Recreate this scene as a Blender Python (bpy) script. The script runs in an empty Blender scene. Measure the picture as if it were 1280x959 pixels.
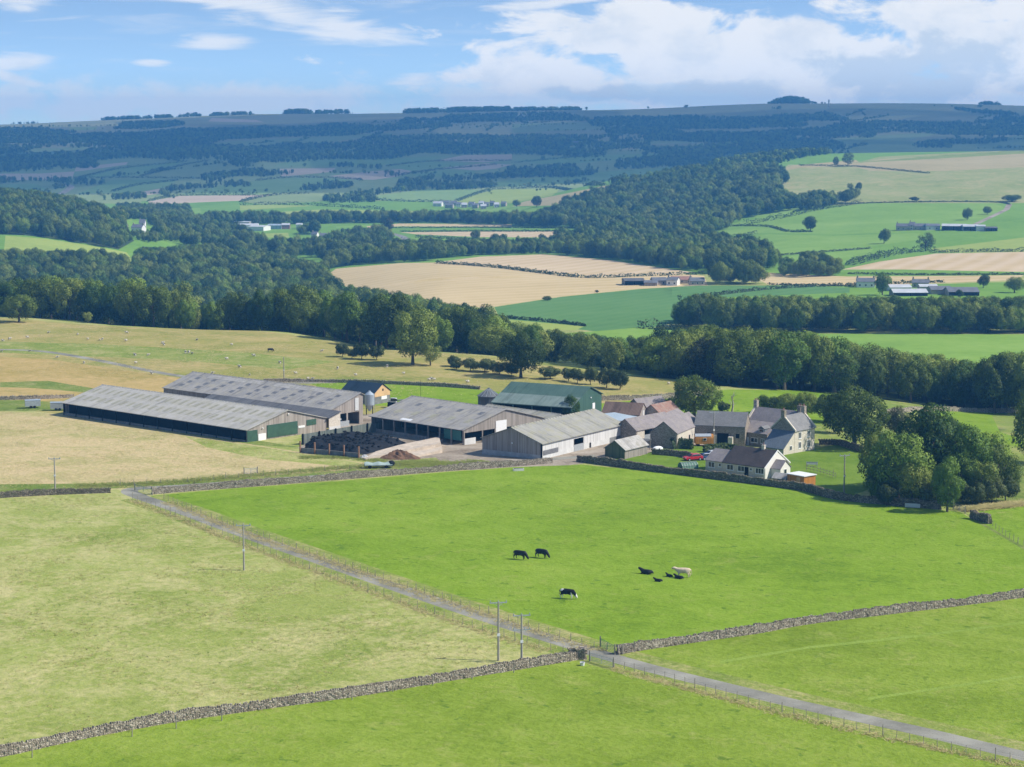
import bpy, bmesh, math, random
import numpy as np
from mathutils import Vector, Matrix, geometry
random.seed(7); RNG = np.random.default_rng(7)
S = bpy.context.scene
COL = S.collection
R = math.radians
F = 2590.0; PITCH = math.atan((479.5-150)/F); ZC = 70.0
cp, sp = math.cos(PITCH), math.sin(PITCH)

# ------------------------------------------------------------------ terrain
COLS = {
 -700: [(60,1),(200,.5),(260,0),(400,-1.5),(540,-3),(680,-3.5),(770,-4),(900,-22),(1200,-48),(1500,-52),(1700,-42),(1850,-33),(2200,-14),(2400,-22),(2900,-55),(3400,-65),(4200,-45),(5000,-10),(6200,30),(7600,50),(9000,30),(14000,-40)],
 0:   [(60,1),(200,.5),(260,0),(400,-1.5),(540,-3),(680,-3.5),(770,-4),(900,-22),(1200,-48),(1500,-52),(1700,-42),(1850,-34),(2200,-18),(2400,-26),(2900,-57),(3400,-65),(4200,-45),(5000,-10),(6200,32),(7600,52),(9000,30),(14000,-40)],
 320: [(60,1),(200,.5),(260,0),(400,-1.5),(540,-3),(640,-3.3),(718,-3.5),(800,-16),(1000,-42),(1300,-58),(1600,-62),(2000,-64),(2400,-64),(2900,-64),(3400,-62),(4200,-42),(5000,-8),(6200,45),(7500,86),(9000,60),(14000,-40)],
 560: [(60,1),(200,.5),(260,0),(400,-1.5),(540,-3),(640,-3),(720,-12),(900,-30),(1100,-36),(1180,-37),(1400,-42),(1700,-48),(2000,-54),(2400,-60),(3000,-65),(3500,-62),(4300,-40),(5000,-8),(6200,48),(7500,103),(9000,80),(14000,-40)],
 800: [(60,1),(200,.5),(260,0),(400,-1.5),(540,-3),(600,-5),(700,-15),(850,-25),(950,-29),(1050,-32),(1250,-37),(1450,-41),(1700,-46),(2000,-52),(2400,-48),(2700,-32),(3000,-14),(3150,-12),(3400,-35),(3900,-50),(4400,-30),(5000,-2),(6200,50),(7500,110),(9000,90),(14000,-40)],
 1000:[(60,1),(200,.5),(260,0),(400,-2),(460,-3),(540,-4),(600,-8),(700,-18),(850,-25),(950,-28),(1050,-31),(1250,-36),(1400,-39),(1600,-41),(1850,-42),(2100,-38),(2400,-25),(2700,-8),(3000,8),(3300,16),(3600,6),(4200,-25),(5000,0),(6200,60),(7500,127),(9000,100),(14000,-40)],
 1280:[(60,1),(200,.5),(260,0),(400,-2),(460,-3),(500,-6),(560,-12),(700,-20),(850,-24),(950,-28),(1050,-31),(1300,-36),(1500,-38),(1700,-40),(2000,-33),(2400,-15),(2700,0),(3000,14),(3300,24),(3600,16),(4300,-10),(5000,10),(6200,60),(7500,118),(9000,95),(14000,-40)],
 1900:[(60,1),(200,.5),(260,0),(400,-2),(460,-3),(500,-6),(560,-12),(700,-20),(850,-24),(950,-28),(1050,-31),(1300,-36),(1500,-38),(1700,-40),(2000,-30),(2400,-10),(2700,5),(3000,20),(3300,30),(3600,22),(4300,0),(5000,15),(6200,60),(7500,110),(9000,95),(14000,-40)],
}
def pchip(xs, ys, xq):
    xs = np.array(xs, float); ys = np.array(ys, float); h = np.diff(xs); d = np.diff(ys)/h
    m = np.zeros(len(xs)); m[0] = d[0]; m[-1] = d[-1]
    for i in range(1, len(xs)-1):
        if d[i-1]*d[i] > 0:
            w1 = 2*h[i]+h[i-1]; w2 = h[i]+2*h[i-1]; m[i] = (w1+w2)/(w1/d[i-1]+w2/d[i])
    k = np.clip(np.searchsorted(xs, xq)-1, 0, len(h)-1); t = np.clip((xq-xs[k])/h[k], 0, 1)
    return ((1+2*t)*(1-t)**2*ys[k] + t*(1-t)**2*h[k]*m[k] + t*t*(3-2*t)*ys[k+1] + t*t*(t-1)*h[k]*m[k+1])
LQ = np.linspace(math.log(60), math.log(14000), 700)
cax = sorted(COLS); _tab = np.array([pchip([math.log(p[0]) for p in COLS[c]], [p[1] for p in COLS[c]], LQ) for c in cax])
AQ = np.linspace(-.5, .5, 401); _ca = np.array([(c-640)/F for c in cax])
TAB = np.array([pchip(_ca, _tab[:, j], np.clip(AQ, _ca[0], _ca[-1])) for j in range(len(LQ))]).T      # [a, d]
def zf(x, y):
    x = np.asarray(x, float); y = np.asarray(y, float)
    d = np.clip(y, 61, 13900); a = np.clip(x/np.maximum(y, 250), -.499, .499)
    fi = (a+.5)*400; i = np.clip(fi.astype(int), 0, 399); fi = fi-i
    fj = (np.log(d)-LQ[0])/(LQ[1]-LQ[0]); j = np.clip(fj.astype(int), 0, 698); fj = fj-j
    z = (TAB[i, j]*(1-fi)*(1-fj)+TAB[i+1, j]*fi*(1-fj)+TAB[i, j+1]*(1-fi)*fj+TAB[i+1, j+1]*fi*fj)
    k = np.clip((d-250)/3000, 0, 1)
    z = z + .25*np.sin(x*.021+.4)*np.sin(y*.017+1.1)*np.clip((d-100)/200, 0, 1) + k*3.0*np.sin(x*.0061+y*.0017+1.)*np.sin(y*.0037+x*.002) + k*5*np.sin(x*.0023-y*.0011+.5)*np.clip((d-3800)/2000, 0, 1)
    return z
def zg(x, y): return float(zf(x, y))
def pxdir(px, py):
    dx = (np.asarray(px, float)-640)/F; dy = (479.5-np.asarray(py, float))/F
    return dx, cp+dy*sp, -sp+dy*cp          # world x, y, z
_ts = np.exp(np.linspace(math.log(120), math.log(13000), 1500))
def gp(px, py):
    """ground point (x, y) under a photo direction, by marching the terrain"""
    dx, dy, dz = pxdir(px, py)
    h = ZC+_ts*dz - zf(_ts*dx, _ts*dy)
    k = np.argmax(h < 0)
    if h[k] >= 0: k = int(np.argmin(np.where(_ts > 5000, h, 1e9))); t = _ts[k]
    else:
        a, b = _ts[max(k-1, 0)], _ts[k]
        for _ in range(25):
            m = .5*(a+b)
            if ZC+m*dz-zg(m*dx, m*dy) < 0: b = m
            else: a = m
        t = b
    return float(t*dx), float(t*dy)
def gps(pts): return [gp(*p) for p in pts]
def proj(x, y, z):
    z = z-ZC; dep = y*cp - z*sp
    return 640+F*x/dep, 479.5-F*(y*sp+z*cp)/dep

# ------------------------------------------------------------------ helpers
def tag(o, label=None, cat=None, group=None, kind=None):
    if label: o['label'] = label
    if cat: o['category'] = cat
    if group: o['group'] = group
    if kind: o['kind'] = kind
    return o
def link(o, parent=None):
    COL.objects.link(o)
    if parent is not None: o.parent = parent
    return o
def mesh_np(name, V, faces, mat, parent=None, smooth=False, mi=None):
    """V (n,3), faces: (m,k) array or list of tuples"""
    me = bpy.data.meshes.new(name); V = np.asarray(V, np.float32)
    if isinstance(faces, np.ndarray):
        m, k = faces.shape
        me.vertices.add(len(V)); me.vertices.foreach_set('co', V.ravel())
        me.loops.add(m*k); me.loops.foreach_set('vertex_index', faces.astype(np.int32).ravel())
        me.polygons.add(m); me.polygons.foreach_set('loop_start', np.arange(0, m*k, k, dtype=np.int32))
        me.update(calc_edges=True)
    else:
        me.from_pydata([tuple(map(float, v)) for v in V], [], faces); me.update()
    for q in (mat if isinstance(mat, (list, tuple)) else [mat]): me.materials.append(q)
    if mi is not None: me.polygons.foreach_set('material_index', np.asarray(mi, np.int32))
    if smooth: me.polygons.foreach_set('use_smooth', np.ones(len(me.polygons), bool))
    return link(bpy.data.objects.new(name, me), parent)
class MB:
    """collects shapes, builds ONE mesh"""
    def __init__(s): s.v = []; s.f = []
    def add(s, vs, fs):
        b = len(s.v); s.v += [tuple(v) for v in vs]; s.f += [tuple(i+b for i in f) for f in fs]; return s
    def box(s, x0, x1, y0, y1, z0, z1, M=None):
        vs = [(x, y, z) for x in (x0, x1) for y in (y0, y1) for z in (z0, z1)]
        if M is not None: vs = [M @ Vector(v) for v in vs]
        return s.add(vs, [(0,1,3,2),(4,6,7,5),(0,4,5,1),(2,3,7,6),(0,2,6,4),(1,5,7,3)])
    def rod(s, a, b, r0, r1=None, n=6, caps=True):
        a, b = Vector(a), Vector(b); r1 = r0 if r1 is None else r1; d = (b-a).normalized()
        p = d.orthogonal().normalized(); q = d.cross(p); vs = []
        for c, r in ((a, r0), (b, r1)):
            for k in range(n): t = 2*math.pi*k/n; vs.append(c+(p*math.cos(t)+q*math.sin(t))*r)
        fs = [(k, (k+1) % n, n+(k+1) % n, n+k) for k in range(n)]
        if caps: fs += [tuple(range(n-1, -1, -1)), tuple(range(n, 2*n))]
        return s.add(vs, fs)
    def prism(s, poly, z0, z1):
        n = len(poly); vs = [(p[0], p[1], z0) for p in poly]+[(p[0], p[1], z1) for p in poly]
        return s.add(vs, [(k, (k+1) % n, n+(k+1) % n, n+k) for k in range(n)]+[tuple(range(n-1, -1, -1)), tuple(range(n, 2*n))])
    def lathe(s, prof, c=(0, 0), n=16):
        vs = []; fs = []
        for r, z in prof:
            for k in range(n): t = 2*math.pi*k/n; vs.append((c[0]+r*math.cos(t), c[1]+r*math.sin(t), z))
        for i in range(len(prof)-1):
            for k in range(n): fs.append((i*n+k, i*n+(k+1) % n, (i+1)*n+(k+1) % n, (i+1)*n+k))
        return s.add(vs, fs)
    def ell(s, c, r, n=10, m=6, M=None):
        vs = []; fs = []
        for i in range(m+1):
            ph = math.pi*i/m
            for k in range(n):
                t = 2*math.pi*k/n; v = Vector((r[0]*math.sin(ph)*math.cos(t), r[1]*math.sin(ph)*math.sin(t), r[2]*math.cos(ph)))
                if M is not None: v = M @ v
                vs.append(v+Vector(c))
        for i in range(m):
            for k in range(n): fs.append((i*n+k, (i+1)*n+k, (i+1)*n+(k+1) % n, i*n+(k+1) % n))
        return s.add(vs, fs)
    def build(s, name, mat, parent=None, smooth=False):
        return mesh_np(name, np.array([tuple(v) for v in s.v]), s.f, mat, parent, smooth)
def empty(name, loc, rz=0, parent=None):
    o = bpy.data.objects.new(name, None); o.location = loc; o.rotation_euler = (0, 0, rz); o.empty_display_size = .5
    return link(o, parent)
def copy_tree(o, parent=None):
    c = o.copy(); COL.objects.link(c)
    if parent is not None: c.parent = parent
    for ch in list(o.children): copy_tree(ch, c)
    return c

# ------------------------------------------------------------------ materials
def srgb(r, g, b):
    f = lambda c: c/12.92 if c <= .04045 else ((c+.055)/1.055)**2.4
    return (f(r/255), f(g/255), f(b/255), 1)
def C4(c): return (c[0], c[1], c[2], 1)
class NT:
    def __init__(s, name):
        s.m = bpy.data.materials.new(name); s.m.use_nodes = True; s.t = s.m.node_tree; s.b = s.t.nodes['Principled BSDF']
        s.b.inputs['Roughness'].default_value = .85; s.b.inputs['Specular IOR Level'].default_value = .2
    def n(s, typ, **kw):
        q = s.t.nodes.new(typ)
        for k, v in kw.items():
            if k.startswith('i_'): q.inputs[k[2:].replace('_', ' ')].default_value = v
            else: setattr(q, k, v)
        return q
    def l(s, a, b): s.t.links.new(a, b)
    def coord(s, scale=(1, 1, 1), rot=(0, 0, 0), src='Object'):
        t = s.n('ShaderNodeTexCoord'); m = s.n('ShaderNodeMapping'); m.inputs['Scale'].default_value = scale; m.inputs['Rotation'].default_value = rot
        s.l(t.outputs[src], m.inputs[0]); return m.outputs[0]
    def noise(s, co, scale, detail=3, rough=.55, dist=0):
        q = s.n('ShaderNodeTexNoise'); q.inputs['Scale'].default_value = scale; q.inputs['Detail'].default_value = detail
        q.inputs['Roughness'].default_value = rough; q.inputs['Distortion'].default_value = dist; s.l(co, q.inputs['Vector']); return q.outputs['Fac']
    def ramp(s, fac, stops):
        q = s.n('ShaderNodeValToRGB'); e = q.color_ramp.elements
        while len(e) < len(stops): e.new(.5)
        for el, (p, c) in zip(e, stops): el.position = p; el.color = C4(c)
        s.l(fac, q.inputs[0]); return q.outputs[0]
    def mix(s, fac, a, b, mode='MIX'):
        q = s.n('ShaderNodeMix', data_type='RGBA', blend_type=mode)
        for sock, v in ((q.inputs[0], fac), (q.inputs[6], a), (q.inputs[7], b)):
            if hasattr(v, 'links'): s.l(v, sock)
            else: sock.default_value = v if not isinstance(v, (tuple, list)) else C4(v)
        return q.outputs[2]
    def math(s, op, a, b=0., c=0.):
        q = s.n('ShaderNodeMath', operation=op)
        for i, v in enumerate((a, b, c)):
            if hasattr(v, 'links'): s.l(v, q.inputs[i])
            else: q.inputs[i].default_value = v
        return q.outputs[0]
    def bump(s, h, dist=.1, strength=1.):
        q = s.n('ShaderNodeBump'); q.inputs['Distance'].default_value = dist; q.inputs['Strength'].default_value = strength
        s.l(h, q.inputs['Height']); s.l(q.outputs[0], s.b.inputs['Normal'])
    def base(s, c):
        if hasattr(c, 'links'): s.l(c, s.b.inputs['Base Color'])
        else: s.b.inputs['Base Color'].default_value = C4(c)
def mat_plain(name, col, rough=.7, var=.25, scale=1.5, metal=0, bump=0, spec=.3):
    n = NT(name); co = n.coord(); f = n.noise(co, scale, 4, .65); d = tuple(c*(1-var) for c in col[:3]); u = tuple(min(1, c*(1+var)) for c in col[:3])
    n.base(n.ramp(f, [(.3, d), (.7, u)])); n.b.inputs['Roughness'].default_value = rough; n.b.inputs['Metallic'].default_value = metal
    n.b.inputs['Specular IOR Level'].default_value = spec
    if bump: n.bump(f, bump)
    return n.m
def mat_grass(name, dark, mid, light, big=.02, med=.18, fine=1.3, straw=None, strawamt=.5, stretch=1., bump=.25, lines=None, worn=None, spots=None):
    """turf: three scales of mottling plus straw coloured seed-heads"""
    n = NT(name); co = n.coord((1, stretch, 1), (0, 0, .5))
    a = n.noise(co, big, 4, .6, .6); b = n.noise(co, med, 5, .65, .4); c = n.noise(co, fine, 4, .7)
    v = n.math('ADD', n.math('MULTIPLY', a, .45), n.math('ADD', n.math('MULTIPLY', b, .35), n.math('MULTIPLY', c, .35)))
    col = n.ramp(v, [(.40, dark), (.565, mid), (.74, light)])
    if straw:
        s1 = n.noise(co, med*.55, 5, .7, .8); s2 = n.noise(co, fine*.9, 3, .7, .3)
        s = n.math('ADD', n.math('MULTIPLY', s1, .62), n.math('MULTIPLY', s2, .38))
        lo = .62-.22*strawamt
        m = n.ramp(s, [(lo-.05, (0, 0, 0)), (lo+.13, (1, 1, 1))])
        col = n.mix(m, col, straw)
    if worn:
        w = n.noise(co, big*2.7, 5, .7, 1.); col = n.mix(n.ramp(w, [(.58, (0, 0, 0)), (.7, (.6, .6, .6))]), col, worn)
    if spots:      # rank tussocks round dung pats, thistles
        q = n.noise(co, .45, 3, .6, .3); col = n.mix(n.ramp(q, [(.63, (0, 0, 0)), (.69, (.75, .75, .75))]), col, spots)
    if lines:      # tramlines / mowing swaths: (angle, period, colour, amount)
        lc = n.coord((1, 1, 1), (0, 0, lines[0])); w = n.n('ShaderNodeTexWave', wave_type='BANDS', bands_direction='X')
        w.inputs['Scale'].default_value = .314/lines[1]; w.inputs['Distortion'].default_value = .6; w.inputs['Detail'].default_value = 2; w.inputs['Detail Scale'].default_value = .3
        n.l(lc, w.inputs['Vector']); col = n.mix(n.math('MULTIPLY', w.outputs['Fac'], lines[3]), col, lines[2])
    n.base(col); n.b.inputs['Roughness'].default_value = .95; n.b.inputs['Specular IOR Level'].default_value = .08
    if bump: n.bump(n.math('ADD', c, n.math('MULTIPLY', b, .8)), bump)
    return n.m
# ------------------------------------------------------------------ ground: one constrained triangulation, cut along field edges
M = {}
M['lush'] = mat_grass('lush_grass', (.12,.21,.008), (.19,.30,.018), (.26,.36,.04), .03, .22, 1.1, bump=.25, worn=(.22,.29,.035), straw=(.29,.33,.07), strawamt=.12, spots=(.085,.17,.012))
M['lush_mown'] = mat_grass('mown_grass', (.135,.205,.012), (.205,.29,.026), (.285,.36,.055), .035, .22, 1.1, bump=.25, straw=(.31,.34,.08), strawamt=.2, spots=(.10,.18,.015), worn=(.24,.30,.04))
M['track_green'] = mat_grass('driven_grass', (.19,.28,.03), (.24,.33,.05), (.28,.37,.07), .03, .2, 1.2)
M['hay'] = mat_grass('hay_meadow_grass', (.17,.23,.035), (.275,.32,.07), (.37,.40,.12), .025, .09, .8, straw=(.50,.455,.20), strawamt=.55, bump=.3, worn=(.48,.44,.20))
M['hay_pale'] = mat_grass('pale_hay_grass', (.24,.25,.07), (.36,.34,.12), (.46,.40,.18), .02, .1, .9, straw=(.56,.44,.23), strawamt=.85, bump=.3, worn=(.24,.28,.06))
M['rough'] = mat_grass('rough_pasture', (.16,.20,.035), (.27,.27,.065), (.36,.32,.10), .012, .06, .5, straw=(.46,.36,.15), strawamt=.6, bump=.3, worn=(.13,.21,.03))
M['rough_green'] = mat_grass('rough_green_grass', (.13,.20,.03), (.21,.27,.05), (.29,.33,.08), .03, .12, .8, straw=(.40,.36,.14), strawamt=.35, bump=.3)
M['sedge'] = mat_grass('orange_sedge', (.27,.24,.06), (.38,.29,.09), (.46,.34,.12), .02, .08, .5, straw=(.50,.36,.15), strawamt=.7, bump=.3, worn=(.17,.19,.04))
M['verge'] = mat_grass('verge_grass', (.13,.20,.025), (.22,.275,.05), (.31,.33,.09), .05, .2, 1., straw=(.44,.39,.17), strawamt=.4, bump=.3)
M['bank'] = mat_grass('weedy_bank', (.09,.16,.02), (.17,.23,.04), (.25,.28,.07), .07, .3, 1.2, straw=(.35,.33,.13), strawamt=.4, bump=.3)
M['garden'] = mat_grass('garden_lawn', (.085,.16,.012), (.14,.225,.02), (.20,.28,.04), .06, .3, 1.6, bump=.1)
M['field'] = mat_grass('valley_grass', (.12,.24,.03), (.17,.31,.04), (.22,.36,.06), .006, .03, .2, bump=0)
M['bright'] = mat_grass('bright_valley_grass', (.16,.285,.04), (.215,.355,.055), (.28,.41,.085), .006, .03, .2, bump=0)
M['lime'] = mat_grass('yellow_green_grass', (.25,.33,.06), (.32,.39,.08), (.38,.43,.1), .006, .03, .2, bump=0)
M['crop'] = mat_grass('root_crop', (.085,.19,.05), (.11,.235,.065), (.14,.26,.08), .008, .05, .4, bump=0, lines=(.5, 12, (.16,.27,.09), .25))
M['wheat'] = mat_grass('wheat', (.48,.36,.15), (.58,.44,.205), (.66,.51,.265), .006, .04, .5, bump=0, lines=(1.1, 24, (.68,.53,.34), .45))
M['wheat2'] = mat_grass('wheat_stubble', (.47,.34,.165), (.57,.425,.225), (.65,.50,.285), .006, .04, .5, bump=0, lines=(.35, 18, (.69,.54,.38), .5))
M['hillgrass'] = mat_grass('hill_pasture', (.21,.26,.07), (.30,.33,.10), (.39,.38,.15), .009, .04, .16, straw=(.45,.39,.18), strawamt=.45, stretch=.6, bump=0)
M['hillstraw'] = mat_grass('hill_straw', (.36,.30,.13), (.44,.36,.17), (.50,.41,.21), .006, .03, .2, bump=0, worn=(.27,.28,.09))
M['dull'] = mat_grass('dull_grass', (.19,.25,.09), (.25,.31,.115), (.31,.35,.14), .003, .015, .1, bump=0)
M['dullgreen'] = mat_grass('dull_green_grass', (.17,.27,.08), (.215,.32,.10), (.27,.36,.125), .003, .015, .1, bump=0)
M['stubble'] = mat_grass('far_stubble', (.44,.34,.24), (.52,.41,.30), (.58,.46,.34), .004, .02, .1, bump=0)
M['moor'] = mat_grass('moorland', (.20,.22,.10), (.29,.29,.14), (.37,.34,.19), .0025, .009, .05, bump=0, worn=(.30,.26,.15))
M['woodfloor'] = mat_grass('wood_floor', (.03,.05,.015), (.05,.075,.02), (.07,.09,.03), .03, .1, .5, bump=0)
def m_road():
    n = NT('worn_tarmac'); co = n.coord(); a = n.noise(co, .12, 4, .6); b = n.noise(co, 6., 4, .7)
    c = n.ramp(n.math('ADD', n.math('MULTIPLY', a, .7), n.math('MULTIPLY', b, .3)), [(.36, (.155,.15,.12)), (.5, (.255,.245,.20)), (.63, (.36,.345,.285))])
    n.base(c); n.bump(b, .02); return n.m
M['road'] = m_road()
def m_yard():
    n = NT('dirty_concrete_yard'); co = n.coord(); a = n.noise(co, .09, 5, .65, .5); b = n.noise(co, 1.4, 5, .7)
    c = n.ramp(n.math('ADD', n.math('MULTIPLY', a, .65), n.math('MULTIPLY', b, .35)), [(.36, (.17,.13,.09)), (.5, (.34,.28,.21)), (.63, (.46,.40,.32))])
    n.base(c); n.bump(b, .03); return n.m
M['yard'] = m_yard()
def dens(pts, n=4):
    out = []
    for i, p in enumerate(pts):
        q = pts[(i+1) % len(pts)]
        for k in range(n): out.append((p[0]+(q[0]-p[0])*k/n, p[1]+(q[1]-p[1])*k/n))
    return out
FIELDS = []     # (object key, material, world polygon)
def fld(key, mat, px, n=4): FIELDS.append((key, mat, gps(dens(px, n))))
def gd(px, D): return ((px-640)/F*D*1.004, D)
def fldw(key, mat, pts): FIELDS.append((key, mat, dens([gd(*p) for p in pts], 3)))
def strip(pl, w):
    """polyline in world xy -> ribbon polygon"""
    P = [Vector(p) for p in pl]; L = []; Rr = []
    for i, p in enumerate(P):
        t = (P[min(i+1, len(P)-1)]-P[max(i-1, 0)]).normalized(); nrm = Vector((-t.y, t.x))
        L.append(tuple(p+nrm*w/2)); Rr.append(tuple(p-nrm*w/2))
    return L+Rr[::-1]
def smooth_line(P, n=6):
    P = [Vector(p) for p in P]; out = []
    for i in range(len(P)-1):
        a = P[max(i-1, 0)]; b = P[i]; c = P[i+1]; d = P[min(i+2, len(P)-1)]
        for k in range(n):
            t = k/n; out.append(tuple(.5*((2*b)+(c-a)*t+(2*a-5*b+4*c-d)*t*t+(3*b-a-3*c+d)*t**3)))
    return out+[tuple(P[-1])]
# --- far slopes
G = 'ground'
def mid_ground():   # base tones: moor at the top, dull grass on the slope, green in the valley
    fldw(G, 'field', [(-400,1500),(1700,1500),(1700,3300),(-400,3500)])
    fldw(G, 'rough_green', [(1000,440),(1700,440),(1700,640),(1000,640)])
    fldw(G, 'dull', [(-400,3450),(320,3450),(560,3450),(800,3250),(1000,3450),(1280,3450),(1700,3500),(1700,5600),(-400,5400)])
    fldw(G, 'moor', [(-400,5300),(320,5300),(800,5400),(1280,5300),(1700,5300),(1700,9250),(-400,9250)])
mid_ground()
far = [
 ('dull', [(0,196),(47,188),(86,184),(110,181),(107,186),(50,192),(0,199)]), ('lime', [(86,159.5),(122,158.5),(120,162),(88,163)]),
 ('moor', [(160,160),(230,155),(330,150),(320,160),(240,163),(180,164)]), ('dull', [(248,180),(300,176),(380,172),(440,168),(500,166),(430,175),(400,180),(320,183)]),
 ('stubble', [(95,209),(160,202.5),(158,206),(100,214),(50,217),(-60,217),(-60,227),(90,224)]), ('dullgreen', [(100,220),(150,210),(235,201),(220,206),(175,219),(97,223)]),
 ('dull', [(175,221),(220,207.5),(280,209),(320,210),(285,219),(250,223),(200,224)]), ('dullgreen', [(97,242),(140,225),(200,224.5),(222,226),(205,235),(160,241)]),
 ('stubble', [(160,243),(205,235),(200,242),(175,245)]), ('dullgreen', [(-60,232),(45,230),(65,240),(-60,241)]), ('dull', [(55,250),(120,252),(180,247),(175,255),(80,254)]),
 ('dullgreen', [(227,242),(287,230),(320,226),(370,222),(440,224),(430,232),(400,238),(320,243),(240,244)]), ('stubble', [(185,252),(225,245),(320,244),(345,243),(300,251),(250,253),(190,256)]),
 ('dull', [(300,252),(345,244),(400,243),(440,245),(400,252),(330,256)]), ('dullgreen', [(340,208),(365,200),(480,198),(560,195),(525,203),(480,206),(425,208)]),
 ('stubble', [(545,201),(580,194),(640,193),(640,200),(605,203)]), ('stubble', [(347,211),(420,210),(415,215),(352,221)]),
 ('stubble', [(412,220),(467,214),(517,210),(512,216),(495,221),(467,225),(432,224)]), ('dullgreen', [(482,208),(540,202),(587,205),(560,209),(515,214)]),
 ('stubble', [(552,210),(607,204),(640,206),(620,211),(595,213)]), ('dullgreen', [(500,220),(557,212),(595,214),(590,219),(545,221)]),
 ('dullgreen', [(450,248),(527,237),(570,235),(607,239),(570,251),(495,252)]), ('lime', [(560,252),(620,237),(700,236),(690,245),(640,254),(600,257)]),
 ('dullgreen', [(592,232),(640,225),(700,219),(740,215),(800,212),(870,207),(960,204),(900,210),(830,215),(780,223),(740,228),(640,234)]),
 ('dullgreen', [(640,200),(725,195),(815,192),(830,194),(770,200),(715,205),(677,205)]), ('moor', [(765,190),(802,180),(865,179),(920,175.5),(890,181),(850,184),(800,186)]),
 ('dull', [(640,155),(757,152),(825,154),(825,160),(752,161),(640,166)]), ('dull', [(1035,175),(1085,170),(1180,165),(1160,170),(1130,176),(1122,185),(1070,186),(1060,180)]),
 ('dull', [(1200,178),(1280,169),(1400,165),(1400,182),(1280,184),(1220,183)]), ('stubble', [(265,147.5),(320,150),(330,153),(260,152)]),
 # valley floor, sunlit
 ('lime', [(300,268),(400,262),(480,263),(565,265),(560,272),(400,270),(310,274)]), ('bright', [(540,262),(640,258),(690,262),(650,268),(560,272)]),
 ('hillstraw', [(400,275),(450,273),(455,276),(405,277)]), ('bright', [(420,283),(500,279),(500,282),(420,285)]),
 ('wheat', [(458,283),(500,279.5),(640,280.5),(640,284),(500,283),(460,285)]), ('field', [(495,288.5),(560,284.5),(745,286),(742,289),(640,288.5),(520,289.5)]),
 ('wheat2', [(500,290.5),(600,289.5),(740,289.5),(745,291),(710,297),(600,296.5),(520,293)]), ('bright', [(560,297),(650,298),(655,306),(600,303)]),
 ('bright', [(497,309),(510,297),(530,295.5),(560,299),(600,304),(600,312),(520,313)]), ('bright', [(390,292),(425,291),(430,298),(395,300)]), ('lime', [(330,292),(360,291),(362,297),(335,297)]),
 ('lime', [(300,257),(340,256),(400,257),(300,263)]), ('bright', [(146,270),(167,269),(165,277),(148,276)]), ('bright', [(140,289),(172,290),(172,295),(142,293)]),
 ('hillstraw', [(640,258),(655,252),(690,245.5),(752,233),(826,219),(830,222),(760,240),(690,257)]),
 # right hill
 ('hillgrass', [(962,226),(985,206),(1060,206),(1100,196),(1280,187),(1450,182),(1450,256),(1280,254),(1080,256),(1000,258)]),
 ('hillstraw', [(1060,207),(1100,199),(1280,191),(1450,189),(1450,206),(1280,209),(1180,214),(1090,214)]),
 ('hillstraw', [(975,214),(990,207),(1070,200),(1078,206),(1000,210)]), ('rough_green', [(1060,204),(1180,194),(1280,188),(1400,185),(1400,192),(1280,192),(1180,198)]),
 ('bright', [(880,297),(905,282),(935,276),(1010,264),(1080,254),(1243,254),(1262,263),(1200,287),(1120,291),(1040,293),(960,291)]),
 ('bright', [(940,271),(1000,258),(1010,263),(950,274)]), ('field', [(1200,287),(1262,262),(1285,262),(1450,262),(1450,288),(1285,292)]),
 ('bright', [(900,303),(960,293),(1040,295),(1150,291),(1160,298),(1060,312),(990,319),(930,318)]), ('field', [(1150,292),(1280,290),(1450,286),(1450,296),(1280,297),(1165,310)]),
 ('bright', [(950,326),(990,320),(1060,314),(1092,311),(1080,326),(1010,333)]), ('lime', [(1163,311),(1280,297),(1450,294),(1450,314),(1280,315),(1180,316)]),
 ('field', [(990,334),(1060,330),(1180,318),(1450,314),(1450,345),(1000,345)]),
 ('wheat2', [(1052,337),(1100,327),(1170,317),(1280,315),(1450,312),(1450,340),(1280,340),(1130,337)]),
 ('wheat', [(940,345),(960,341),(1060,346),(1180,345),(1280,344),(1270,350),(1200,353),(1080,357),(960,356)]),
 ('field', [(840,358),(960,357),(1080,358),(1280,352),(1450,350),(1450,405),(840,405)]),
]
for m, p in far: fld(G, m, p, 3)
for q in [[(425,301),(455,299),(470,303),(440,307)],[(330,305),(365,301),(372,306),(345,310)],[(225,285),(262,283),(258,289),(228,291)],[(300,296),(322,294),(325,299),(303,301)],[(190,262),(250,260),(252,266),(200,268)]]: fld(G, 'bright', q)
fld('wheat_field', 'wheat', [(406,346),(420,336),(500,329),(560,328),(640,334),(740,346),(850,342),(880,345),(885,357),(800,361),(700,371),(640,380),(605,385),(520,375),(440,362)])
fld('wheat_field_upper', 'wheat2', [(545,328),(600,321),(680,318),(760,325),(870,341),(800,345),(740,346),(640,335)])
fld('crop_field', 'crop', [(618,384),(700,371.5),(800,361.5),(870,357),(1000,357),(1062,360),(1062,366),(870,373),(850,386),(845,403),(800,413),(740,414),(625,399)])
fld(G, 'lime', [(620,398),(730,408),(720,413),(630,410)])
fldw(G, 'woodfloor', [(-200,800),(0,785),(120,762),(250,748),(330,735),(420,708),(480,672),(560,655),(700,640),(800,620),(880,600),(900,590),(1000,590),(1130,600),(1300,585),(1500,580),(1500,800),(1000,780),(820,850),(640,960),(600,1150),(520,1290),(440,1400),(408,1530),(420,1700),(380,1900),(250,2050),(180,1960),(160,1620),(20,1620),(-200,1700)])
fldw(G, 'woodfloor', [(-200,1880),(150,1880),(170,2000),(140,2250),(90,2400),(-200,2500)])
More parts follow.
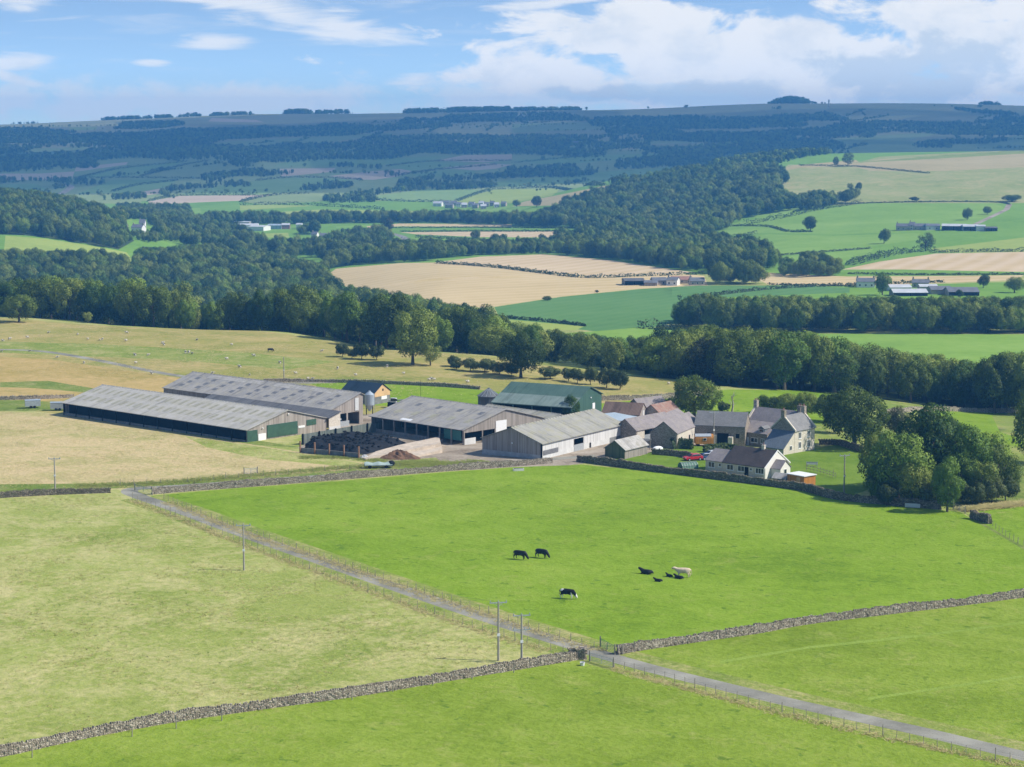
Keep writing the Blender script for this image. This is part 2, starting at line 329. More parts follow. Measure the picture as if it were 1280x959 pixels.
fld('valley_field', 'bright', [(800,409),(850,411),(1000,417),(1280,418),(1450,418),(1450,460),(1280,458),(1210,467),(1100,457),(1000,442),(900,438),(800,430),(740,426),(700,417),(760,413)])
fldw('hill_field', 'lime', [(5,1650),(160,1650),(175,1750),(160,1870),(10,1870)])
# --- the pasture and the farm
fldw('rough_pasture', 'rough', [(-250,560),(-250,790),(0,774),(120,751),(250,737),(330,724),(420,698),(480,665),(560,648),(700,636),(800,612),(880,588),(900,560),(900,500),(640,470),(300,480),(0,520)])
fld('rough_pasture', 'verge', [(0,427),(120,430),(300,440),(420,452),(360,462),(220,450),(100,445),(0,441)], 3)
fld('sedge_bog', 'sedge', [(-80,447),(0,446),(60,449),(150,462),(250,476),(340,482),(300,492),(110,490),(75,502),(0,500),(-80,500)])
fld('sedge_bog', 'bank', [(0,478),(60,476),(120,486),(110,491),(40,485),(0,484)], 3)
fld('paddock', 'lush', [(385,478),(470,478),(560,483),(640,492),(700,505),(690,512),(560,512),(440,505)])
fld('paddock_strip', 'lush', [(735,506),(800,500),(880,490),(910,487),(1000,488),(1060,493),(1060,530),(900,530),(745,520)])
fld('rough_pasture', 'rough', [(720,480),(830,478),(890,480),(880,488),(800,498),(735,503)], 3)
fld('stackyard_bank', 'bank', [(-80,500),(40,500),(85,507),(310,556),(380,560),(100,514),(-80,514)])
fld('pale_meadow', 'hay_pale', [(-90,511),(75,517),(310,555),(380,566),(450,578),(520,580),(545,574),(560,583),(440,594),(300,604),(160,611),(0,618),(-90,623)])
fld('pale_meadow', 'hay', [(230,545),(310,556),(390,569),(450,579),(440,584),(330,574),(260,560)], 3)
fld('pale_meadow', 'bank', [(-60,606),(160,604),(300,597),(430,588),(470,578),(540,573),(610,575),(600,583),(500,590),(330,602),(160,610),(0,617),(-60,620)], 3)
fld('farmyard', 'yard', [(372,560),(400,545),(418,530),(440,521),(470,516),(500,510),(620,508),(700,522),(745,522),(800,525),(870,525),(935,545),(900,556),(868,560),(820,566),(800,572),(765,575),(740,578),(700,583),(640,588),(600,588),(560,587),(545,572),(520,574),(480,577),(420,572)])
fld('cottage_garden', 'garden', [(757,574),(800,570),(822,562),(840,558),(900,556),(990,567),(1022,560),(1045,556),(1078,566),(1095,590),(1085,612),(1060,622),(1000,609),(940,598),(880,590),(820,586)])
fld('garden_edge', 'bank', [(1085,545),(1210,560),(1290,575),(1450,580),(1450,640),(1280,632),(1215,636),(1130,632),(1085,615)])
fld('right_meadow', 'rough_green', [(1100,520),(1180,514),(1290,512),(1450,510),(1450,570),(1285,562),(1200,570),(1110,560)])
fld('right_meadow', 'lush', [(1160,512),(1250,510),(1290,513),(1240,520),(1250,540),(1280,550),(1280,560),(1200,545)], 3)
fld('right_paddock', 'lush', [(1215,632),(1280,628),(1450,620),(1450,720),(1285,688),(1225,655)])
fld('right_paddock', 'bank', [(1205,640),(1225,652),(1285,686),(1450,722),(1450,730),(1285,696),(1225,660)], 3)
MAIN = [(188,620),(300,610),(420,602),(560,590),(640,584),(700,582),(728,581),(830,591),(900,598),(960,605),(1000,611),(1060,625),(1140,634),(1200,640),(1225,655),(1285,690),(1450,727),(1285,746.5),(1010,781),(880,802),(772,819),(758,817),(700,800),(600,767),(500,734),(400,699),(330,675),(260,649)]
fld('cow_field', 'lush', MAIN)
fld('right_field', 'lush_mown', [(772,819),(800,813.5),(880,801.5),(950,791.5),(1010,780.5),(1100,769.5),(1200,757.5),(1285,746.5),(1450,727),(1450,978),(1280,942),(1100,909),(950,870),(830,839),(790,828)])
fld('right_field', 'track_green', [(900,826),(1010,808),(1150,793),(1285,776),(1285,779),(1150,796),(1010,811),(900,829)], 3)
fld('right_field', 'track_green', [(1085,872),(1180,858),(1285,843),(1285,846),(1180,861),(1085,875)], 3)
fld('hay_meadow', 'hay', [(-90,628),(0,622),(140,615),(165,634),(260,674),(400,722),(520,762),(640,802),(731,824),(640,840),(440,873),(220,904),(0,948),(-90,964)])
fldw('front_field', 'lush_mown', [(-1700,80),(3500,80),(3500,215)]+[])
FIELDS.pop()
FIELDS.append(('front_field', 'lush_mown', [(-160,60),(160,60)]+gps([(1500,1005),(1285,960),(1100,920),(900,873),(740,831),(731,824),(700,828.7),(640,838.7),(560,851.7),(440,871.7),(330,886.7),(220,902.7),(110,922.7),(0,946.7),(-90,962)])))
ROADPX = [(1480,990),(1280,945),(1150,914),(1000,881),(900,857),(800,832),(700,802),(600,770),(500,736),(400,701),(300,666),(230,640),(178,622),(162,615),(172,610.5),(220,608),(320,601),(420,594),(520,587),(600,581),(650,577),(700,573),(745,570)]
ROAD = smooth_line(gps(ROADPX), 5)
VL = smooth_line(gps(ROADPX[:13]), 5)
FIELDS.append(('road_verge', 'verge', strip(VL, 9.5)))
FIELDS.append(('road', 'road', strip(ROAD, 3.3)))
TRACK = smooth_line(gps([(-60,438),(0,437),(60,440),(130,452),(200,466),(260,474),(330,479),(420,478)]), 4)
FIELDS.append(('moor_track', 'road', strip(TRACK, 3.2)))
FIELDS.append(('valley_road', 'road', strip(smooth_line(gps([(488,308),(500,304),(507,300),(502,295.5),(490,292)]), 5), 9)))
FIELDS.append(('hill_lane', 'yard', strip(gps([(1205,287),(1235,273),(1258,262),(1262,255)]), 6)))
FIELDS.append(('far_lane', 'yard', strip(smooth_line(gps([(60,250),(75,243),(88,235),(84,231),(70,229)]), 5), 14)))

def inside(X, Y, poly):
    X = np.asarray(X, float); Y = np.asarray(Y, float); r = np.zeros(X.shape, bool); P = np.array(poly)
    bb = (X >= P[:, 0].min()) & (X <= P[:, 0].max()) & (Y >= P[:, 1].min()) & (Y <= P[:, 1].max()); ix = np.nonzero(bb)[0]; x = X[ix]; y = Y[ix]; q = r[ix]
    for (x0, y0), (x1, y1) in zip(P, np.roll(P, -1, 0)):
        if y0 != y1: q ^= ((y0 > y) != (y1 > y)) & (x < (x1-x0)*(y-y0)/(y1-y0)+x0)
    r[ix] = q; return r
FLABEL = {'ground': 'rolling farmland valley of green fields and far moor', 'road': 'narrow grey tarmac lane running across the fields to the farm', 'cow_field': 'bright green grazing field with the cows', 'hay_meadow': 'large straw coloured rough meadow left of the lane'}
def build_ground():
    rows = np.exp(np.linspace(math.log(40), math.log(9300), 420)); az = np.linspace(-.47, .47, 150)
    RR, AA = np.meshgrid(rows, az, indexing='ij'); jit = RNG.uniform(-.3, .3, RR.shape)*.0063
    X = (AA+jit)*np.maximum(RR, 250); pts = [Vector((a, b)) for a, b in zip(X.ravel(), RR.ravel())]
    faces = []
    for key, mat, poly in FIELDS:
        area = sum(p[0]*q[1]-q[0]*p[1] for p, q in zip(poly, poly[1:]+poly[:1]))
        if area < 0: poly = poly[::-1]
        b = len(pts); pts += [Vector(p) for p in poly]; faces.append(list(range(b, b+len(poly))))
    v, e, f, ov, oe, of = geometry.delaunay_2d_cdt(pts, [], faces, 0, 1e-4)
    V = np.array([(p.x, p.y) for p in v]); V = np.c_[V, zf(V[:, 0], V[:, 1])]
    T = np.array([t[:3] for t in f], np.int64); cen = V[T].mean(1); top = np.full(len(T), -1)
    for i, (key, mat, poly) in enumerate(FIELDS): top[inside(cen[:, 0], cen[:, 1], poly)] = i
    keys = [FIELDS[i][0] for i in range(len(FIELDS))]
    order = ['ground']+sorted(set(keys)-{'ground'})
    fk = np.array([order.index(keys[i]) if i >= 0 else 0 for i in top])
    names = {k: 'ground' if k == 'ground' else 'road' if k == 'road' else 'track' if k in ('moor_track', 'hill_lane', 'far_lane', 'valley_road') else 'farmyard' if k == 'farmyard' else 'field' for k in order}
    for ki, k in enumerate(order):
        sel = fk == ki
        if not sel.any(): continue
        mats = sorted({FIELDS[i][1] for i in set(top[sel]) if i >= 0} | ({'hay'} if k == 'ground' else set()))
        mi = [mats.index(FIELDS[i][1]) if i >= 0 else mats.index('hay') for i in top[sel]]
        used, inv = np.unique(T[sel], return_inverse=True)
        o = mesh_np(names[k], V[used], inv.reshape(-1, 3), [M[m] for m in mats], smooth=True, mi=mi)
        tag(o, FLABEL.get(k, k.replace('_', ' ')+' in the farmland'), 'ground' if names[k] not in ('road', 'track') else 'road', kind='structure')
build_ground()
# ------------------------------------------------------------------ camera, sun, sky, air
cam = bpy.data.cameras.new('camera'); co = bpy.data.objects.new('camera', cam); COL.objects.link(co)
co.location = (0, 0, ZC); co.rotation_euler = (math.pi/2-PITCH, 0, 0)
cam.sensor_fit = 'HORIZONTAL'; cam.sensor_width = 36; cam.lens = 36*F/1280; cam.clip_start = 1; cam.clip_end = 60000
S.camera = co
SUN_EL, SUN_AZ = R(44), R(97)      # azimuth from +Y (view) clockwise towards +X
sd = Vector((math.sin(SUN_AZ)*math.cos(SUN_EL), math.cos(SUN_AZ)*math.cos(SUN_EL), math.sin(SUN_EL)))
sl = bpy.data.lights.new('sun', 'SUN'); so = bpy.data.objects.new('sun', sl); COL.objects.link(so)
sl.energy = 4.8; sl.angle = R(.55); sl.color = (1, .95, .86); so.rotation_euler = sd.to_track_quat('Z', 'Y').to_euler(); so.location = (300, 200, 400)
def world():
    w = bpy.data.worlds.new('World'); S.world = w; w.use_nodes = True; t = w.node_tree; bg = t.nodes['Background']
    N = lambda typ, **kw: (lambda q: [setattr(q, k, v) for k, v in kw.items()] and q or q)(t.nodes.new(typ))
    L = t.links.new
    def mth(op, a, b=0., c=0.):
        q = N('ShaderNodeMath', operation=op)
        for i, v in enumerate((a, b, c)):
            if hasattr(v, 'links'): L(v, q.inputs[i])
            else: q.inputs[i].default_value = v
        return q.outputs[0]
    tc = N('ShaderNodeTexCoord'); sep = N('ShaderNodeSeparateXYZ'); L(tc.outputs['Generated'], sep.inputs[0])
    x, y, z = sep.outputs
    # look the sky up a little higher than the true direction near the horizon (clean northern air)
    zz = mth('ADD', mth('MULTIPLY', mth('MAXIMUM', z, 0), 3.2), .07); cv = N('ShaderNodeCombineXYZ'); L(x, cv.inputs[0]); L(y, cv.inputs[1]); L(zz, cv.inputs[2])
    nm = N('ShaderNodeVectorMath', operation='NORMALIZE'); L(cv.outputs[0], nm.inputs[0])
    sky = N('ShaderNodeTexSky', sky_type='NISHITA', sun_disc=False, sun_elevation=SUN_EL, sun_rotation=SUN_AZ, altitude=200, air_density=1., dust_density=.6, ozone_density=1.6)
    L(nm.outputs[0], sky.inputs[0])
    hs = N('ShaderNodeHueSaturation'); hs.inputs['Saturation'].default_value = 1.03; hs.inputs['Value'].default_value = 1.18; L(sky.outputs[0], hs.inputs['Color'])
    # clouds by direction: az = x/y, el = z/y (only in front; behind and overhead a thin scatter)
    yy = mth('MAXIMUM', mth('ABSOLUTE', y), .15); az = mth('DIVIDE', x, yy); el = mth('DIVIDE', z, yy)
    def noise(sx, sy, det, rough, dist=0., off=0.):
        c = N('ShaderNodeCombineXYZ'); L(mth('MULTIPLY', az, sx), c.inputs[0]); L(mth('MULTIPLY', el, sy), c.inputs[1]); c.inputs[2].default_value = off
        q = N('ShaderNodeTexNoise'); q.inputs['Scale'].default_value = 1; q.inputs['Detail'].default_value = det; q.inputs['Roughness'].default_value = rough; q.inputs['Distortion'].default_value = dist
        L(c.outputs[0], q.inputs['Vector']); return q.outputs['Fac']
    def blob(px, py, rx, ry, slope=0.):    # soft ellipse in direction space, given as the photo direction of its middle
        a0 = (px-640)/F; e0 = (150-py)/F; da = mth('SUBTRACT', az, a0); de = mth('SUBTRACT', mth('SUBTRACT', el, e0), mth('MULTIPLY', da, slope))
        u = mth('DIVIDE', da, rx/F); v = mth('DIVIDE', de, ry/F)
        return mth('SUBTRACT', 1., mth('SQRT', mth('ADD', mth('MULTIPLY', u, u), mth('MULTIPLY', v, v))))
    def mx(*a):
        r = a[0]
        for q in a[1:]: r = mth('MAXIMUM', r, q)
        return r
    def sst(v, lo, hi):
        q = N('ShaderNodeMapRange', interpolation_type='SMOOTHSTEP'); L(v, q.inputs[0]); q.inputs[1].default_value = lo; q.inputs[2].default_value = hi; return q.outputs[0]
    n1 = noise(24, 58, 9, .58, .35); n2 = noise(40, 60, 8, .6, .2, 3.3); n3 = noise(16, 130, 7, .62, .6, 7.7)
    bank = mx(blob(980,80,440,74), blob(1230,60,220,90), blob(800,48,220,46,.0), blob(1200,20,200,36), blob(690,95,170,34))
    low = mx(blob(200,128,620,30), blob(900,120,560,34), blob(1250,110,300,45))
    dens_b = sst(mth('ADD', mth('MULTIPLY', bank, .8), mth('MULTIPLY', mth('SUBTRACT', n1, .5), 2.3)), .0, .32)
    dens_l = mth('MULTIPLY', sst(mth('ADD', mth('MULTIPLY', low, .7), mth('MULTIPLY', mth('SUBTRACT', n2, .5), 1.9)), .0, .5), .8)
    strk = mx(blob(345,18,140,26,-.16), blob(430,38,105,30,-.2), blob(275,55,60,14,.0), blob(40,12,85,21,-.1), blob(25,80,62,15), blob(20,98,80,12,-.3), blob(195,80,30,6), blob(520,100,60,12,.1), blob(690,6,120,10,.12), blob(280,4,60,8))
    dens_s = mth('MULTIPLY', sst(mth('ADD', mth('MULTIPLY', strk, .9), mth('MULTIPLY', mth('SUBTRACT', n3, .5), 2.0)), .06, .75), .85)
    wisp = mth('MULTIPLY', sst(n3, .5, .85), .35)
    fac = mth('MINIMUM', mx(dens_b, dens_l, dens_s, wisp), 1.)
    # cloud tone: sunlit tops, grey-blue undersides
    shade = sst(mth('ADD', mth('MULTIPLY', mx(blob(1150,95,170,52), blob(1060,90,70,36), blob(900,122,140,24), blob(760,118,90,16)), 1.0), mth('MULTIPLY', mth('SUBTRACT', n2, .5), 2.4)), .05, .55)
    shade = mx(mth('MULTIPLY', shade, .9), mth('MULTIPLY', sst(n2, .45, .75), .5), mth('MULTIPLY', mth('SUBTRACT', 1., sst(el, .004, .022)), .22))
    cc = N('ShaderNodeMix', data_type='RGBA'); L(shade, cc.inputs[0]); cc.inputs[6].default_value = CLOUD_LIT; cc.inputs[7].default_value = CLOUD_SHADE
    mixc = N('ShaderNodeMix', data_type='RGBA'); L(fac, mixc.inputs[0]); L(hs.outputs[0], mixc.inputs[6]); L(cc.outputs[2], mixc.inputs[7])
    # horizon sky brightened to offset the dimming by the haze box
    glow = mth('MINIMUM', mth('POWER', 2.718, mth('DIVIDE', .0055, mth('MAXIMUM', el, .004))), 1.7)
    gm = N('ShaderNodeVectorMath', operation='SCALE'); L(mixc.outputs[2], gm.inputs[0]); L(glow, gm.inputs['Scale'])
    L(gm.outputs[0], bg.inputs[0]); bg.inputs[1].default_value = .12
CLOUD_LIT = (6.3, 6.35, 6.4, 1); CLOUD_SHADE = (4.1, 4.75, 5.5, 1)
world()
HAZE_D = 1.35e-4
def haze():
    mb = MB(); mb.box(-4600, 4600, -300, 9500, -75, 168); o = mb.build('haze', None)
    m = bpy.data.materials.new('haze_air'); m.use_nodes = True; t = m.node_tree; t.nodes.clear(); out = t.nodes.new('ShaderNodeOutputMaterial')
    pv = t.nodes.new('ShaderNodeVolumePrincipled'); pv.inputs['Color'].default_value = (.14, .48, 1., 1); pv.inputs['Density'].default_value = HAZE_D; pv.inputs['Anisotropy'].default_value = .0
    t.links.new(pv.outputs[0], out.inputs['Volume']); o.data.materials.clear(); o.data.materials.append(m)
    tag(o, 'pale blue air softening the far hills', 'haze', kind='stuff')
haze()
def cloud():
    """clouds above the frame, added so that their shadow lies over the far hills"""
    off = sd*(1150/sd.z); mb = MB(); rr = random.Random(3)
    bl = [(-2600,4300,900,700),(-1500,4400,1000,800),(-500,4500,1000,850),(500,4650,900,800),(1300,4800,800,700),(2100,5000,900,800),(-2500,5700,1000,800),(-1300,5800,1100,850),(-100,5900,1100,900),(1000,6000,1000,850),(2100,6100,1000,800),(-500,6900,800,500),(900,7000,900,500),(2900,5600,800,800)]
    for x, y, rx, ry in bl:
        mb.ell((x+off.x, y+off.y, off.z+rr.uniform(0, 60)), (rx, ry, 170+rr.uniform(0, 60)), 24, 12)
    n = NT('cloud_white'); n.base((.88,.89,.91)); ts = n.n('ShaderNodeBsdfTransparent'); ms = n.n('ShaderNodeMixShader'); ms.inputs[0].default_value = .6
    n.l(n.b.outputs[0], ms.inputs[1]); n.l(ts.outputs[0], ms.inputs[2]); n.l(ms.outputs[0], n.t.nodes['Material Output'].inputs[0])
    o = mb.build('cloud', n.m, smooth=True)
    tag(o, 'cloud out of view over the far moor, added for its shadow', 'cloud', kind='structure')
cloud()
S.view_settings.view_transform = 'Standard'; S.view_settings.look = 'None'; S.view_settings.exposure = .22; S.view_settings.gamma = 1; S.view_settings.use_curve_mapping = False
c = S.cycles if hasattr(S, 'cycles') else None
S.render.engine = 'CYCLES'
S.cycles.use_denoising = True
S.cycles.max_bounces = 6; S.cycles.diffuse_bounces = 2; S.cycles.glossy_bounces = 2; S.cycles.transmission_bounces = 3; S.cycles.volume_bounces = 0; S.cycles.transparent_max_bounces = 6
S.cycles.use_adaptive_sampling = True; S.cycles.adaptive_threshold = .01
# ------------------------------------------------------------------ trees
def mat_leaf(name, dark, mid, light, scale=2.6, trans=.22):
    n = NT(name); oi = n.n('ShaderNodeObjectInfo'); co = n.coord()
    f = n.noise(co, scale, 2, .6); g = n.noise(co, scale*9, 2, .6)
    v = n.math('ADD', n.math('MULTIPLY', f, .5), n.math('ADD', n.math('MULTIPLY', g, .35), n.math('MULTIPLY_ADD', oi.outputs['Random'], .52, -.09)))
    col = n.ramp(v, [(.36, dark), (.6, mid), (.86, light)])
    n.base(col); n.b.inputs['Roughness'].default_value = .6; n.b.inputs['Specular IOR Level'].default_value = .25
    tr = n.n('ShaderNodeBsdfTranslucent'); n.l(n.mix(.5 if trans < .4 else 0., col, (.2, .3, .03)), tr.inputs[0])
    ms = n.n('ShaderNodeMixShader'); ms.inputs[0].default_value = trans; out = n.t.nodes['Material Output']
    n.l(n.b.outputs[0], ms.inputs[1]); n.l(tr.outputs[0], ms.inputs[2]); n.l(ms.outputs[0], out.inputs[0]); return n.m
M['leaf_oak'] = mat_leaf('oak_leaves', (0.033,0.063,0.006), (0.129,0.186,0.020), (0.247,0.301,0.048))
M['leaf_ash'] = mat_leaf('ash_leaves', (0.044,0.085,0.010), (0.167,0.224,0.034), (0.328,0.372,0.077))
M['leaf_syc'] = mat_leaf('sycamore_leaves', (0.030,0.074,0.007), (0.114,0.205,0.020), (0.251,0.349,0.048))
M['leaf_thorn'] = mat_leaf('hawthorn_leaves', (0.037,0.063,0.018), (0.085,0.118,0.033), (0.141,0.170,0.056))
M['leaf_con'] = mat_leaf('conifer_needles', (0.013,0.031,0.013), (0.030,0.056,0.022), (0.052,0.081,0.033))
M['leaf_brown'] = mat_leaf('copper_leaves', (0.026,0.030,0.015), (0.052,0.056,0.026), (0.081,0.089,0.041))
M['bark'] = mat_plain('bark', (.12,.10,.075), .95, .4, 3, bump=.05)
M['deadwood'] = mat_plain('bleached_wood', (.42,.37,.30), .9, .3, 3)
def crown_np(seed, nl, per, leaf, rx=.42, ry=.42, z0=.22, z1=1., lob=(.11,.19), cone=False, hollow=.25):
    """unit-high crown: leaf quads on and in a cluster of lobes; returns V,F"""
    r = np.random.default_rng(seed); cz = (z0+z1)/2; hz = (z1-z0)/2; Cs = []; Rs = []
    while len(Cs) < nl:
        p = r.uniform(-1, 1, 3)
        q = (p[0]**2+p[1]**2+abs(p[2])**(3.2 if p[2] < 0 else 2.2)) if not cone else np.linalg.norm(p)
        if q > 1 or q < .22: continue
        h = (p[2]+1)/2
        if cone: w = (1-h)*.95+.05
        else: w = min(1, .78+.6*h)
        rad = r.uniform(*lob)*(1 if not cone else .55+.5*(1-h)); k = 1-rad*.9
        c = np.array([p[0]*rx*w*k, p[1]*ry*w*k, cz+p[2]*(hz-rad*.8)])
        Cs.append(c); Rs.append(rad)
    Cs = np.array(Cs); Rs = np.array(Rs); P = []; Nn = []
    for c, rad in zip(Cs, Rs):
        m = int(per*(rad/.15)**2); d = r.normal(size=(m, 3)); d /= np.linalg.norm(d, axis=1)[:, None]
        d = d[(d[:, 2] > -.55) | (r.random(m) < .35)]
        sq = np.array([1.08, 1.08, .88]); rr = rad*(1-hollow*r.random(len(d))**2+.10*r.normal(size=len(d)))
        p = c+d*sq*rr[:, None]
        inside_other = np.zeros(len(p), bool)
        for c2, r2 in zip(Cs, Rs): inside_other |= np.linalg.norm(p-c2, axis=1) < r2*.62
        P.append(p[~inside_other]); Nn.append(d[~inside_other])
    P = np.vstack(P); Nn = np.vstack(Nn); n = len(P); Sh = Nn*.75+(P-np.array([0, 0, cz]))/np.array([rx, ry, hz])*.45+r.normal(size=(n, 3))*.22; Sh /= np.linalg.norm(Sh, axis=1)[:, None]; Nn = Nn+r.normal(size=(n, 3))*.55; Nn[:, 2] += .25; Nn /= np.linalg.norm(Nn, axis=1)[:, None]
    t = np.cross(Nn, r.normal(size=(n, 3))); t /= np.linalg.norm(t, axis=1)[:, None]; b = np.cross(Nn, t)
    s = leaf*r.uniform(.6, 1.35, n)[:, None]; e = r.uniform(.55, .95, n)[:, None]
    V = np.stack([P-t*s, P+b*s*e-Nn*s*.15, P+t*s, P-b*s*e-Nn*s*.15], 1).reshape(-1, 3)
    V[:, 2] = z0*.4+(V[:, 2]-z0*.4)*(1-z0*.4)/(np.percentile(V[:, 2], 99.6)-z0*.4); V[:, :2] *= rx/np.percentile(np.hypot(V[:, 0], V[:, 1]), 98.5)
    Fc = np.arange(n*4).reshape(-1, 4)[:, ::-1].copy(); return V, Fc, Sh
def trunk_mb(seed, h=.45, r=.028, limbs=5, top=.85):
    rr = random.Random(seed); mb = MB(); pts = [Vector((0, 0, -.04))]
    for k in range(1, 5): pts.append(Vector((rr.uniform(-.015, .015)*k, rr.uniform(-.015, .015)*k, top*k/4*.8)))
    for k in range(4): mb.rod(pts[k], pts[k+1], r*(1.25-.24*k) if k else r*1.5, r*(1.25-.24*(k+1)), 7)
    for k in range(limbs):
        a = 2*math.pi*k/limbs+rr.uniform(-.4, .4); z = rr.uniform(.2, .5); b = Vector((0, 0, z)); m = b+Vector((math.cos(a)*.14, math.sin(a)*.14, .13)); e = m+Vector((math.cos(a)*.1, math.sin(a)*.1, rr.uniform(.1, .2)))
        mb.rod(b, m, r*.55, r*.36, 5); mb.rod(m, e, r*.36, r*.15, 5)
    return mb
KINDS = {}   # kind -> (list of crown meshes hi, list of crown meshes lo, trunk mesh)
def to_mesh(name, V, Fc, Sh, mat):
    o = mesh_np(name, V, Fc, mat, smooth=True); me = o.data; me.normals_split_custom_set(np.repeat(Sh, 4, axis=0).tolist()); bpy.data.objects.remove(o); return me
def mk(kind, mat, nvar, args, lo_args, trunk):
    hi = [to_mesh('crown', *crown_np(100+hash_(kind)+i, **args), mat) for i in range(nvar)]
    lo = [to_mesh('crown', *crown_np(300+hash_(kind)+i, **lo_args), mat) for i in range(2)]
    o = trunk_mb(hash_(kind), **trunk).build('trunk', M['bark']); tm = o.data; bpy.data.objects.remove(o)
    KINDS[kind] = (hi, lo, tm)
def hash_(s): return sum(ord(c)*(i+3) for i, c in enumerate(s)) % 97
mk('oak', M['leaf_oak'], 3, dict(nl=48, per=430, leaf=.0155, rx=.56, ry=.56, z0=.06, lob=(.11,.19)), dict(nl=13, per=70, leaf=.04, rx=.52, ry=.52, z0=.05, lob=(.15,.22)), dict(top=.75, r=.03))
mk('syc', M['leaf_syc'], 3, dict(nl=48, per=430, leaf=.0155, rx=.46, ry=.46, z0=.05, lob=(.10,.17)), dict(nl=13, per=70, leaf=.04, rx=.44, ry=.44, z0=.05, lob=(.14,.20)), dict(top=.8, r=.026))
mk('ash', M['leaf_ash'], 2, dict(nl=42, per=330, leaf=.015, rx=.42, ry=.42, z0=.08, lob=(.08,.15), hollow=.4), dict(nl=12, per=65, leaf=.04, rx=.42, ry=.42, z0=.05, lob=(.13,.19)), dict(top=.85, r=.022))
mk('thorn', M['leaf_thorn'], 2, dict(nl=16, per=240, leaf=.03, rx=.66, ry=.66, z0=.1, lob=(.16,.28), hollow=.45), dict(nl=9, per=60, leaf=.06, rx=.6, ry=.6, z0=.02, lob=(.2,.3)), dict(top=.6, r=.03))
mk('conifer', M['leaf_con'], 2, dict(nl=34, per=230, leaf=.016, rx=.24, ry=.24, z0=.04, lob=(.06,.12), cone=True), dict(nl=14, per=40, leaf=.045, rx=.26, ry=.26, z0=.0, lob=(.08,.16), cone=True), dict(top=.95, r=.018, limbs=0))
mk('copper', M['leaf_brown'], 1, dict(nl=40, per=380, leaf=.016, rx=.5, ry=.5, z0=.1, lob=(.11,.18)), dict(nl=12, per=60, leaf=.042, rx=.5, ry=.5, z0=.05, lob=(.14,.2)), dict(top=.8, r=.028))
CAT = {'oak': 'tree', 'syc': 'tree', 'ash': 'tree', 'thorn': 'tree', 'conifer': 'tree', 'copper': 'tree'}
NAME = {'oak': 'oak_tree', 'syc': 'broadleaf_tree', 'ash': 'ash_tree', 'thorn': 'hawthorn_tree', 'conifer': 'conifer_tree', 'copper': 'copper_tree'}
TR = random.Random(5)
def tree(kind, x, y, h, label, group=None, w=1., lo=False, var=None, z=None, name=None):
    hi, low, tm = KINDS[kind]; ms = low if lo else hi
    o = empty(name or NAME[kind], (x, y, (zg(x, y) if z is None else z)-.1), TR.uniform(0, 6.28)); o.scale = (h*w, h*w, h); tag(o, label, CAT[kind], group)
    c = bpy.data.objects.new('crown', ms[(TR.randrange(len(ms)) if var is None else var) % len(ms)]); link(c, o)
    link(bpy.data.objects.new('trunk', tm), o); return o
def tpx(kind, px, py, top, label, group=None, wpx=None, **kw):
    """tree standing at the ground seen at (px, py), its top seen at row top, crown wpx wide"""
    x, y = gp(px, py); dep = y*cp-(zg(x, y)-ZC)*sp; h = (py-top)*dep/F*1.01
    base = {'oak': 1.12, 'syc': .9, 'ash': .84, 'thorn': 1.3, 'conifer': .5, 'copper': 1.}[kind]
    w = 1. if wpx is None else (wpx*dep/F/h)/base
    return tree(kind, x, y, h, label, group, w, **kw)
# --- single trees the photo shows
tpx('syc', 1122, 626, 541, 'broad dark green tree spreading behind the stone wall below the farmhouse lawn', wpx=82)
tpx('syc', 1160, 618, 507, 'tallest tree of the clump beside the farmhouse garden with a domed green crown', wpx=92)
tpx('syc', 1208, 622, 532, 'bright green tree at the middle of the clump beside the gateway', wpx=74)
tpx('ash', 1248, 622, 556, 'light olive tree at the outer edge of the garden clump by the small paddock', wpx=52)
tpx('syc', 1184, 640, 573, 'small leafy tree with a bare forked trunk at the gap in the stone wall', wpx=44)
tpx('oak', 1068, 560, 484, 'large rounded chestnut tree with tawny crown behind the farmhouse gable', wpx=86)
tpx('copper', 1118, 545, 508, 'dark bushy tree in the gap behind the large chestnut', wpx=40)
tpx('oak', 1294, 580, 494, 'dark tree cut off by the frame edge in the hay meadow', wpx=66)
tpx('oak', 868, 524, 470, 'dark rounded tree rising behind the stone barns', wpx=66)
tpx('thorn', 838, 518, 498, 'small dark bush at the foot of the rounded tree behind the stone barns', wpx=36)
tpx('syc', 714, 531, 494, 'narrow dark tree growing against the green metal barn', wpx=25)
for px, py, top, w, kd, lb in [(1100,612,541,60,'oak','dark spreading tree linking the garden clump to the large chestnut'),(1150,610,522,74,'oak','broad dark tree at the back of the garden clump'),(1235,615,540,62,'syc','full green tree at the right shoulder of the garden clump'),(1096,628,580,36,'syc','bushy low tree filling the left skirt of the garden clump'),(1140,631,578,52,'oak','dark full tree in the middle front of the garden clump'),(1196,626,566,56,'syc','dense green tree filling the gap behind the small forked tree'),(1226,628,575,44,'ash','olive green bush low in the garden clump'),(1262,618,580,40,'ash','pale bush at the outer end of the garden clump'),(1165,633,600,44,'thorn','low elder bush in the shade of the garden clump'),(1215,632,603,36,'thorn','low scrub at the right foot of the garden clump'),(1240,630,598,34,'thorn','low thorn scrub under the olive tree by the paddock'),(1257,627,594,34,'thorn','outermost thorn scrub of the garden clump'),(1108,632,604,34,'thorn','low scrub at the left foot of the garden clump'),(1185,600,520,60,'syc','tall green tree behind the crown of the garden clump')]: tpx(kd, px, py, top, lb, wpx=w)
for k, (px, py, top, w) in enumerate([(962,517,494,34),(985,519,492,36),(1008,522,490,36),(1034,528,491,40),(1048,542,505,34)]):
    tpx('oak', px, py, top, 'leafy green tree in the row hiding the paddock behind the farmhouse', 'trees in the row behind the farmhouse', wpx=w)
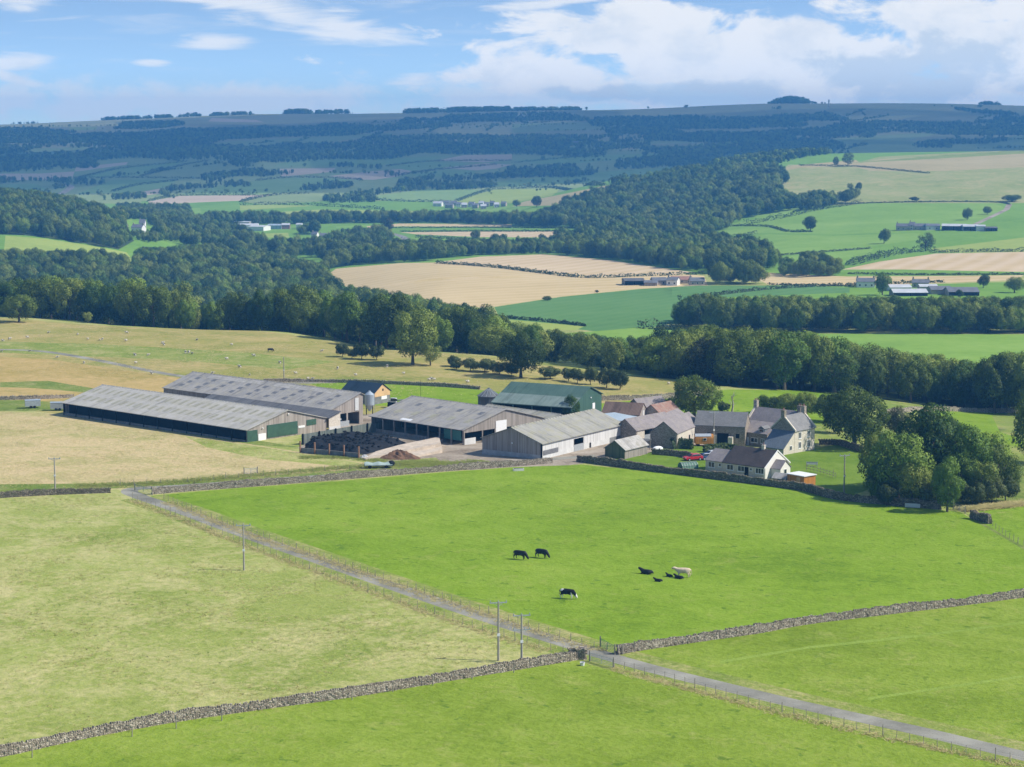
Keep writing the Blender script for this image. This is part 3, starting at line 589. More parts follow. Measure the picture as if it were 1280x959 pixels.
tpx('oak', 516, 456, 389, 'tall dark oak with dense full crown alone on the pasture above the barns', wpx=66)
tpx('ash', 538, 457, 428, 'low side tree tucked under the tall dark oak', wpx=30)
tpx('oak', 651, 472, 417, 'flat topped oak with layered crown standing on the pasture behind the green barn', wpx=64)
HT = [(688,474,458,32),(711,477,460,20),(722,479,461,18),(738,481,459,20),(758,485,459,26),(775,487,463,26)]
for k, q in enumerate(HT): tpx('thorn', *q[:3], 'small hawthorn with grazed trunk in the row above the green barn', 'hawthorns in the row above the green barn', wpx=q[3])
for q in [(428,446,430,18),(452,449,429,22),(471,450,432,20),(440,448,436,16)]: tpx('thorn', *q[:3], 'small hawthorn bush in the cluster beside the tall dark oak', 'hawthorns beside the tall dark oak', wpx=q[3])
for q in [(567,458,444,20),(588,464,448,26),(606,465,449,30),(624,468,452,26),(640,470,455,20),(570,462,452,16)]: tpx('thorn', *q[:3], 'low scrubby hawthorn between the two pasture oaks', 'hawthorns between the two pasture oaks', wpx=q[3])
tpx('oak', 24, 403, 369, 'spreading oak with a bare trunk at the edge of the pasture brow', wpx=48)
tpx('ash', 110, 404, 390, 'pale yellow green sapling at the wood edge on the pasture brow', wpx=14)
def dead_tree():
    x, y = gp(915, 515); o = empty('dead_tree', (x, y, zg(x, y)-.1)); rr = random.Random(2); mb = MB()
    mb.rod((0,0,0), (.3,.1,2.2), .28, .2); mb.rod((.3,.1,2.2), (-.2,.2,4.2), .2, .1)
    for k in range(9):
        a = rr.uniform(0, 6.28); z = rr.uniform(1.4, 4.); mb.rod((.1,.1,z), (math.cos(a)*rr.uniform(.8,1.6), math.sin(a)*rr.uniform(.8,1.6), z+rr.uniform(.6,1.6)), .08, .025, 5)
    mb.build('trunk', M['deadwood'], o)
    c = bpy.data.objects.new('crown', KINDS['thorn'][1][0]); link(c, o); c.scale = (3.2, 3.2, 2.6); c.location = (-2.2, .6, 0)
    tag(o, 'half dead tree with bleached bare branches behind the long stone barn', 'tree')
dead_tree()
# valley singles
for q in [('oak',1013,289,270.5,'round lone tree in the green field below the wooded hill',20),('oak',1105,304.5,286,'lone dark round tree near the long low farm on the hill',16),('ash',1157,314,291,'tall pale tree with loose crown at the corner of the tan field',24),
          ('oak',1209,275,260,'dark tree beside the lane above the hill farm',14),('oak',1234,268,258,'smaller round tree higher up the lane above the hill farm',12),('syc',1103,369,340.5,'tall dark tree beside the white farmhouse across the valley',22),
          ('copper',484.5,293,272.5,'dark purple beech standing alone in the valley strip fields',17),('oak',595,301,287,'round tree in the pale strip field on the valley floor',14),('oak',618,304,292,'left one of two dark trees joined in the valley field',13),('oak',629,305,292.5,'right one of two dark trees joined in the valley field',13),
          ('oak',1229,360,343,'rounded tree beside the tan strip at the valley farm',16),('oak',1268,366,346,'broad tree right of the valley farm by the frame edge',26),('oak',671,259,245,'dark tree at the lower end of the sunlit strip on the far slope',14),('oak',646,259,250,'small dark tree just left of the sunlit strip',11),
          ('ash',1060,208,191,'pale tree on the skyline of the sunny hill pasture',16),('oak',1045,208,196,'small dark tree beside the pale skyline tree on the hill pasture',8),('ash',1063,240,229,'first pale tree above the hawthorn gully',9),('oak',1073,240,228,'darker tree next to the pale one above the gully',9),
          ('oak',1200,373,362,'small tree in front of the grey sheds of the valley farm',10),('oak',1265,252,243.5,'bushy dark tree at the frame edge on the hill pasture',26),('thorn',1143,252,246,'dark low thorn on the wall line above the bright green field',14),('oak',684,376,370,'lone round bush in the crop edge below the wheat field',13),('thorn',746,366,362.5,'tiny bush on the crop edge near the wheat field',6)]:
    tpx(*q[:5], wpx=q[5])
# --- woods: spots scattered inside outlines; the ones that show largest become single trees
SPOTS = []   # (wood, kind, x, y, h, w)
def grid_fill(poly, sp, jit=.45, keep=1., seed=1):
    r = np.random.default_rng(seed); P = np.array(poly); x0, y0 = P.min(0); x1, y1 = P.max(0)
    xs = np.arange(x0, x1+sp, sp); ys = np.arange(y0, y1+sp, sp*.9); X, Y = np.meshgrid(xs, ys); X[1::2] += sp/2
    X = X+r.uniform(-jit, jit, X.shape)*sp; Y = Y+r.uniform(-jit, jit, Y.shape)*sp; X = X.ravel(); Y = Y.ravel()
    if y0 > 3300: A_, B_ = X+45*np.sin(Y*.013+X*.004)+25*np.sin(X*.031), Y+75*np.sin(X*.0093+seed)+40*np.sin(X*.027+Y*.006); keep = np.where(np.sin(X*.011+seed)*np.sin(Y*.009)+.4*np.sin(X*.043) > .62, .25, keep)
    else: A_, B_ = X, Y
    m = inside(A_, B_, poly) & (r.random(len(X)) < keep); return X[m], Y[m]
LIM = {'wood_near': ([0,30,155,300,408,440,520,600,625,660,740,800,860,1500], [309,309,309,300,330,352,367,380,396,406,415,418,417,417]), 'wood_stream': ([800,900,1000,1100,1210,1280,1400], [409,410,414,432,450,438,438]), 'shelterbelt': ([840,1400], [367,369])}
def wood(name, poly, sp, h, mixk, keep=1., seed=1, hv=.26, w=(.66, 1.05)):
    X, Y = grid_fill(poly, sp, keep=keep, seed=seed); r = random.Random(seed); ks = list(mixk); wt = [mixk[k] for k in ks]
    for x, y in zip(X, Y):
        hh = h*r.uniform(1-hv, 1+hv); k = r.choices(ks, wt)[0]; ww = r.uniform(*w)
        if name in LIM:      # crowns stay below what the photo shows behind the wood
            z = zg(x, y); px, py = proj(x, y, z+hh); lim = float(np.interp(px, *LIM[name])); dep = y*cp-(z-ZC)*sp
            if py < lim: hh2 = hh-(lim-py)*dep/F-r.uniform(-1., .8); ww *= min(1.5, hh/max(hh2, 4)); hh = hh2
            if hh < 4.5: continue
        SPOTS.append((name, k, x, y, hh, ww))
DEC = {'oak': .42, 'syc': .32, 'ash': .26}
P_ = lambda pts: gps(dens(pts, 3)); W_ = lambda pts: [gd(*p) for p in pts]
wood('wood_near', W_([(-160,800),(0,790),(60,778),(120,768),(180,760),(250,752),(330,738),(420,712),(480,678),(540,664),(610,655),(680,648),(740,634),(800,616),(850,606),(880,640),(820,760),(740,830),(640,900),(600,1050),(560,1120),(520,1230),(440,1370),(408,1480),(330,1500),(250,1480),(170,1450),(0,1420),(-160,1420)]), 11.6, 14.5, DEC, seed=11)
wood('wood_near', W_([(408,1480),(425,1690),(380,1900),(250,2050),(180,1960),(170,1715),(120,1735),(20,1735),(-160,1735),(-160,1420),(0,1420),(170,1450),(330,1500)]), 13, 13, DEC, seed=12)
wood('wood_stream', W_([(845,612),(880,596),(905,592),(980,590),(1040,592),(1090,598),(1110,650),(1000,680),(900,690),(820,740)]), 8.2, 18.5, {'oak': .6, 'syc': .2, 'ash': .08, 'conifer': .04, 'copper': .08}, seed=13, hv=.12)
wood('wood_stream', W_([(1085,602),(1130,606),(1180,598),(1240,590),(1300,588),(1450,585),(1450,690),(1250,690),(1110,670)]), 8.2, 14, {'oak': .5, 'syc': .3, 'ash': .2}, seed=14)
wood('shelterbelt', P_([(850,411),(849,402),(872,398.5),(1000,397),(1150,398),(1280,399),(1450,400),(1450,418),(1280,418),(1000,416.5),(880,413)]), 8.8, 13.2, {'oak': .5, 'syc': .38, 'conifer': .06, 'ash': .06}, seed=15, hv=.16)
wood('wood_left_hill', W_([(-180,1885),(80,1875),(150,1880),(165,2000),(140,2250),(90,2400),(-180,2500)]), 12, 13, DEC, seed=16)
wood('valley_trees', W_([(195,2050),(260,2090),(380,1990),(400,2050),(400,2200),(330,2230),(300,2500),(240,2560),(190,2400)]), 13, 12.5, DEC, seed=17, keep=.6)
wood('valley_trees', P_([(138,302),(150,293),(186,294),(196,288),(230,290),(228,300),(190,304)]), 9, 7.5, DEC, seed=34, keep=.85)
wood('valley_trees', P_([(132,284),(150,264),(235,262),(240,283),(196,283),(190,276),(160,275),(150,283)]), 12, 12, DEC, seed=33, keep=.75)
wood('valley_trees', P_([(400,341),(418,331),(440,327),(500,321),(560,319),(640,317),(740,319),(860,333),(868,340),(760,324),(680,317.5),(600,319),(540,326),(440,331)]), 10, 13, DEC, seed=18)
wood('valley_trees', P_([(400,328),(440,318),(500,312),(520,315),(640,312),(700,306),(720,318),(640,318),(560,320),(440,331)]), 11, 12, DEC, seed=19, keep=.85)
wood('valley_trees', P_([(385,312),(430,300),(478,292),(488,300),(480,312),(440,318),(400,325)]), 12, 13, DEC, seed=26, keep=.8)
wood('hill_wood', P_([(655,284),(700,264),(740,247),(790,233),(850,220),(920,212),(972,212),(984,224),(972,242),(990,256),(1000,262),(955,268),(925,276),(910,287),(880,297),(905,306),(950,322),(978,332),(945,343),(890,342),(850,336),(780,326),(705,316),(690,303),(742,292),(735,286)]), 12.5, 14, DEC, seed=20)
wood('hill_wood', P_([(1000,256),(1020,247),(1050,250),(1075,245),(1070,252),(1020,262),(1000,264)]), 9, 11, DEC, seed=21, keep=.7)
wood('valley_trees', P_([(890,356.5),(893,353),(945,353),(950,356.5)]), 11, 13, {'oak': 1}, seed=22)
wood('valley_trees', P_([(975,342),(1000,340),(1050,342),(1052,346),(1000,347),(975,346)]), 10, 11, DEC, seed=23)
wood('valley_trees', P_([(1008,332),(1030,331),(1028,336),(1010,337)]), 8, 10, DEC, seed=24)
for q, s in [([(225,279.5),(300,277),(400,277),(480,276),(560,276),(640,278),(700,282),(660,283.5),(560,279),(480,279),(400,280),(300,281)], 31), ([(375,291),(397,291),(397,294),(376,294)], 32)]:
    wood('valley_trees', P_(q), 11, 14, DEC, seed=s)
FARW = [
 [(-60,165),(30,162),(85,161),(88,166),(-60,176)], [(125,161),(160,155),(225,153),(228,156),(170,163),(125,164)],
 [(505,149),(560,146),(640,143.5),(725,143),(730,151),(640,154),(520,153)], [(-60,173),(90,169),(200,164),(250,162),(330,163),(420,157.5),(480,154),(560,154),(560,159),(440,167),(380,172),(320,175),(250,181),(200,183),(110,181),(40,189),(-60,197)],
 [(-60,203),(0,203),(100,188),(200,185),(320,185),(420,177),(520,172),(640,171),(760,169),(760,179),(800,181),(770,191),(740,193),(640,194),(560,195),(470,199),(370,200),(320,207),(290,209),(300,202),(240,201),(160,202),(95,209),(60,216),(-60,216)],
 [(735,149),(830,148),(960,146),(1050,143),(1050,151),(960,159),(860,161),(830,166),(760,163)], [(760,169),(830,165),(920,167),(1000,163),(1100,155),(1280,149),(1450,147),(1450,166),(1280,169),(1180,167),(1040,175),(970,179),(920,177),(800,180)],
 [(800,187),(850,186),(920,179),(980,179),(1035,177),(1060,184),(1035,193),(1000,198),(985,203),(960,206),(860,208),(770,212),(770,204),(830,196),(815,191)], [(1125,184),(1180,175),(1280,163),(1450,158),(1450,166),(1280,171),(1210,180),(1160,185)],
 [(200,247),(215,237),(260,227),(300,216),(345,213),(348,221),(290,229),(240,241),(205,251)], [(440,247),(470,237),(560,227),(640,213),(760,206),(770,210),(680,220),(600,229),(590,235),(500,243),(445,251)],
 [(-60,229),(60,226),(120,227),(115,232),(75,233),(70,241),(40,231),(-60,232)], [(70,248),(160,244),(170,247),(100,251)], [(-60,244),(65,242),(60,251),(-60,253)], [(958,137.5),(968,136),(969,137),(959,138)], [(1215,139),(1243,138),(1243,143),(1215,143)],
 [(760,228),(800,222),(803,226),(765,233)], [(365,236),(430,228),(432,233),(370,240)], [(465,221),(490,219),(490,224),(466,225)], [(368,209),(395,208),(395,210),(368,211)], [(417,209),(470,208),(470,210),(418,211)], [(400,250),(470,247),(470,253),(410,254)]]
for i, q in enumerate(FARW): wood('far_wood', P_(q), 13 if i not in (14, 18) else 14, 11, {'conifer': .35, 'oak': .4, 'syc': .25}, seed=40+i, hv=.3)
HR = random.Random(31)
for _ in range(85):      # hedgerow trees and bushes between the far fields
    x0, y0 = gd(HR.uniform(-60, 1340), HR.uniform(3550, 6700)); a = HR.choice([.12, -.2, .3, 1.1, 1.5, 1.35])+HR.uniform(-.15, .15); L_ = HR.uniform(120, 520); n = int(L_/HR.choice([8, 9, 22])); 
    for k in range(n):
        t = L_*k/max(1, n); x = x0+math.cos(a)*t+HR.uniform(-3, 3); y = y0+math.sin(a)*t+12*math.sin(t*.01)
        if HR.random() < .8 and (x/y > .115 and y < 3900) == False: SPOTS.append(('far_wood', HR.choice(['oak', 'syc', 'ash']), x, y, HR.choice([4, 5, 5, 6, 10])*HR.uniform(.8, 1.2), 1.2))
SKY = random.Random(77)
for a, b, d0, d1, h in [(132,222,7380,7520,13),(226,256,7480,7600,15),(266,322,7380,7500,13),(357,396,7380,7520,18),(396,443,7400,7500,16),(505,560,7350,7500,17),(556,640,7300,7500,18),(640,726,7250,7480,14),(1216,1243,7300,7480,13),(20,62,7560,7600,9)]:
    n = int((b-a)*(d1-d0)/90)
    for _ in range(n): px = SKY.uniform(a, b); D_ = SKY.uniform(d0, d1); x, y = gd(px, D_); e = min(1, .45+min(px-a, b-px)/8); SPOTS.append(('far_wood', SKY.choice(['oak', 'syc', 'conifer', 'conifer']), x, y, h*e*SKY.uniform(.6, 1.35), SKY.uniform(1., 1.5)))
for _ in range(130):
    px = SKY.gauss(985, 13); D_ = SKY.uniform(7250, 7500); x, y = gd(px, D_); SPOTS.append(('far_wood', SKY.choice(['oak', 'conifer', 'syc']), x, y, (9+17*max(0, 1-((px-985)/26)**2))*SKY.uniform(.5, 1.25), 1.2))
LBL = {'wood_near': ('woodland tree in the broadleaf wood beyond the pasture brow', 'trees of the wood beyond the pasture brow', 'broadleaf wood filling the valley beyond the pasture brow'),
 'wood_stream': ('woodland tree in the belt along the stream behind the farmhouse', 'trees of the stream wood behind the farmhouse', 'tree belt along the stream behind the farmhouse'),
 'shelterbelt': ('tall dark tree in the shelterbelt across the green valley field', 'trees of the shelterbelt', 'long dark shelterbelt between two green fields'),
 'wood_left_hill': (0, 0, 'wood covering the low hill at the frame edge'), 'valley_trees': (0, 0, 'scattered trees and tree lines on the valley floor'),
 'hill_wood': (0, 0, 'broadleaf wood climbing the hill in the middle distance'), 'far_wood': (0, 0, 'dark plantations and woods on the far shaded slopes')}
def scatter(name, spots, lo):
    """one stuff object: points with instances of the crowns of standing trees"""
    by = {}
    for s in spots: by.setdefault(s[1], []).append(s)
    n = len(spots); V = np.array([(s[2], s[3], 0) for s in spots]); V[:, 2] = zf(V[:, 0], V[:, 1])-.3-np.array([s[4]*(.16 if name == 'far_wood' else .03) for s in spots])
    ng = bpy.data.node_groups.new('scatter_'+name, 'GeometryNodeTree'); ng.interface.new_socket('Geometry', in_out='INPUT', socket_type='NodeSocketGeometry'); ng.interface.new_socket('Geometry', in_out='OUTPUT', socket_type='NodeSocketGeometry')
    gi = ng.nodes.new('NodeGroupInput'); go = ng.nodes.new('NodeGroupOutput'); jn = ng.nodes.new('GeometryNodeJoinGeometry'); L = ng.links.new
    def attr(nm, t):
        q = ng.nodes.new('GeometryNodeInputNamedAttribute'); q.data_type = t; q.inputs['Name'].default_value = nm; return q.outputs['Attribute']
    sc = attr('tsize', 'FLOAT_VECTOR'); ro = attr('trot', 'FLOAT_VECTOR'); ix = attr('tkind', 'INT')
    protos = []
    for k in KINDS: protos += [(k, v) for v in range(2)]
    e2r = ng.nodes.new('FunctionNodeEulerToRotation'); L(ro, e2r.inputs[0])
    used = set()
    kid = []
    for s in spots:
        ms = KINDS[s[1]][1 if lo else 0]; v = int(RNG.integers(2)) % len(ms); i = protos.index((s[1], v)); kid.append(i); used.add(i)
    for i in sorted(used):
        src = PROTO[(protos[i], lo)]; oi = ng.nodes.new('GeometryNodeObjectInfo'); oi.inputs['Object'].default_value = src; oi.inputs['As Instance'].default_value = True; oi.transform_space = 'ORIGINAL'
        cm = ng.nodes.new('FunctionNodeCompare'); cm.data_type = 'INT'; cm.operation = 'EQUAL'; L(ix, cm.inputs[2]); cm.inputs[3].default_value = i
        iop = ng.nodes.new('GeometryNodeInstanceOnPoints'); L(gi.outputs[0], iop.inputs['Points']); L(cm.outputs[0], iop.inputs['Selection']); L(oi.outputs['Geometry'], iop.inputs['Instance']); L(e2r.outputs[0], iop.inputs['Rotation']); L(sc, iop.inputs['Scale']); L(iop.outputs[0], jn.inputs[0])
    L(jn.outputs[0], go.inputs[0])
    me = bpy.data.meshes.new(name); me.vertices.add(n); me.vertices.foreach_set('co', V.astype(np.float32).ravel())
    a = me.attributes.new('tsize', 'FLOAT_VECTOR', 'POINT'); a.data.foreach_set('vector', np.array([(s[4]*s[5], s[4]*s[5], s[4]) for s in spots], np.float32).ravel())
    a = me.attributes.new('trot', 'FLOAT_VECTOR', 'POINT'); a.data.foreach_set('vector', np.c_[np.zeros(n), np.zeros(n), RNG.uniform(0, 6.28, n)].astype(np.float32).ravel())
    a = me.attributes.new('tkind', 'INT', 'POINT'); a.data.foreach_set('value', np.array(kid, np.int32))
    o = link(bpy.data.objects.new('woodland', me)); md = o.modifiers.new('scatter', 'NODES'); md.node_group = ng
    tag(o, LBL[name][2], 'woodland', kind='stuff'); return o
# standing trees whose crowns the woods repeat
PROTO = {}
def build_woods():
    S_ = sorted(SPOTS, key=lambda s: -s[4]/math.hypot(s[2], s[3]) if abs(s[2])/s[3] < .262 and s[0] in ('wood_near', 'wood_stream', 'shelterbelt') else 1)
    # only trees that actually show: front rows first, by size in the picture
    indiv = S_[:230]; rest = S_[230:]
    for w, k, x, y, h, ww in indiv:
        tree(k, x, y, h, LBL[w][0], LBL[w][1], ww)
    for k in KINDS:
        for v in range(2):
            for lo in (True, False):
                ms = KINDS[k][1 if lo else 0]; me = ms[v % len(ms)]
                ob = next((o for o in COL.objects if o.data is me), None)
                if ob is None:     # a real tree of this shape stands somewhere in the woods
                    j = next((i for i, s in enumerate(rest) if s[1] == k and s[0] == ('far_wood' if lo else 'wood_near')), None)
                    if j is None: j = next((i for i, s in enumerate(rest) if s[1] == k), None)
                    if j is None: s = ('hill_wood', k, 250, 700, 10, 1)
                    else: s = rest.pop(j)
                    t = tree(k, s[2], s[3], s[4], {'oak': 'woodland oak', 'syc': 'woodland broadleaf tree', 'ash': 'woodland ash', 'thorn': 'woodland thorn', 'conifer': 'woodland conifer', 'copper': 'woodland copper beech'}[k]+' hidden among the distant trees', 'trees inside the distant woods', s[5], lo=lo, var=v)
                    ob = next(c for c in t.children if c.data is me)
                PROTO[((k, v), lo)] = ob
    for w in LBL:
        sp = [s for s in rest if s[0] == w]
        if sp: scatter(w, sp, w in ('far_wood',))
    print('spots', len(SPOTS))
build_woods()
# ------------------------------------------------------------------ dry stone walls, fences, gates, hedges, verge grass
def mat_stone(name, a, b, c, scale=3.2, mortar=(.10,.09,.075), rnd=.9, moss=None):
    n = NT(name); co = n.coord((1, 1, 1.7)); v = n.n('ShaderNodeTexVoronoi', feature='F1'); v.inputs['Scale'].default_value = scale; v.inputs['Randomness'].default_value = rnd; n.l(co, v.inputs['Vector'])
    e = n.n('ShaderNodeTexVoronoi', feature='DISTANCE_TO_EDGE'); e.inputs['Scale'].default_value = scale; e.inputs['Randomness'].default_value = rnd; n.l(co, e.inputs['Vector'])
    sx = n.n('ShaderNodeSeparateXYZ'); n.l(v.outputs['Color'], sx.inputs[0]); f = n.noise(co, .35, 4, .65)
    col = n.ramp(n.math('ADD', n.math('MULTIPLY', sx.outputs[0], .55), n.math('MULTIPLY', f, .45)), [(.25, a), (.5, b), (.75, c)])
    ed = n.ramp(e.outputs['Distance'], [(.02, (0, 0, 0)), (.10, (1, 1, 1))]); col = n.mix(ed, mortar, col)
    if moss: col = n.mix(n.ramp(n.noise(co, .5, 5, .7), [(.5, (0, 0, 0)), (.68, (.8, .8, .8))]), col, moss)
    n.base(col); n.bump(e.outputs['Distance'], .12); n.b.inputs['Roughness'].default_value = .95; return n.m
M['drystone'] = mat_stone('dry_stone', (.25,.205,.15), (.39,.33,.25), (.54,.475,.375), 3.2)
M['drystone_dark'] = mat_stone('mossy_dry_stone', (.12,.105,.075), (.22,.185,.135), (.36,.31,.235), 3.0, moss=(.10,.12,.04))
M['post'] = mat_plain('weathered_post', (.29,.26,.21), .95, .3, 6)
M['wire'] = mat_plain('fence_wire', (.25,.25,.25), .6, .1, 3, metal=.6)
M['galv'] = mat_plain('galvanised_steel', (.42,.45,.47), .5, .15, 3, metal=.3)
M['gate_green'] = mat_plain('green_gate_paint', (.05,.17,.14), .6, .2, 4)
M['tuft'] = mat_leaf('grass_tufts', (.32,.34,.08), (.46,.43,.15), (.60,.50,.25), 1.2, .5)
M['tuft_green'] = mat_leaf('green_grass_tufts', (.12,.20,.02), (.19,.26,.035), (.28,.32,.07), 1.2, .55)
M['hedge'] = mat_leaf('hedge_leaves', (.03,.06,.018), (.07,.11,.03), (.13,.17,.05), 1.2)
M['hedge_far'] = mat_leaf('far_hedge_leaves', (.022,.045,.018), (.05,.08,.03), (.09,.12,.04), .5)
for _k in ('tuft', 'tuft_green'):     # grass blades shade like the turf they stand in
    _t = M[_k].node_tree; _c = _t.nodes.new('ShaderNodeCombineXYZ'); _c.inputs[2].default_value = 1
    for _n in _t.nodes:
        if _n.type in ('BSDF_PRINCIPLED', 'BSDF_TRANSLUCENT'): _t.links.new(_c.outputs[0], _n.inputs['Normal'])
        if _n.type == 'MIX_SHADER': _n.inputs[0].default_value = .05
def line3(px, step):
    """photo polyline -> evenly spaced ground points in world"""
    P = np.array(smooth_line(gps(px), 6)); d = np.r_[0, np.cumsum(np.hypot(*np.diff(P, axis=0).T))]; n = max(2, int(d[-1]/step)+1); s = np.linspace(0, d[-1], n)
    x = np.interp(s, d, P[:, 0]); y = np.interp(s, d, P[:, 1]); return np.c_[x, y, zf(x, y)]
def stone_wall(px, h, label, mat='drystone', w=.48, real=True, seed=1, gaps=()):
    r = np.random.default_rng(seed); P = line3(px, .9); n = len(P); T = np.gradient(P[:, :2], axis=0); T /= np.linalg.norm(T, axis=1)[:, None]; Nn = np.c_[-T[:, 1], T[:, 0]]
    V = []; Fc = []
    hh = h*(1+.10*np.sin(np.arange(n)*.23+seed)+.07*r.normal(size=n))
    ring = [(-w/2, -.3), (-w*.36, 1.), (w*.36, 1.), (w/2, -.3)]
    for i in range(n):
        for o, z in ring: V.append((P[i, 0]+Nn[i, 0]*o, P[i, 1]+Nn[i, 1]*o, P[i, 2]+(z*hh[i] if z > 0 else z)))
    for i in range(n-1):
        for k in range(3): Fc.append((i*4+k, i*4+k+1, i*4+5+k, i*4+4+k))
    Fc += [(0, 3, 2, 1), ((n-1)*4, (n-1)*4+1, (n-1)*4+2, (n-1)*4+3)]
    def stone(c, t, nn, sx, sy, sz, tilt):
        b = len(V); up = np.array([t[0]*math.sin(tilt), t[1]*math.sin(tilt), math.cos(tilt)]); tt = np.array([t[0]*math.cos(tilt), t[1]*math.cos(tilt), -math.sin(tilt)]); n3 = np.array([nn[0], nn[1], 0])
        for dx in (-1, 1):
            for dy in (-1, 1):
                for dz in (-1, 1): V.append(tuple(c+tt*sx*dx*(.8 if dz > 0 else 1)+n3*sy*dy*(.85 if dz > 0 else 1)+up*sz*dz))
        for f in [(0,1,3,2),(4,6,7,5),(0,4,5,1),(2,3,7,6),(0,2,6,4),(1,5,7,3)]: Fc.append(tuple(b+q for q in f))
    Pf = line3(px, .28 if real else .55)
    Tf = np.gradient(Pf[:, :2], axis=0); Tf /= np.linalg.norm(Tf, axis=1)[:, None]; hf = np.interp(np.linspace(0, 1, len(Pf)), np.linspace(0, 1, n), hh)
    for i in range(len(Pf)):     # cope stones on edge, and face stones standing proud
        t = Tf[i]; nn = np.array([-t[1], t[0]])
        if r.random() < .93: stone(Pf[i]+[0, 0, hf[i]+r.uniform(.02, .10)], t, nn, r.uniform(.06, .13)*(1 if real else 2), w*r.uniform(.36, .5), r.uniform(.10, .19), r.uniform(-.35, .35))
        if real:
            for c in range(5):
                z = hf[i]*(c+.5)/5.2
                for sgn in (-1, 1):
                    if r.random() < .62:
                        o = (w/2-(w*.14)*(c+.5)/5.2)*sgn; c3 = Pf[i]+np.array([nn[0]*o+t[0]*r.uniform(-.1, .1), nn[1]*o+t[1]*r.uniform(-.1, .1), z])
                        stone(c3, t, nn, r.uniform(.09, .19), r.uniform(.03, .075), hf[i]*r.uniform(.06, .105), r.uniform(-.15, .15))
    o = mesh_np('stone_wall', np.array(V), Fc, M[mat]); tag(o, label, 'stone wall'); return o
stone_wall([(-70,957),(0,946),(110,922),(220,902),(330,886),(440,871),(560,851),(640,838),(700,828),(731,823)], 1.02, 'long pale dry stone wall between the straw meadow and the green front field', seed=1)
stone_wall([(772,818),(800,813),(880,801),(950,791),(1010,780),(1100,769),(1200,757),(1285,746),(1450,727)], 1.0, 'dry stone wall running from the lane gateway to the edge of the cow field', seed=2)
stone_wall([(190,618),(250,613),(320,608),(420,600),(520,592),(600,586),(650,582.5),(690,579)], 1.15, 'dry stone wall along the top of the cow field beside the farm lane', seed=3)
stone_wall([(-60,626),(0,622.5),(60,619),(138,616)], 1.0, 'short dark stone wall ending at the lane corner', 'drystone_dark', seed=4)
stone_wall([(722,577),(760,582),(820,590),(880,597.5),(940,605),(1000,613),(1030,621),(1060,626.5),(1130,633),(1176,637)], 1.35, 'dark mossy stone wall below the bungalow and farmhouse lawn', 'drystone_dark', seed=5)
stone_wall([(1214,648),(1225,651),(1237,655)], 1.3, 'short broken stub of dark stone wall at the paddock corner', 'drystone_dark', .8, seed=6)
stone_wall([(330,478),(400,478),(480,480),(560,484),(600,487)], .85, 'field wall behind the barns along the green paddock', 'drystone', real=False, seed=7)
stone_wall([(742,501),(790,500),(840,498),(890,494)], 1.2, 'low field wall on the pasture behind the stone barns', 'drystone', real=False, seed=8)
stone_wall([(-60,501),(0,500),(50,499),(92,497)], .85, 'field wall left of the longest barn', 'drystone', real=False, seed=9)
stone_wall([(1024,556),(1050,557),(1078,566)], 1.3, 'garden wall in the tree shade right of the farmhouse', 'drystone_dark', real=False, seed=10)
stone_wall([(1100,520),(1180,514),(1290,516),(1400,517)], 1.1, 'pale field wall along the foot of the stream wood', 'drystone', real=False, seed=11)
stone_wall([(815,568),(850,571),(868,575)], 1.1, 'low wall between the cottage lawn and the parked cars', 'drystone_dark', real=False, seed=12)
def wall_end():
    x, y = gp(722, 824); r = random.Random(4); mb = MB(); z = zg(x, y)
    for k in range(60):
        c = Vector((x+r.uniform(-1.1, 1.1), y+r.uniform(-.5, .5), z+r.uniform(.0, 1.55))); M4 = Matrix.Translation(c) @ Matrix.Rotation(r.uniform(-.4, .4), 4, 'Z') @ Matrix.Rotation(r.uniform(-.3, .3), 4, 'X')
        mb.box(-.25, .25, -.18, .18, -.1, .1, M4)
    mb.box(x-1, x+1, y-.35, y+.35, z-.3, z+1.35); tag(mb.build('wall_pier', M['drystone']), 'thick tumbled stone pier at the end of the front wall by the lane', 'wall pier')
    x, y = gp(728, 832); z = zg(x, y); o = empty('salt_lick_tub', (x, y, z)); m = MB(); m.lathe([(.0, .02), (.26, .02), (.32, .42), (.34, .45), (.29, .45), (.26, .12), (0, .12)], n=14); m.build('tub', mat_plain('white_plastic', (.75,.75,.75), .5, .1), o)
    m = MB(); m.lathe([(.0, .30), (.27, .30)], n=14); m.build('lick', M['bark'], o); tag(o, 'white plastic lick tub lying at the foot of the stone pier', 'tub')
wall_end()
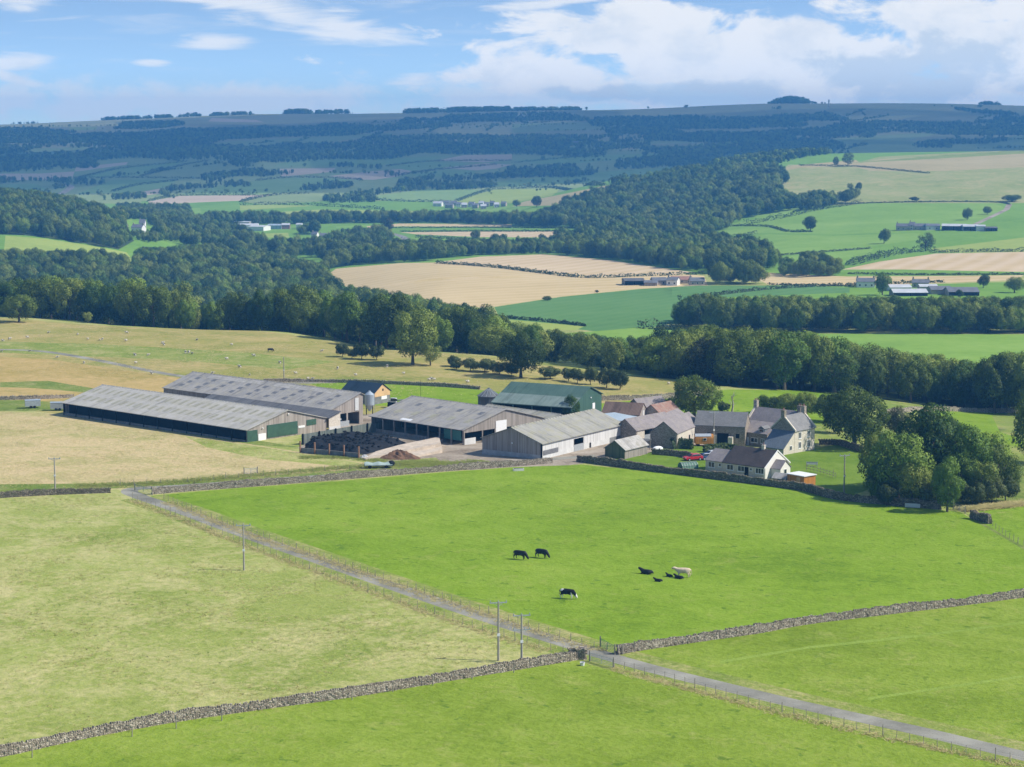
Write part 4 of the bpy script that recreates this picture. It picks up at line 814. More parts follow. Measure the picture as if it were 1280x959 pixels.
def fence(px, label, step=2.4, h=1.1, wires=True, post=.042, rail=False):
    P = line3(px, step); o = empty('post_and_wire_fence' if not rail else 'rail_fence', tuple(P[len(P)//2])); b = Vector(P[len(P)//2]); rr = random.Random(len(P)); tag(o, label, 'fence')
    order = sorted(range(len(P)), key=lambda i: P[i][1]); near = set(order[:98]); pm = None; rest = MB()
    for i, p in enumerate(P):
        hh = h*rr.uniform(.88, 1.12)*(1.12 if i % 8 == 0 else 1); w = post*(1.5 if i % 8 == 0 else 1)
        if i in near:
            m = MB(); m.rod((0, 0, -.3), (rr.uniform(-.08, .08), rr.uniform(-.08, .08), hh), w, w*.85, 5); q = m.build('post', M['post'], o); q.location = Vector(p)-b
        else: rest.rod(Vector(p)-b+Vector((0, 0, -.3)), Vector(p)-b+Vector((0, 0, hh)), w, w*.85, 4)
    if rest.v: tag(rest.build('posts', M['post'], o), kind='stuff')
    m = MB()
    for z in ((.25, .5, .75, 1.0) if not rail else (.45, 1.0)):
        for i in range(len(P)-1): m.rod(Vector(P[i])-b+Vector((0, 0, z)), Vector(P[i+1])-b+Vector((0, 0, z)), .008 if not rail else .05, n=3 if not rail else 4, caps=False)
    m.build('wire' if not rail else 'rail', M['wire'] if not rail else M['post'], o); return o
fence([(166,624),(230,650),(300,678),(400,716),(500,753),(600,788),(690,814),(720,822)], 'post and wire fence along the meadow side of the lane')
fence([(205,624),(260,647),(330,673),(400,697),(500,732),(600,765),(700,798),(758,815)], 'post and wire fence between the lane verge and the cow field')
fence([(768,834),(830,850),(900,870),(1000,896),(1100,919),(1200,941),(1285,958),(1420,985)], 'post and wire fence between the lane and the front green field', 1.75)
fence([(150,607),(230,603),(300,597.5),(380,591),(440,587),(500,584)], 'old fence in tall grass above the farm lane', 2.6)
fence([(1237,655),(1285,686),(1380,712)], 'wire fence running down the paddock edge at the frame side', 2.2)
fence([(1008,588),(1025,592),(1045,598)], 'dark wooden fence behind the orange shed on the lawn', 1.2, 1.3, rail=True)
for k, (px, py) in enumerate([(40,947),(165,921),(220,911),(277,901),(440,875),(491,865),(541,857),(590,849),(642,841)]):
    x, y = gp(px, py); m = MB(); m.rod((0, 0, -.3), (.05, .02, 1.25), .07, .06, 6); o = m.build('fence_stake', M['post']); o.location = (x, y, zg(x, y)); tag(o, 'dark wooden stake standing against the front stone wall', 'stake', 'stakes against the front stone wall')
def gate(p0, p1, label, mat='galv', h=1.15, bars=6):
    a = Vector((*gp(*p0), 0)); b = Vector((*gp(*p1), 0)); z = zg((a.x+b.x)/2, (a.y+b.y)/2); L = (b-a).length; o = empty('field_gate', (a.x, a.y, z), math.atan2(b.y-a.y, b.x-a.x)); tag(o, label, 'gate')
    m = MB()
    for k in range(bars): m.rod((0, 0, .15+(h-.15)*k/(bars-1)), (L, 0, .15+(h-.15)*k/(bars-1)), .025 if k < bars-1 else .035, n=5)
    for x in (0, L/2, L): m.rod((x, 0, .15), (x, 0, h), .03, n=5)
    m.rod((0, 0, .15), (L, 0, h), .02, n=4); m.build('gate_leaf', M[mat], o)
    for x in (-.15, L+.15): m = MB(); m.rod((x, 0, -.3), (x, 0, 1.45), .1, .09, 7); m.build('post', M['post'], o)
gate((751,809), (768,818), 'green metal gate leaning open by the stone wall end', 'gate_green'); gate((738,827), (766,835), 'grey metal gate into the front field below the lane')
gate((169,613), (190,619), 'green metal gate at the lane corner beside the stone wall', 'gate_green'); gate((1192,637), (1206,642), 'pale weathered gate in the gap under the small forked tree', 'galv')
gate((779,818), (792,815), 'pale wooden hurdle propped against the stone wall end', 'post', 1.2, 5); gate((306,593), (321,592), 'grey metal hurdle standing in the pale meadow above the lane', 'galv')
def leaves_strip(P, w, h, dens_, leaf, seed, top_bump=.35):
    r = np.random.default_rng(seed); d = np.r_[0, np.cumsum(np.hypot(*np.diff(P[:, :2], axis=0).T))]; n = int(d[-1]*dens_); s = r.uniform(0, d[-1], n)
    x = np.interp(s, d, P[:, 0]); y = np.interp(s, d, P[:, 1]); i = np.clip(np.searchsorted(d, s)-1, 0, len(P)-2); t = P[i+1, :2]-P[i, :2]; t /= np.linalg.norm(t, axis=1)[:, None]; nn = np.c_[-t[:, 1], t[:, 0]]
    th = r.uniform(-.15, math.pi+.15, n); k = 1+top_bump*(np.sin(s*1.9/h+seed)*.5+np.sin(s*.73/h+2*seed)*.6); rad = 1-.25*r.random(n)**2
    o = np.cos(th)*w/2*rad*k; z = np.maximum(.05, np.sin(th))*h*rad*k*r.uniform(.75, 1, n)
    C_ = np.c_[x+nn[:, 0]*o, y+nn[:, 1]*o, zf(x, y)+z]; N3 = np.c_[nn*np.cos(th)[:, None], np.sin(th)+.2]+r.normal(size=(n, 3))*.35; N3 /= np.linalg.norm(N3, axis=1)[:, None]
    return C_, N3
def quads(C_, N3, leaf, seed, jit=.5):
    r = np.random.default_rng(seed); n = len(C_); G_ = N3+r.normal(size=(n, 3))*jit; G_ /= np.linalg.norm(G_, axis=1)[:, None]; t = np.cross(G_, r.normal(size=(n, 3))); t /= np.linalg.norm(t, axis=1)[:, None]; b = np.cross(G_, t); s = leaf*r.uniform(.6, 1.4, n)[:, None]
    V = np.stack([C_-t*s, C_+b*s*.75, C_+t*s, C_-b*s*.75], 1).reshape(-1, 3); return V, np.arange(n*4).reshape(-1, 4)[:, ::-1].copy(), np.repeat(N3, 4, axis=0)
def hedge(px, h, w, label, leaf=.5, dens_=6, mat='hedge_far', seed=1, name='hedge', bump=.35, cat='hedge'):
    P = line3(px, 8 if leaf > .4 else 1.); C_, N3 = leaves_strip(P, w, h, dens_, leaf, seed, bump); V, Fc, Sh = quads(C_, N3, leaf, seed); o = mesh_np(name, V, Fc, M[mat], smooth=True); o.data.normals_split_custom_set(Sh.tolist()); tag(o, label, cat); return o
HEDGES = [
 ([(545,329.5),(600,333),(640,337),(700,344.5),(740,347.5),(800,345.5),(880,343)], 2.4, 3, 'dark hedge dividing the two tan wheat fields'),
 ([(930,281),(960,276),(985,271),(1020,263),(1076,254.5)], 5, 6, 'thick hedge climbing from the wooded hill along the bright field'),
 ([(905,283),(955,283),(975,287),(985,289.5),(1016,290)], 2, 3, 'dark wall line curving to the round lone tree'), ([(908,298),(925,296),(946,292)], 3, 4, 'short dark hedge in the green field near the wooded hill'),
 ([(950,322),(1000,317.5),(1040,314.5),(1088,311)], 1.6, 2.5, 'thin hedge line across the lower green field'), ([(1060,332),(1075,328),(1090,324.5),(1120,318),(1168,312.5)], 5, 7, 'bushy hedge along the top of the large tan field'),
 ([(1000,258),(1080,254.5),(1140,253),(1240,253),(1262,256)], 1.5, 2, 'field wall below the sunny hill pasture'), ([(998,207),(1060,208),(1100,211),(1130,214),(1162,217)], 2.2, 4, 'gorse dotted wall across the hill pasture'),
 ([(458,285.3),(560,285),(640,285),(745,286)], 2, 3, 'long hedge between the pale valley strips'), ([(500,290),(600,289.5),(740,289.3)], 2, 3, 'hedge at the near side of the green valley strip'), ([(520,297),(560,298.5),(600,302),(640,305),(690,306)], 3, 5, 'scrubby hedge above the valley road field'),
 ([(300,253),(320,248),(345,244),(385,242)], 4, 6, 'hedge rising on the near shaded slope'), ([(320,226),(370,222),(440,224),(452,226)], 4, 6, 'dark hedge above the shaded green field'), ([(570,252),(607,239),(640,236.5),(700,236),(755,232.5)], 4, 6, 'hedge around the lit field above the village'),
 ([(97,223),(150,211),(235,202)], 4, 7, 'long hedge climbing the shaded slope at far left'), ([(175,221),(222,208.5),(262,201)], 4, 6, 'second parallel hedge on the far left slope'), ([(140,240),(170,232),(222,226)], 4, 6, 'lower hedge on the far left slope'), ([(95,223),(175,222.5),(250,223.5)], 4, 6, 'level hedge joining the far left slope hedges'),
 ([(482,208),(540,202),(640,201)], 4, 6, 'hedge beside the far pink stubble field'), ([(640,204),(725,196)], 4, 6, 'short hedge between two far green fields'), ([(500,219),(557,211.5),(620,206)], 4, 6, 'hedge under the far stubble strip'),
 ([(185,252),(225,245),(320,244.5)], 4, 6, 'hedge over the pale stubble on the near slope'), ([(450,249),(500,252),(560,252.5)], 4, 6, 'hedge low on the slope left of the village'), ([(300,257),(340,256),(400,257.5),(480,262)], 5, 8, 'line of bushes at the foot of the shaded slope'), ([(640,234.5),(700,236),(745,233)], 4, 6, 'dark hedge under the long green slope field'),
 ([(870,372.5),(960,362),(1060,357),(1180,353)], 2, 3, 'field boundary behind the dark shelterbelt'), ([(960,356.5),(1000,357),(1070,358.5)], 1.4, 2, 'wall in front of the thin tan strip'), ([(628,397.5),(680,402),(732,408)], 1.6, 2, 'dark ditch line under the crop field'),
 ([(800,409),(820,411),(850,412.5)], 4, 7, 'dark bushes at the near corner of the crop field'), ([(1162,316),(1220,315),(1280,314.5),(1400,313)], 3, 4, 'broken hedge above the tan field at the frame edge'), ([(1060,342.5),(1160,344),(1280,343.5)], 1.4, 3, 'rough grassy bank between two tan fields')]
for i, (px, h, w, lab) in enumerate(HEDGES):
    far = gp(*px[0])[1] > 3000; hedge(px, h, w, lab, .9 if far else .55, 4 if far else 10, seed=i)
hedge([(838,561),(848,560.5),(866,561.5)], 2.6, 2.2, 'clipped dark hedge at the gable of the stone barn', .2, 420, 'hedge', 71, bump=.08)
hedge([(880,565),(898,565),(918,566),(938,570),(960,572)], 1.9, 1.8, 'long clipped hedge behind the bungalow roof', .2, 330, 'hedge', 72, bump=.12)
# --- grass stuff: verge tussocks, wall-foot weeds, meadow tufts
def tufts(name, pts, size, mat, label, seed, per=5):
    r = np.random.default_rng(seed); n = len(pts); pts = np.repeat(pts, per, axis=0); m = len(pts); s = size*r.uniform(.5, 1.3, m); a = r.uniform(0, 6.28, m); off = r.normal(size=(m, 2))*size*.35
    b = np.c_[pts[:, 0]+off[:, 0], pts[:, 1]+off[:, 1]]; z = zf(b[:, 0], b[:, 1]); lean = r.normal(size=(m, 2))*.9; dx = np.cos(a)*s*.16; dy = np.sin(a)*s*.16
    V = np.stack([np.c_[b[:, 0]-dx, b[:, 1]-dy, z-.03], np.c_[b[:, 0]+dx, b[:, 1]+dy, z-.03], np.c_[b[:, 0]+lean[:, 0]*s, b[:, 1]+lean[:, 1]*s, z+s*.55]], 1).reshape(-1, 3)
    o = mesh_np(name, V, np.arange(m*3).reshape(-1, 3), M[mat]); tag(o, label, 'grass', kind='stuff')
def along(px, width, n, seed, off=0.):
    r = np.random.default_rng(seed); P = line3(px, 1.); i = r.integers(0, len(P)-1, n); t = P[i+1, :2]-P[i, :2]; t /= np.linalg.norm(t, axis=1)[:, None]; o = r.normal(size=n)*width/2+off; return P[i, :2]+np.c_[-t[:, 1], t[:, 0]]*o[:, None]+r.normal(size=(n, 2))*.3
def clumped(poly, n, seed, thr=.1, fx=.16):
    r = np.random.default_rng(seed); P = np.array(poly); c = r.uniform(P.min(0), P.max(0), (n*4, 2)); x, y = c.T
    f = np.sin(x*fx+1.3*np.sin(y*fx*.8))*np.sin(y*fx*1.3+1.1*np.sin(x*fx*.7))+.5*np.sin(x*fx*3.1+y*fx*2)*np.sin(y*fx*3.7); m = inside(x, y, poly) & (f+r.normal(size=len(x))*.35 > thr); return c[m][:n]
HM = [p for k, m, p in FIELDS if k == 'hay_meadow'][0]; PM = [p for k, m, p in FIELDS if k == 'pale_meadow'][0]
tufts('meadow_grass', clumped(HM, 6000, 3), .34, 'tuft', 'seeding straw grass standing in the rough meadow', 3)
tufts('meadow_grass', clumped(HM, 300, 5, .75, .07), .4, 'tuft_green', 'dark green tussocks dotted in the rough meadow', 5)
tufts('meadow_grass', clumped(PM, 5000, 6), .32, 'tuft', 'pale seeding grass in the meadow below the longest barn', 6)
tufts('verge_grass', np.vstack([along([(210,628),(260,648),(330,675),(400,698),(500,733),(600,766),(700,799),(755,815)], 1.5, 2600, 8), along([(166,626),(230,651),(300,680),(400,717),(500,754),(600,789),(690,815)], 1.2, 1800, 9), along([(768,836),(900,872),(1000,898),(1100,921),(1285,960)], 1., 900, 10)]), .36, 'tuft', 'long dry grass on the lane verges', 10)
tufts('verge_grass', np.vstack([along([(100,608),(230,602),(300,596),(380,589),(440,584),(520,578),(570,580),(620,580)], 3, 2600, 11), along([(470,581),(520,580),(560,582),(610,577)], 4, 1500, 12), along([(378,572),(440,572),(480,577)], 2.5, 800, 13)]), .5, 'tuft_green', 'tall weedy grass on the bank above the farm lane', 12)
tufts('wall_foot_grass', along([(640,834),(690,823),(725,815)], .8, 500, 17), .42, 'tuft_green', 'nettles and long grass at the foot of the stone walls', 16)
tufts('paddock_weeds', along([(1205,638),(1240,634),(1285,630)], 1.5, 900, 18), .9, 'tuft', 'tall dry weeds at the edge of the small paddock', 18)
tufts('pasture_tussocks', clumped([gd(0,600),gd(640,530),gd(820,560),gd(640,640),gd(420,690),gd(120,745),gd(-40,760)], 5000, 21, .2, .06), .4, 'tuft', 'dry tussocks scattered on the rough pasture', 21)
# ------------------------------------------------------------------ farm buildings
def mat_sheet(name, a, b, rib=1.0, lich=None, rough=.6, streak=(.35, 2.5)):
    """profiled roofing sheet: streaks down the slope, ribs as bump"""
    n = NT(name); co = n.coord(); f = n.noise(co, .22, 5, .65, .4); st = n.noise(n.coord((1.6, .18, .18)), 1.2, 4, .65); g = n.noise(co, 3., 4, .7)
    v = n.math('ADD', n.math('MULTIPLY', f, .45), n.math('ADD', n.math('MULTIPLY', st, .4), n.math('MULTIPLY', g, .2)))
    col = n.ramp(v, [(.38, a), (.64, b)])
    if lich: col = n.mix(n.ramp(n.noise(co, .6, 5, .75, .6), [(.47, (0, 0, 0)), (.62, (.8, .8, .8))]), col, lich)
    stn = n.noise(n.coord((.9, .12, .12)), .8, 5, .7, .5); col = n.mix(n.ramp(stn, [(.54, (0, 0, 0)), (.68, (.55, .55, .55))]), col, tuple(c*.45 for c in a))
    n.base(col); n.b.inputs['Roughness'].default_value = rough
    w = n.n('ShaderNodeTexWave', wave_type='BANDS', bands_direction='X'); w.inputs['Scale'].default_value = .314/.33*rib; n.l(co, w.inputs['Vector']); n.bump(w.outputs['Fac'], .05); return n.m
def mat_boards(name, a, b, period=.3, rough=.9):
    """vertical boarding; the two horizontal axes are both used so every wall shows it"""
    n = NT(name); co = n.coord(); s = n.n('ShaderNodeSeparateXYZ'); n.l(co, s.inputs[0]); u = n.math('ADD', s.outputs[0], n.math('MULTIPLY', s.outputs[1], 1.0)); k = n.math('FLOOR', n.math('DIVIDE', u, period))
    wn = n.n('ShaderNodeTexWhiteNoise', noise_dimensions='1D'); n.l(k, wn.inputs['W']); f = n.noise(n.coord((2.5, 2.5, .25)), 1.2, 4, .65)
    v = n.math('ADD', n.math('MULTIPLY', wn.outputs['Value'], .4), n.math('MULTIPLY', f, .6)); n.base(n.ramp(v, [(.2, a), (.75, b)])); fr = n.math('FRACT', n.math('DIVIDE', u, period)); n.bump(n.math('GREATER_THAN', fr, .12), .03); n.b.inputs['Roughness'].default_value = rough; return n.m
def mat_slate(name, a, b, lich=None, row=.3):
    n = NT(name); co = n.coord(); br = n.n('ShaderNodeTexBrick'); br.inputs['Scale'].default_value = 1/row*.5; br.inputs['Mortar Size'].default_value = .015
    br.inputs['Color1'].default_value = C4(a); br.inputs['Color2'].default_value = C4(b); br.inputs['Mortar'].default_value = C4(tuple(c*.6 for c in a)); n.l(co, br.inputs['Vector'])
    f = n.noise(co, .5, 5, .65, .3); col = n.mix(.55, br.outputs['Color'], n.ramp(f, [(.35, a), (.65, b)]))
    if lich: col = n.mix(n.ramp(n.noise(co, .9, 5, .75, .4), [(.5, (0, 0, 0)), (.66, (.75, .75, .75))]), col, lich)
    n.base(col); n.b.inputs['Roughness'].default_value = .6; n.bump(n.noise(co, 5, 3, .6), .03); return n.m
M['fibre'] = mat_sheet('fibre_cement_roof', (.38,.36,.32), (.56,.53,.475), lich=(.45,.42,.32))
M['fibre_dark'] = mat_sheet('dark_fibre_cement_roof', (.24,.23,.215), (.43,.405,.375), lich=(.44,.40,.31))
M['fibre_mid'] = mat_sheet('mossy_fibre_cement_roof', (.25,.245,.22), (.42,.40,.35), lich=(.36,.34,.22))
M['roof_dark'] = mat_sheet('dark_grey_roof', (.10,.10,.105), (.17,.17,.175))
M['skylight'] = mat_plain('dirty_rooflight', (.34,.32,.23), .5, .2, 1.5)
M['skylight_dark'] = mat_plain('dark_rooflight', (.16,.16,.165), .5, .3, 1.5)
M['pale_sheet'] = mat_sheet('pale_patched_roof', (.36,.34,.31), (.52,.49,.45), lich=(.30,.28,.22))
M['green_sheet'] = mat_sheet('green_metal_roof', (.06,.115,.09), (.10,.165,.13), rough=.5)
M['green_pale'] = mat_sheet('bleached_green_roof', (.15,.21,.18), (.24,.30,.265), rough=.5)
M['green_wall'] = mat_boards('green_cladding', (.045,.10,.075), (.075,.145,.11), .35, .6)
M['navy_sheet'] = mat_sheet('navy_metal_roof', (.018,.035,.055), (.03,.05,.075), rough=.45)
M['blue_sheet'] = mat_sheet('pale_blue_tin_roof', (.32,.40,.46), (.46,.54,.60), rough=.45)
M['boards'] = mat_boards('weathered_boarding', (.24,.20,.17), (.44,.39,.34)); M['boards_pale'] = mat_boards('pale_grey_boarding', (.50,.49,.47), (.72,.71,.69), .33)
M['boards_warm'] = mat_boards('bleached_warm_boarding', (.23,.20,.17), (.37,.33,.29)); M['boards_tan'] = mat_plain('tan_boarding', (.62,.40,.21), .8, .15, 1); M['boards_orange'] = mat_boards('orange_timber', (.42,.17,.035), (.60,.27,.06), .2, .7)
M['boards_green'] = mat_boards('mossy_shed_boarding', (.08,.10,.05), (.15,.17,.085), .25)
M['conc'] = mat_plain('concrete_block', (.42,.41,.39), .9, .22, .8); M['conc_pale'] = mat_plain('pale_render_base', (.60,.60,.58), .9, .12, .8); M['conc_dark'] = mat_plain('stained_concrete', (.20,.20,.195), .95, .3, .9)
M['white'] = mat_plain('white_paint', (.78,.78,.77), .6, .05, 2); M['door_green'] = mat_plain('dark_green_sheet', (.045,.10,.06), .6, .2, 1); M['dark'] = mat_plain('dark_parts_and_inner_shade', (.014,.013,.012), 1, .3, 1, spec=0)  # near black for dark parts, and for the shade inside openings
M['slate'] = mat_slate('grey_slate', (.16,.158,.155), (.26,.255,.25)); M['slate_purple'] = mat_slate('purple_stone_slate', (.20,.175,.175), (.34,.30,.29), lich=(.27,.24,.19)); M['slate_blue'] = mat_slate('blue_slate', (.12,.145,.17), (.20,.235,.265))
M['tile_brown'] = mat_slate('brown_concrete_tile', (.055,.045,.04), (.10,.08,.072)); M['tile_red'] = mat_slate('red_pantile', (.24,.13,.10), (.36,.22,.17), lich=(.30,.27,.22)); M['rust'] = mat_sheet('rusted_tin_roof', (.13,.085,.065), (.22,.15,.115))
M['stone'] = mat_stone('sandstone_wall', (.32,.27,.21), (.46,.40,.32), (.56,.49,.40), 3.8, (.36,.32,.26)); M['stone_dark'] = mat_stone('dark_sandstone_wall', (.22,.19,.15), (.35,.30,.24), (.43,.37,.30), 3.8, (.22,.19,.15)); M['stone_pale'] = mat_stone('pale_and_sunlit_stone', (.62,.55,.45), (.70,.63,.52), (.77,.70,.60), 4.2, (.60,.54,.45))  # the pale stone also carries the sunlight on the wing front
M['render'] = mat_plain('pebbledash_render', (.62,.56,.47), .95, .12, 2.); M['render_white'] = mat_plain('cream_render', (.76,.73,.67), .9, .06, 2.)
M['glass'] = mat_plain('window_glass', (.03,.035,.04), .12, .2, .5, spec=.5); M['red_paint'] = mat_plain('red_car_paint', (.46,.015,.03), .3, .05, 1, spec=.5); M['blue_paint'] = mat_plain('blue_car_paint', (.03,.07,.18), .3, .05, 1, spec=.5); M['white_paint'] = mat_plain('white_car_paint', (.72,.73,.74), .3, .04, 1, spec=.5); M['silver_paint'] = mat_plain('silver_car_paint', (.45,.48,.52), .3, .04, 1, spec=.5)
M['rubber'] = mat_plain('tyre_rubber', (.02,.02,.021), .95, .3, 3, spec=.08); M['plastic'] = mat_plain('black_plastic_sheet', (.022,.024,.028), .95, .4, 1.2, spec=.05); M['brown_muck'] = mat_plain('muck_heap', (.17,.095,.055), .95, .35, 1.5, bump=.2); M['grey_paint'] = mat_plain('grey_silo_steel', (.40,.46,.50), .4, .12, 1, metal=.3); M['bin_steel'] = mat_sheet('dark_bin_steel', (.06,.07,.075), (.12,.13,.135))
class Bd:
    """a building in its own frame: x along the front wall (left to right as seen), y into depth"""
    def __init__(s, name, label, p0, p1, W, cat='barn', L=None, dz=0., xy=None, rz=None):
        if xy is None:
            a = gp(*p0); b = gp(*p1); s.rz = math.atan2(b[1]-a[1], b[0]-a[0]) if rz is None else rz; s.L = L or math.hypot(b[0]-a[0], b[1]-a[1])
        else: a = xy; s.rz = rz; s.L = L
        s.W = W; c, sn = math.cos(s.rz), math.sin(s.rz); mid = (a[0]+c*s.L/2-sn*W/2, a[1]+sn*s.L/2+c*W/2)
        zz = [zg(a[0]+c*u-sn*v, a[1]+sn*u+c*v) for u in (0, s.L) for v in (0, W)]
        s.z = sum(zz)/4+dz; s.o = empty(name, (a[0], a[1], s.z), s.rz); tag(s.o, label, cat)
    def local(s, px, py, z=0):   # helper for placing: photo ground point -> local xy
        x, y = gp(px, py); p = s.o.location; c, sn = math.cos(s.rz), math.sin(s.rz); x -= p.x; y -= p.y; return (x*c+y*sn, -x*sn+y*c)
    def box(s, name, x0, x1, y0, y1, z0, z1, mat, parent=None):
        return MB().box(x0, x1, y0, y1, z0, z1).build(name, M[mat], parent or s.o)
    def gabled(s, mat, he, hr, ry=None, x0=0, x1=None, y0=0, y1=None, name='wall', he2=None, dn=1.5, parent=None):
        x1 = s.L if x1 is None else x1; y1 = s.W if y1 is None else y1; ry = (y0+y1)/2 if ry is None else ry; he2 = he if he2 is None else he2
        pr = [(y0, -dn), (y1, -dn), (y1, he2), (ry, hr), (y0, he)]; v = [(x, y, z) for x in (x0, x1) for y, z in pr]
        return MB().add(v, [(4, 3, 2, 1, 0), (5, 6, 7, 8, 9)]+[(k, (k+1) % 5, 5+(k+1) % 5, 5+k) for k in range(5)]).build(name, M[mat], parent or s.o)
    def gable_panel(s, name, x, y0, y1, za, zb, zc, zd, mat, t=.12, mid=None, parent=None, xo=0):
        """upright panel across y at x: bottom za..zb? polygon y0..y1 with top heights zc (y0) zd (y1), optional apex"""
        pts = [(y0, za), (y1, zb), (y1, zd)]+([mid] if mid else [])+[(y0, zc)]; n = len(pts); v = [(xx, y, z) for xx in (x-t/2, x+t/2) for y, z in pts]
        return MB().add(v, [tuple(range(n-1, -1, -1)), tuple(range(n, 2*n))]+[(k, (k+1) % n, n+(k+1) % n, n+k) for k in range(n)]).build(name, M[mat], parent or s.o)
    def roof(s, mat, he, hr, ry=None, x0=0, x1=None, y0=0, y1=None, ov=.3, eo=.35, t=.14, he2=None, name='roof', ridge=None, mat2=None, lift=.06):
        x1 = s.L if x1 is None else x1; y1 = s.W if y1 is None else y1; ry = (y0+y1)/2 if ry is None else ry; he2 = he if he2 is None else he2
        m1 = (hr-he)/(ry-y0); m2 = (hr-he2)/(y1-ry); a0, a1 = x0-ov, x1+ov; r = None
        fr = [(y0-eo, he-m1*eo+lift), (ry, hr+lift)]; bk = [(ry, hr+lift), (y1+eo, he2-m2*eo+lift)]
        if mat2:
            for pr, mm in ((fr, mat), (bk, mat2)):
                v = [(x, y, z+d) for x in (a0, a1) for d in (0, t) for y, z in pr]; q = MB().add(v, [(0,1,3,2),(4,6,7,5),(0,4,5,1),(2,3,7,6),(0,2,6,4),(1,5,7,3)]).build(name, M[mm], s.o); r = r or q
        else:
            pr = [fr[0], fr[1], bk[1]]; v = [(x, y, z+d) for x in (a0, a1) for d in (0, t) for y, z in pr]
            r = MB().add(v, [(0,1,4,3),(1,2,5,4),(6,9,10,7),(7,10,11,8),(0,3,9,6),(2,8,11,5),(3,4,10,9),(4,5,11,10),(0,6,7,1),(1,7,8,2)]).build(name, M[mat], s.o)
        if ridge:
            m = MB(); n = int((a1-a0)/ridge)
            for k in range(n):
                x = a0+(a1-a0)*k/n; m.add([(x, ry-.35, hr+lift+t-.12), (x+(a1-a0)/n*.8, ry-.35, hr+lift+t-.12), (x+(a1-a0)/n*.8, ry+.35, hr+lift+t-.12), (x, ry+.35, hr+lift+t-.12), (x, ry, hr+lift+t+.14), (x+(a1-a0)/n*.8, ry, hr+lift+t+.14)], [(0,1,5,4),(2,3,4,5),(0,4,3),(1,2,5),(0,3,2,1)])
            m.build('ridge_cap', M[mat], s.o)
        s.fs = (y0, he+lift+t, m1); return r
    def on_slope(s, name, x0, x1, d0, d1, mat, parent=None, up=.03):
        """thin panel lying on the front roof slope, d measured horizontally from the eave"""
        y0, z0, m = s.fs; v = []
        for dz in (-.04, up): v += [(x, y0+d, z0+m*d+dz) for d in (d0, d1) for x in (x0, x1)]
        return MB().add(v, [(0,2,3,1),(4,5,7,6),(0,1,5,4),(2,6,7,3),(0,4,6,2),(1,3,7,5)]).build(name, M[mat], parent or s.o)
    def win(s, face, u, z, w, h, bars=2, frame='white', door=None, off=0., name=None):
        """window (frame > pane) or door set on wall face f/b/l/r"""
        T = {'f': lambda a, b, c: (a, -off-b, c), 'b': lambda a, b, c: (a, s.W+off+b, c), 'l': lambda a, b, c: (-off-b, a, c), 'r': lambda a, b, c: (s.L+off+b, a, c)}[face]
        def bx(m, a0, a1, b0, b1, c0, c1): m.add([T(a, b, c) for a in (a0, a1) for b in (b0, b1) for c in (c0, c1)], [(0,1,3,2),(4,6,7,5),(0,4,5,1),(2,3,7,6),(0,2,6,4),(1,5,7,3)]); return m
        if door: return bx(MB(), u-w/2, u+w/2, -.02, .05, z, z+h).build(name or 'door', M[door], s.o)
        m = MB(); f = .09
        for a0, a1, c0, c1 in [(u-w/2, u+w/2, z, z+f), (u-w/2, u+w/2, z+h-f, z+h), (u-w/2, u-w/2+f, z+f, z+h-f), (u+w/2-f, u+w/2, z+f, z+h-f)]+[(u-w/2+w*k/bars-.04, u-w/2+w*k/bars+.04, z+f, z+h-f) for k in range(1, bars)]: bx(m, a0, a1, -.02, .07, c0, c1)
        bx(m, u-w/2-.08, u+w/2+.08, -.02, .11, z-.1, z-.003); q = m.build('window', M[frame], s.o)
        bx(MB(), u-w/2+f*.5, u+w/2-f*.5, -.02, .03, z+f*.5, z+h-f*.5).build('pane', M['glass'], q); return q
def chimney(b, x, y, z0, z1, w=.7, d=.55, pots=2, mat='stone', parent=None):
    m = MB().box(x-w/2, x+w/2, y-d/2, y+d/2, z0, z1).box(x-w/2-.07, x+w/2+.07, y-d/2-.07, y+d/2+.07, z1, z1+.14); c = m.build('chimney', M[mat], parent or b.o)
    for k in range(pots): p = MB().lathe([(.13, z1+.14), (.10, z1+.55), (.14, z1+.6), (.0, z1+.6)], (x+(k-(pots-1)/2)*w*.5, y), 9).build('chimney_pot', M['tile_red'], c)
    return c
# --- A: longest open fronted barn
A = Bd('cattle_barn', 'longest grey roofed cattle barn with dark open side facing the pale meadow', (79,519), (309,553), 24.5)
L = A.L; he, hr = 3.0, 6.1; RY = 12.2
A.box('wall', 0, L, 24.3, 24.5, -1.5, he-.06, 'boards')
A.gable_panel('gable', .1, 0, 24.3, -1.5, -1.5, he, he, 'boards', mid=(RY, hr)); A.gable_panel('gable', L-.1, 0, 24.3, -1.5, -1.5, he, he, 'boards', mid=(RY, hr))
A.box('wall', .2, L-.2, 0, .18, -1.5, .6, 'conc_dark'); A.box('floor', .2, L-.2, .2, 24.2, -.5, .05, 'conc_dark')
for k in range(14): MB().box(L*k/13-.12 if 0 < k < 13 else (0.2 if k == 0 else L-.45), L*k/13+.12 if 0 < k < 13 else (.45 if k == 0 else L-.2), -.1, .25, -1.5, he-.1).build('post', M['dark'], A.o)
A.box('shade_board', .3, L-.3, 1.6, 1.72, .3, 2.95, 'dark')  # black sheet stands in for the shade inside the open side
rf = A.roof('fibre', he, hr, ov=.3, eo=.5, ridge=1.15)
for row, (d0, d1) in enumerate(((2.6, 5.2), (7.4, 10.2))):
    for k in range(24): A.on_slope('skylight', 1.6+k*L/24.5, 2.75+k*L/24.5, d0, d1, 'skylight', rf, up=.02)
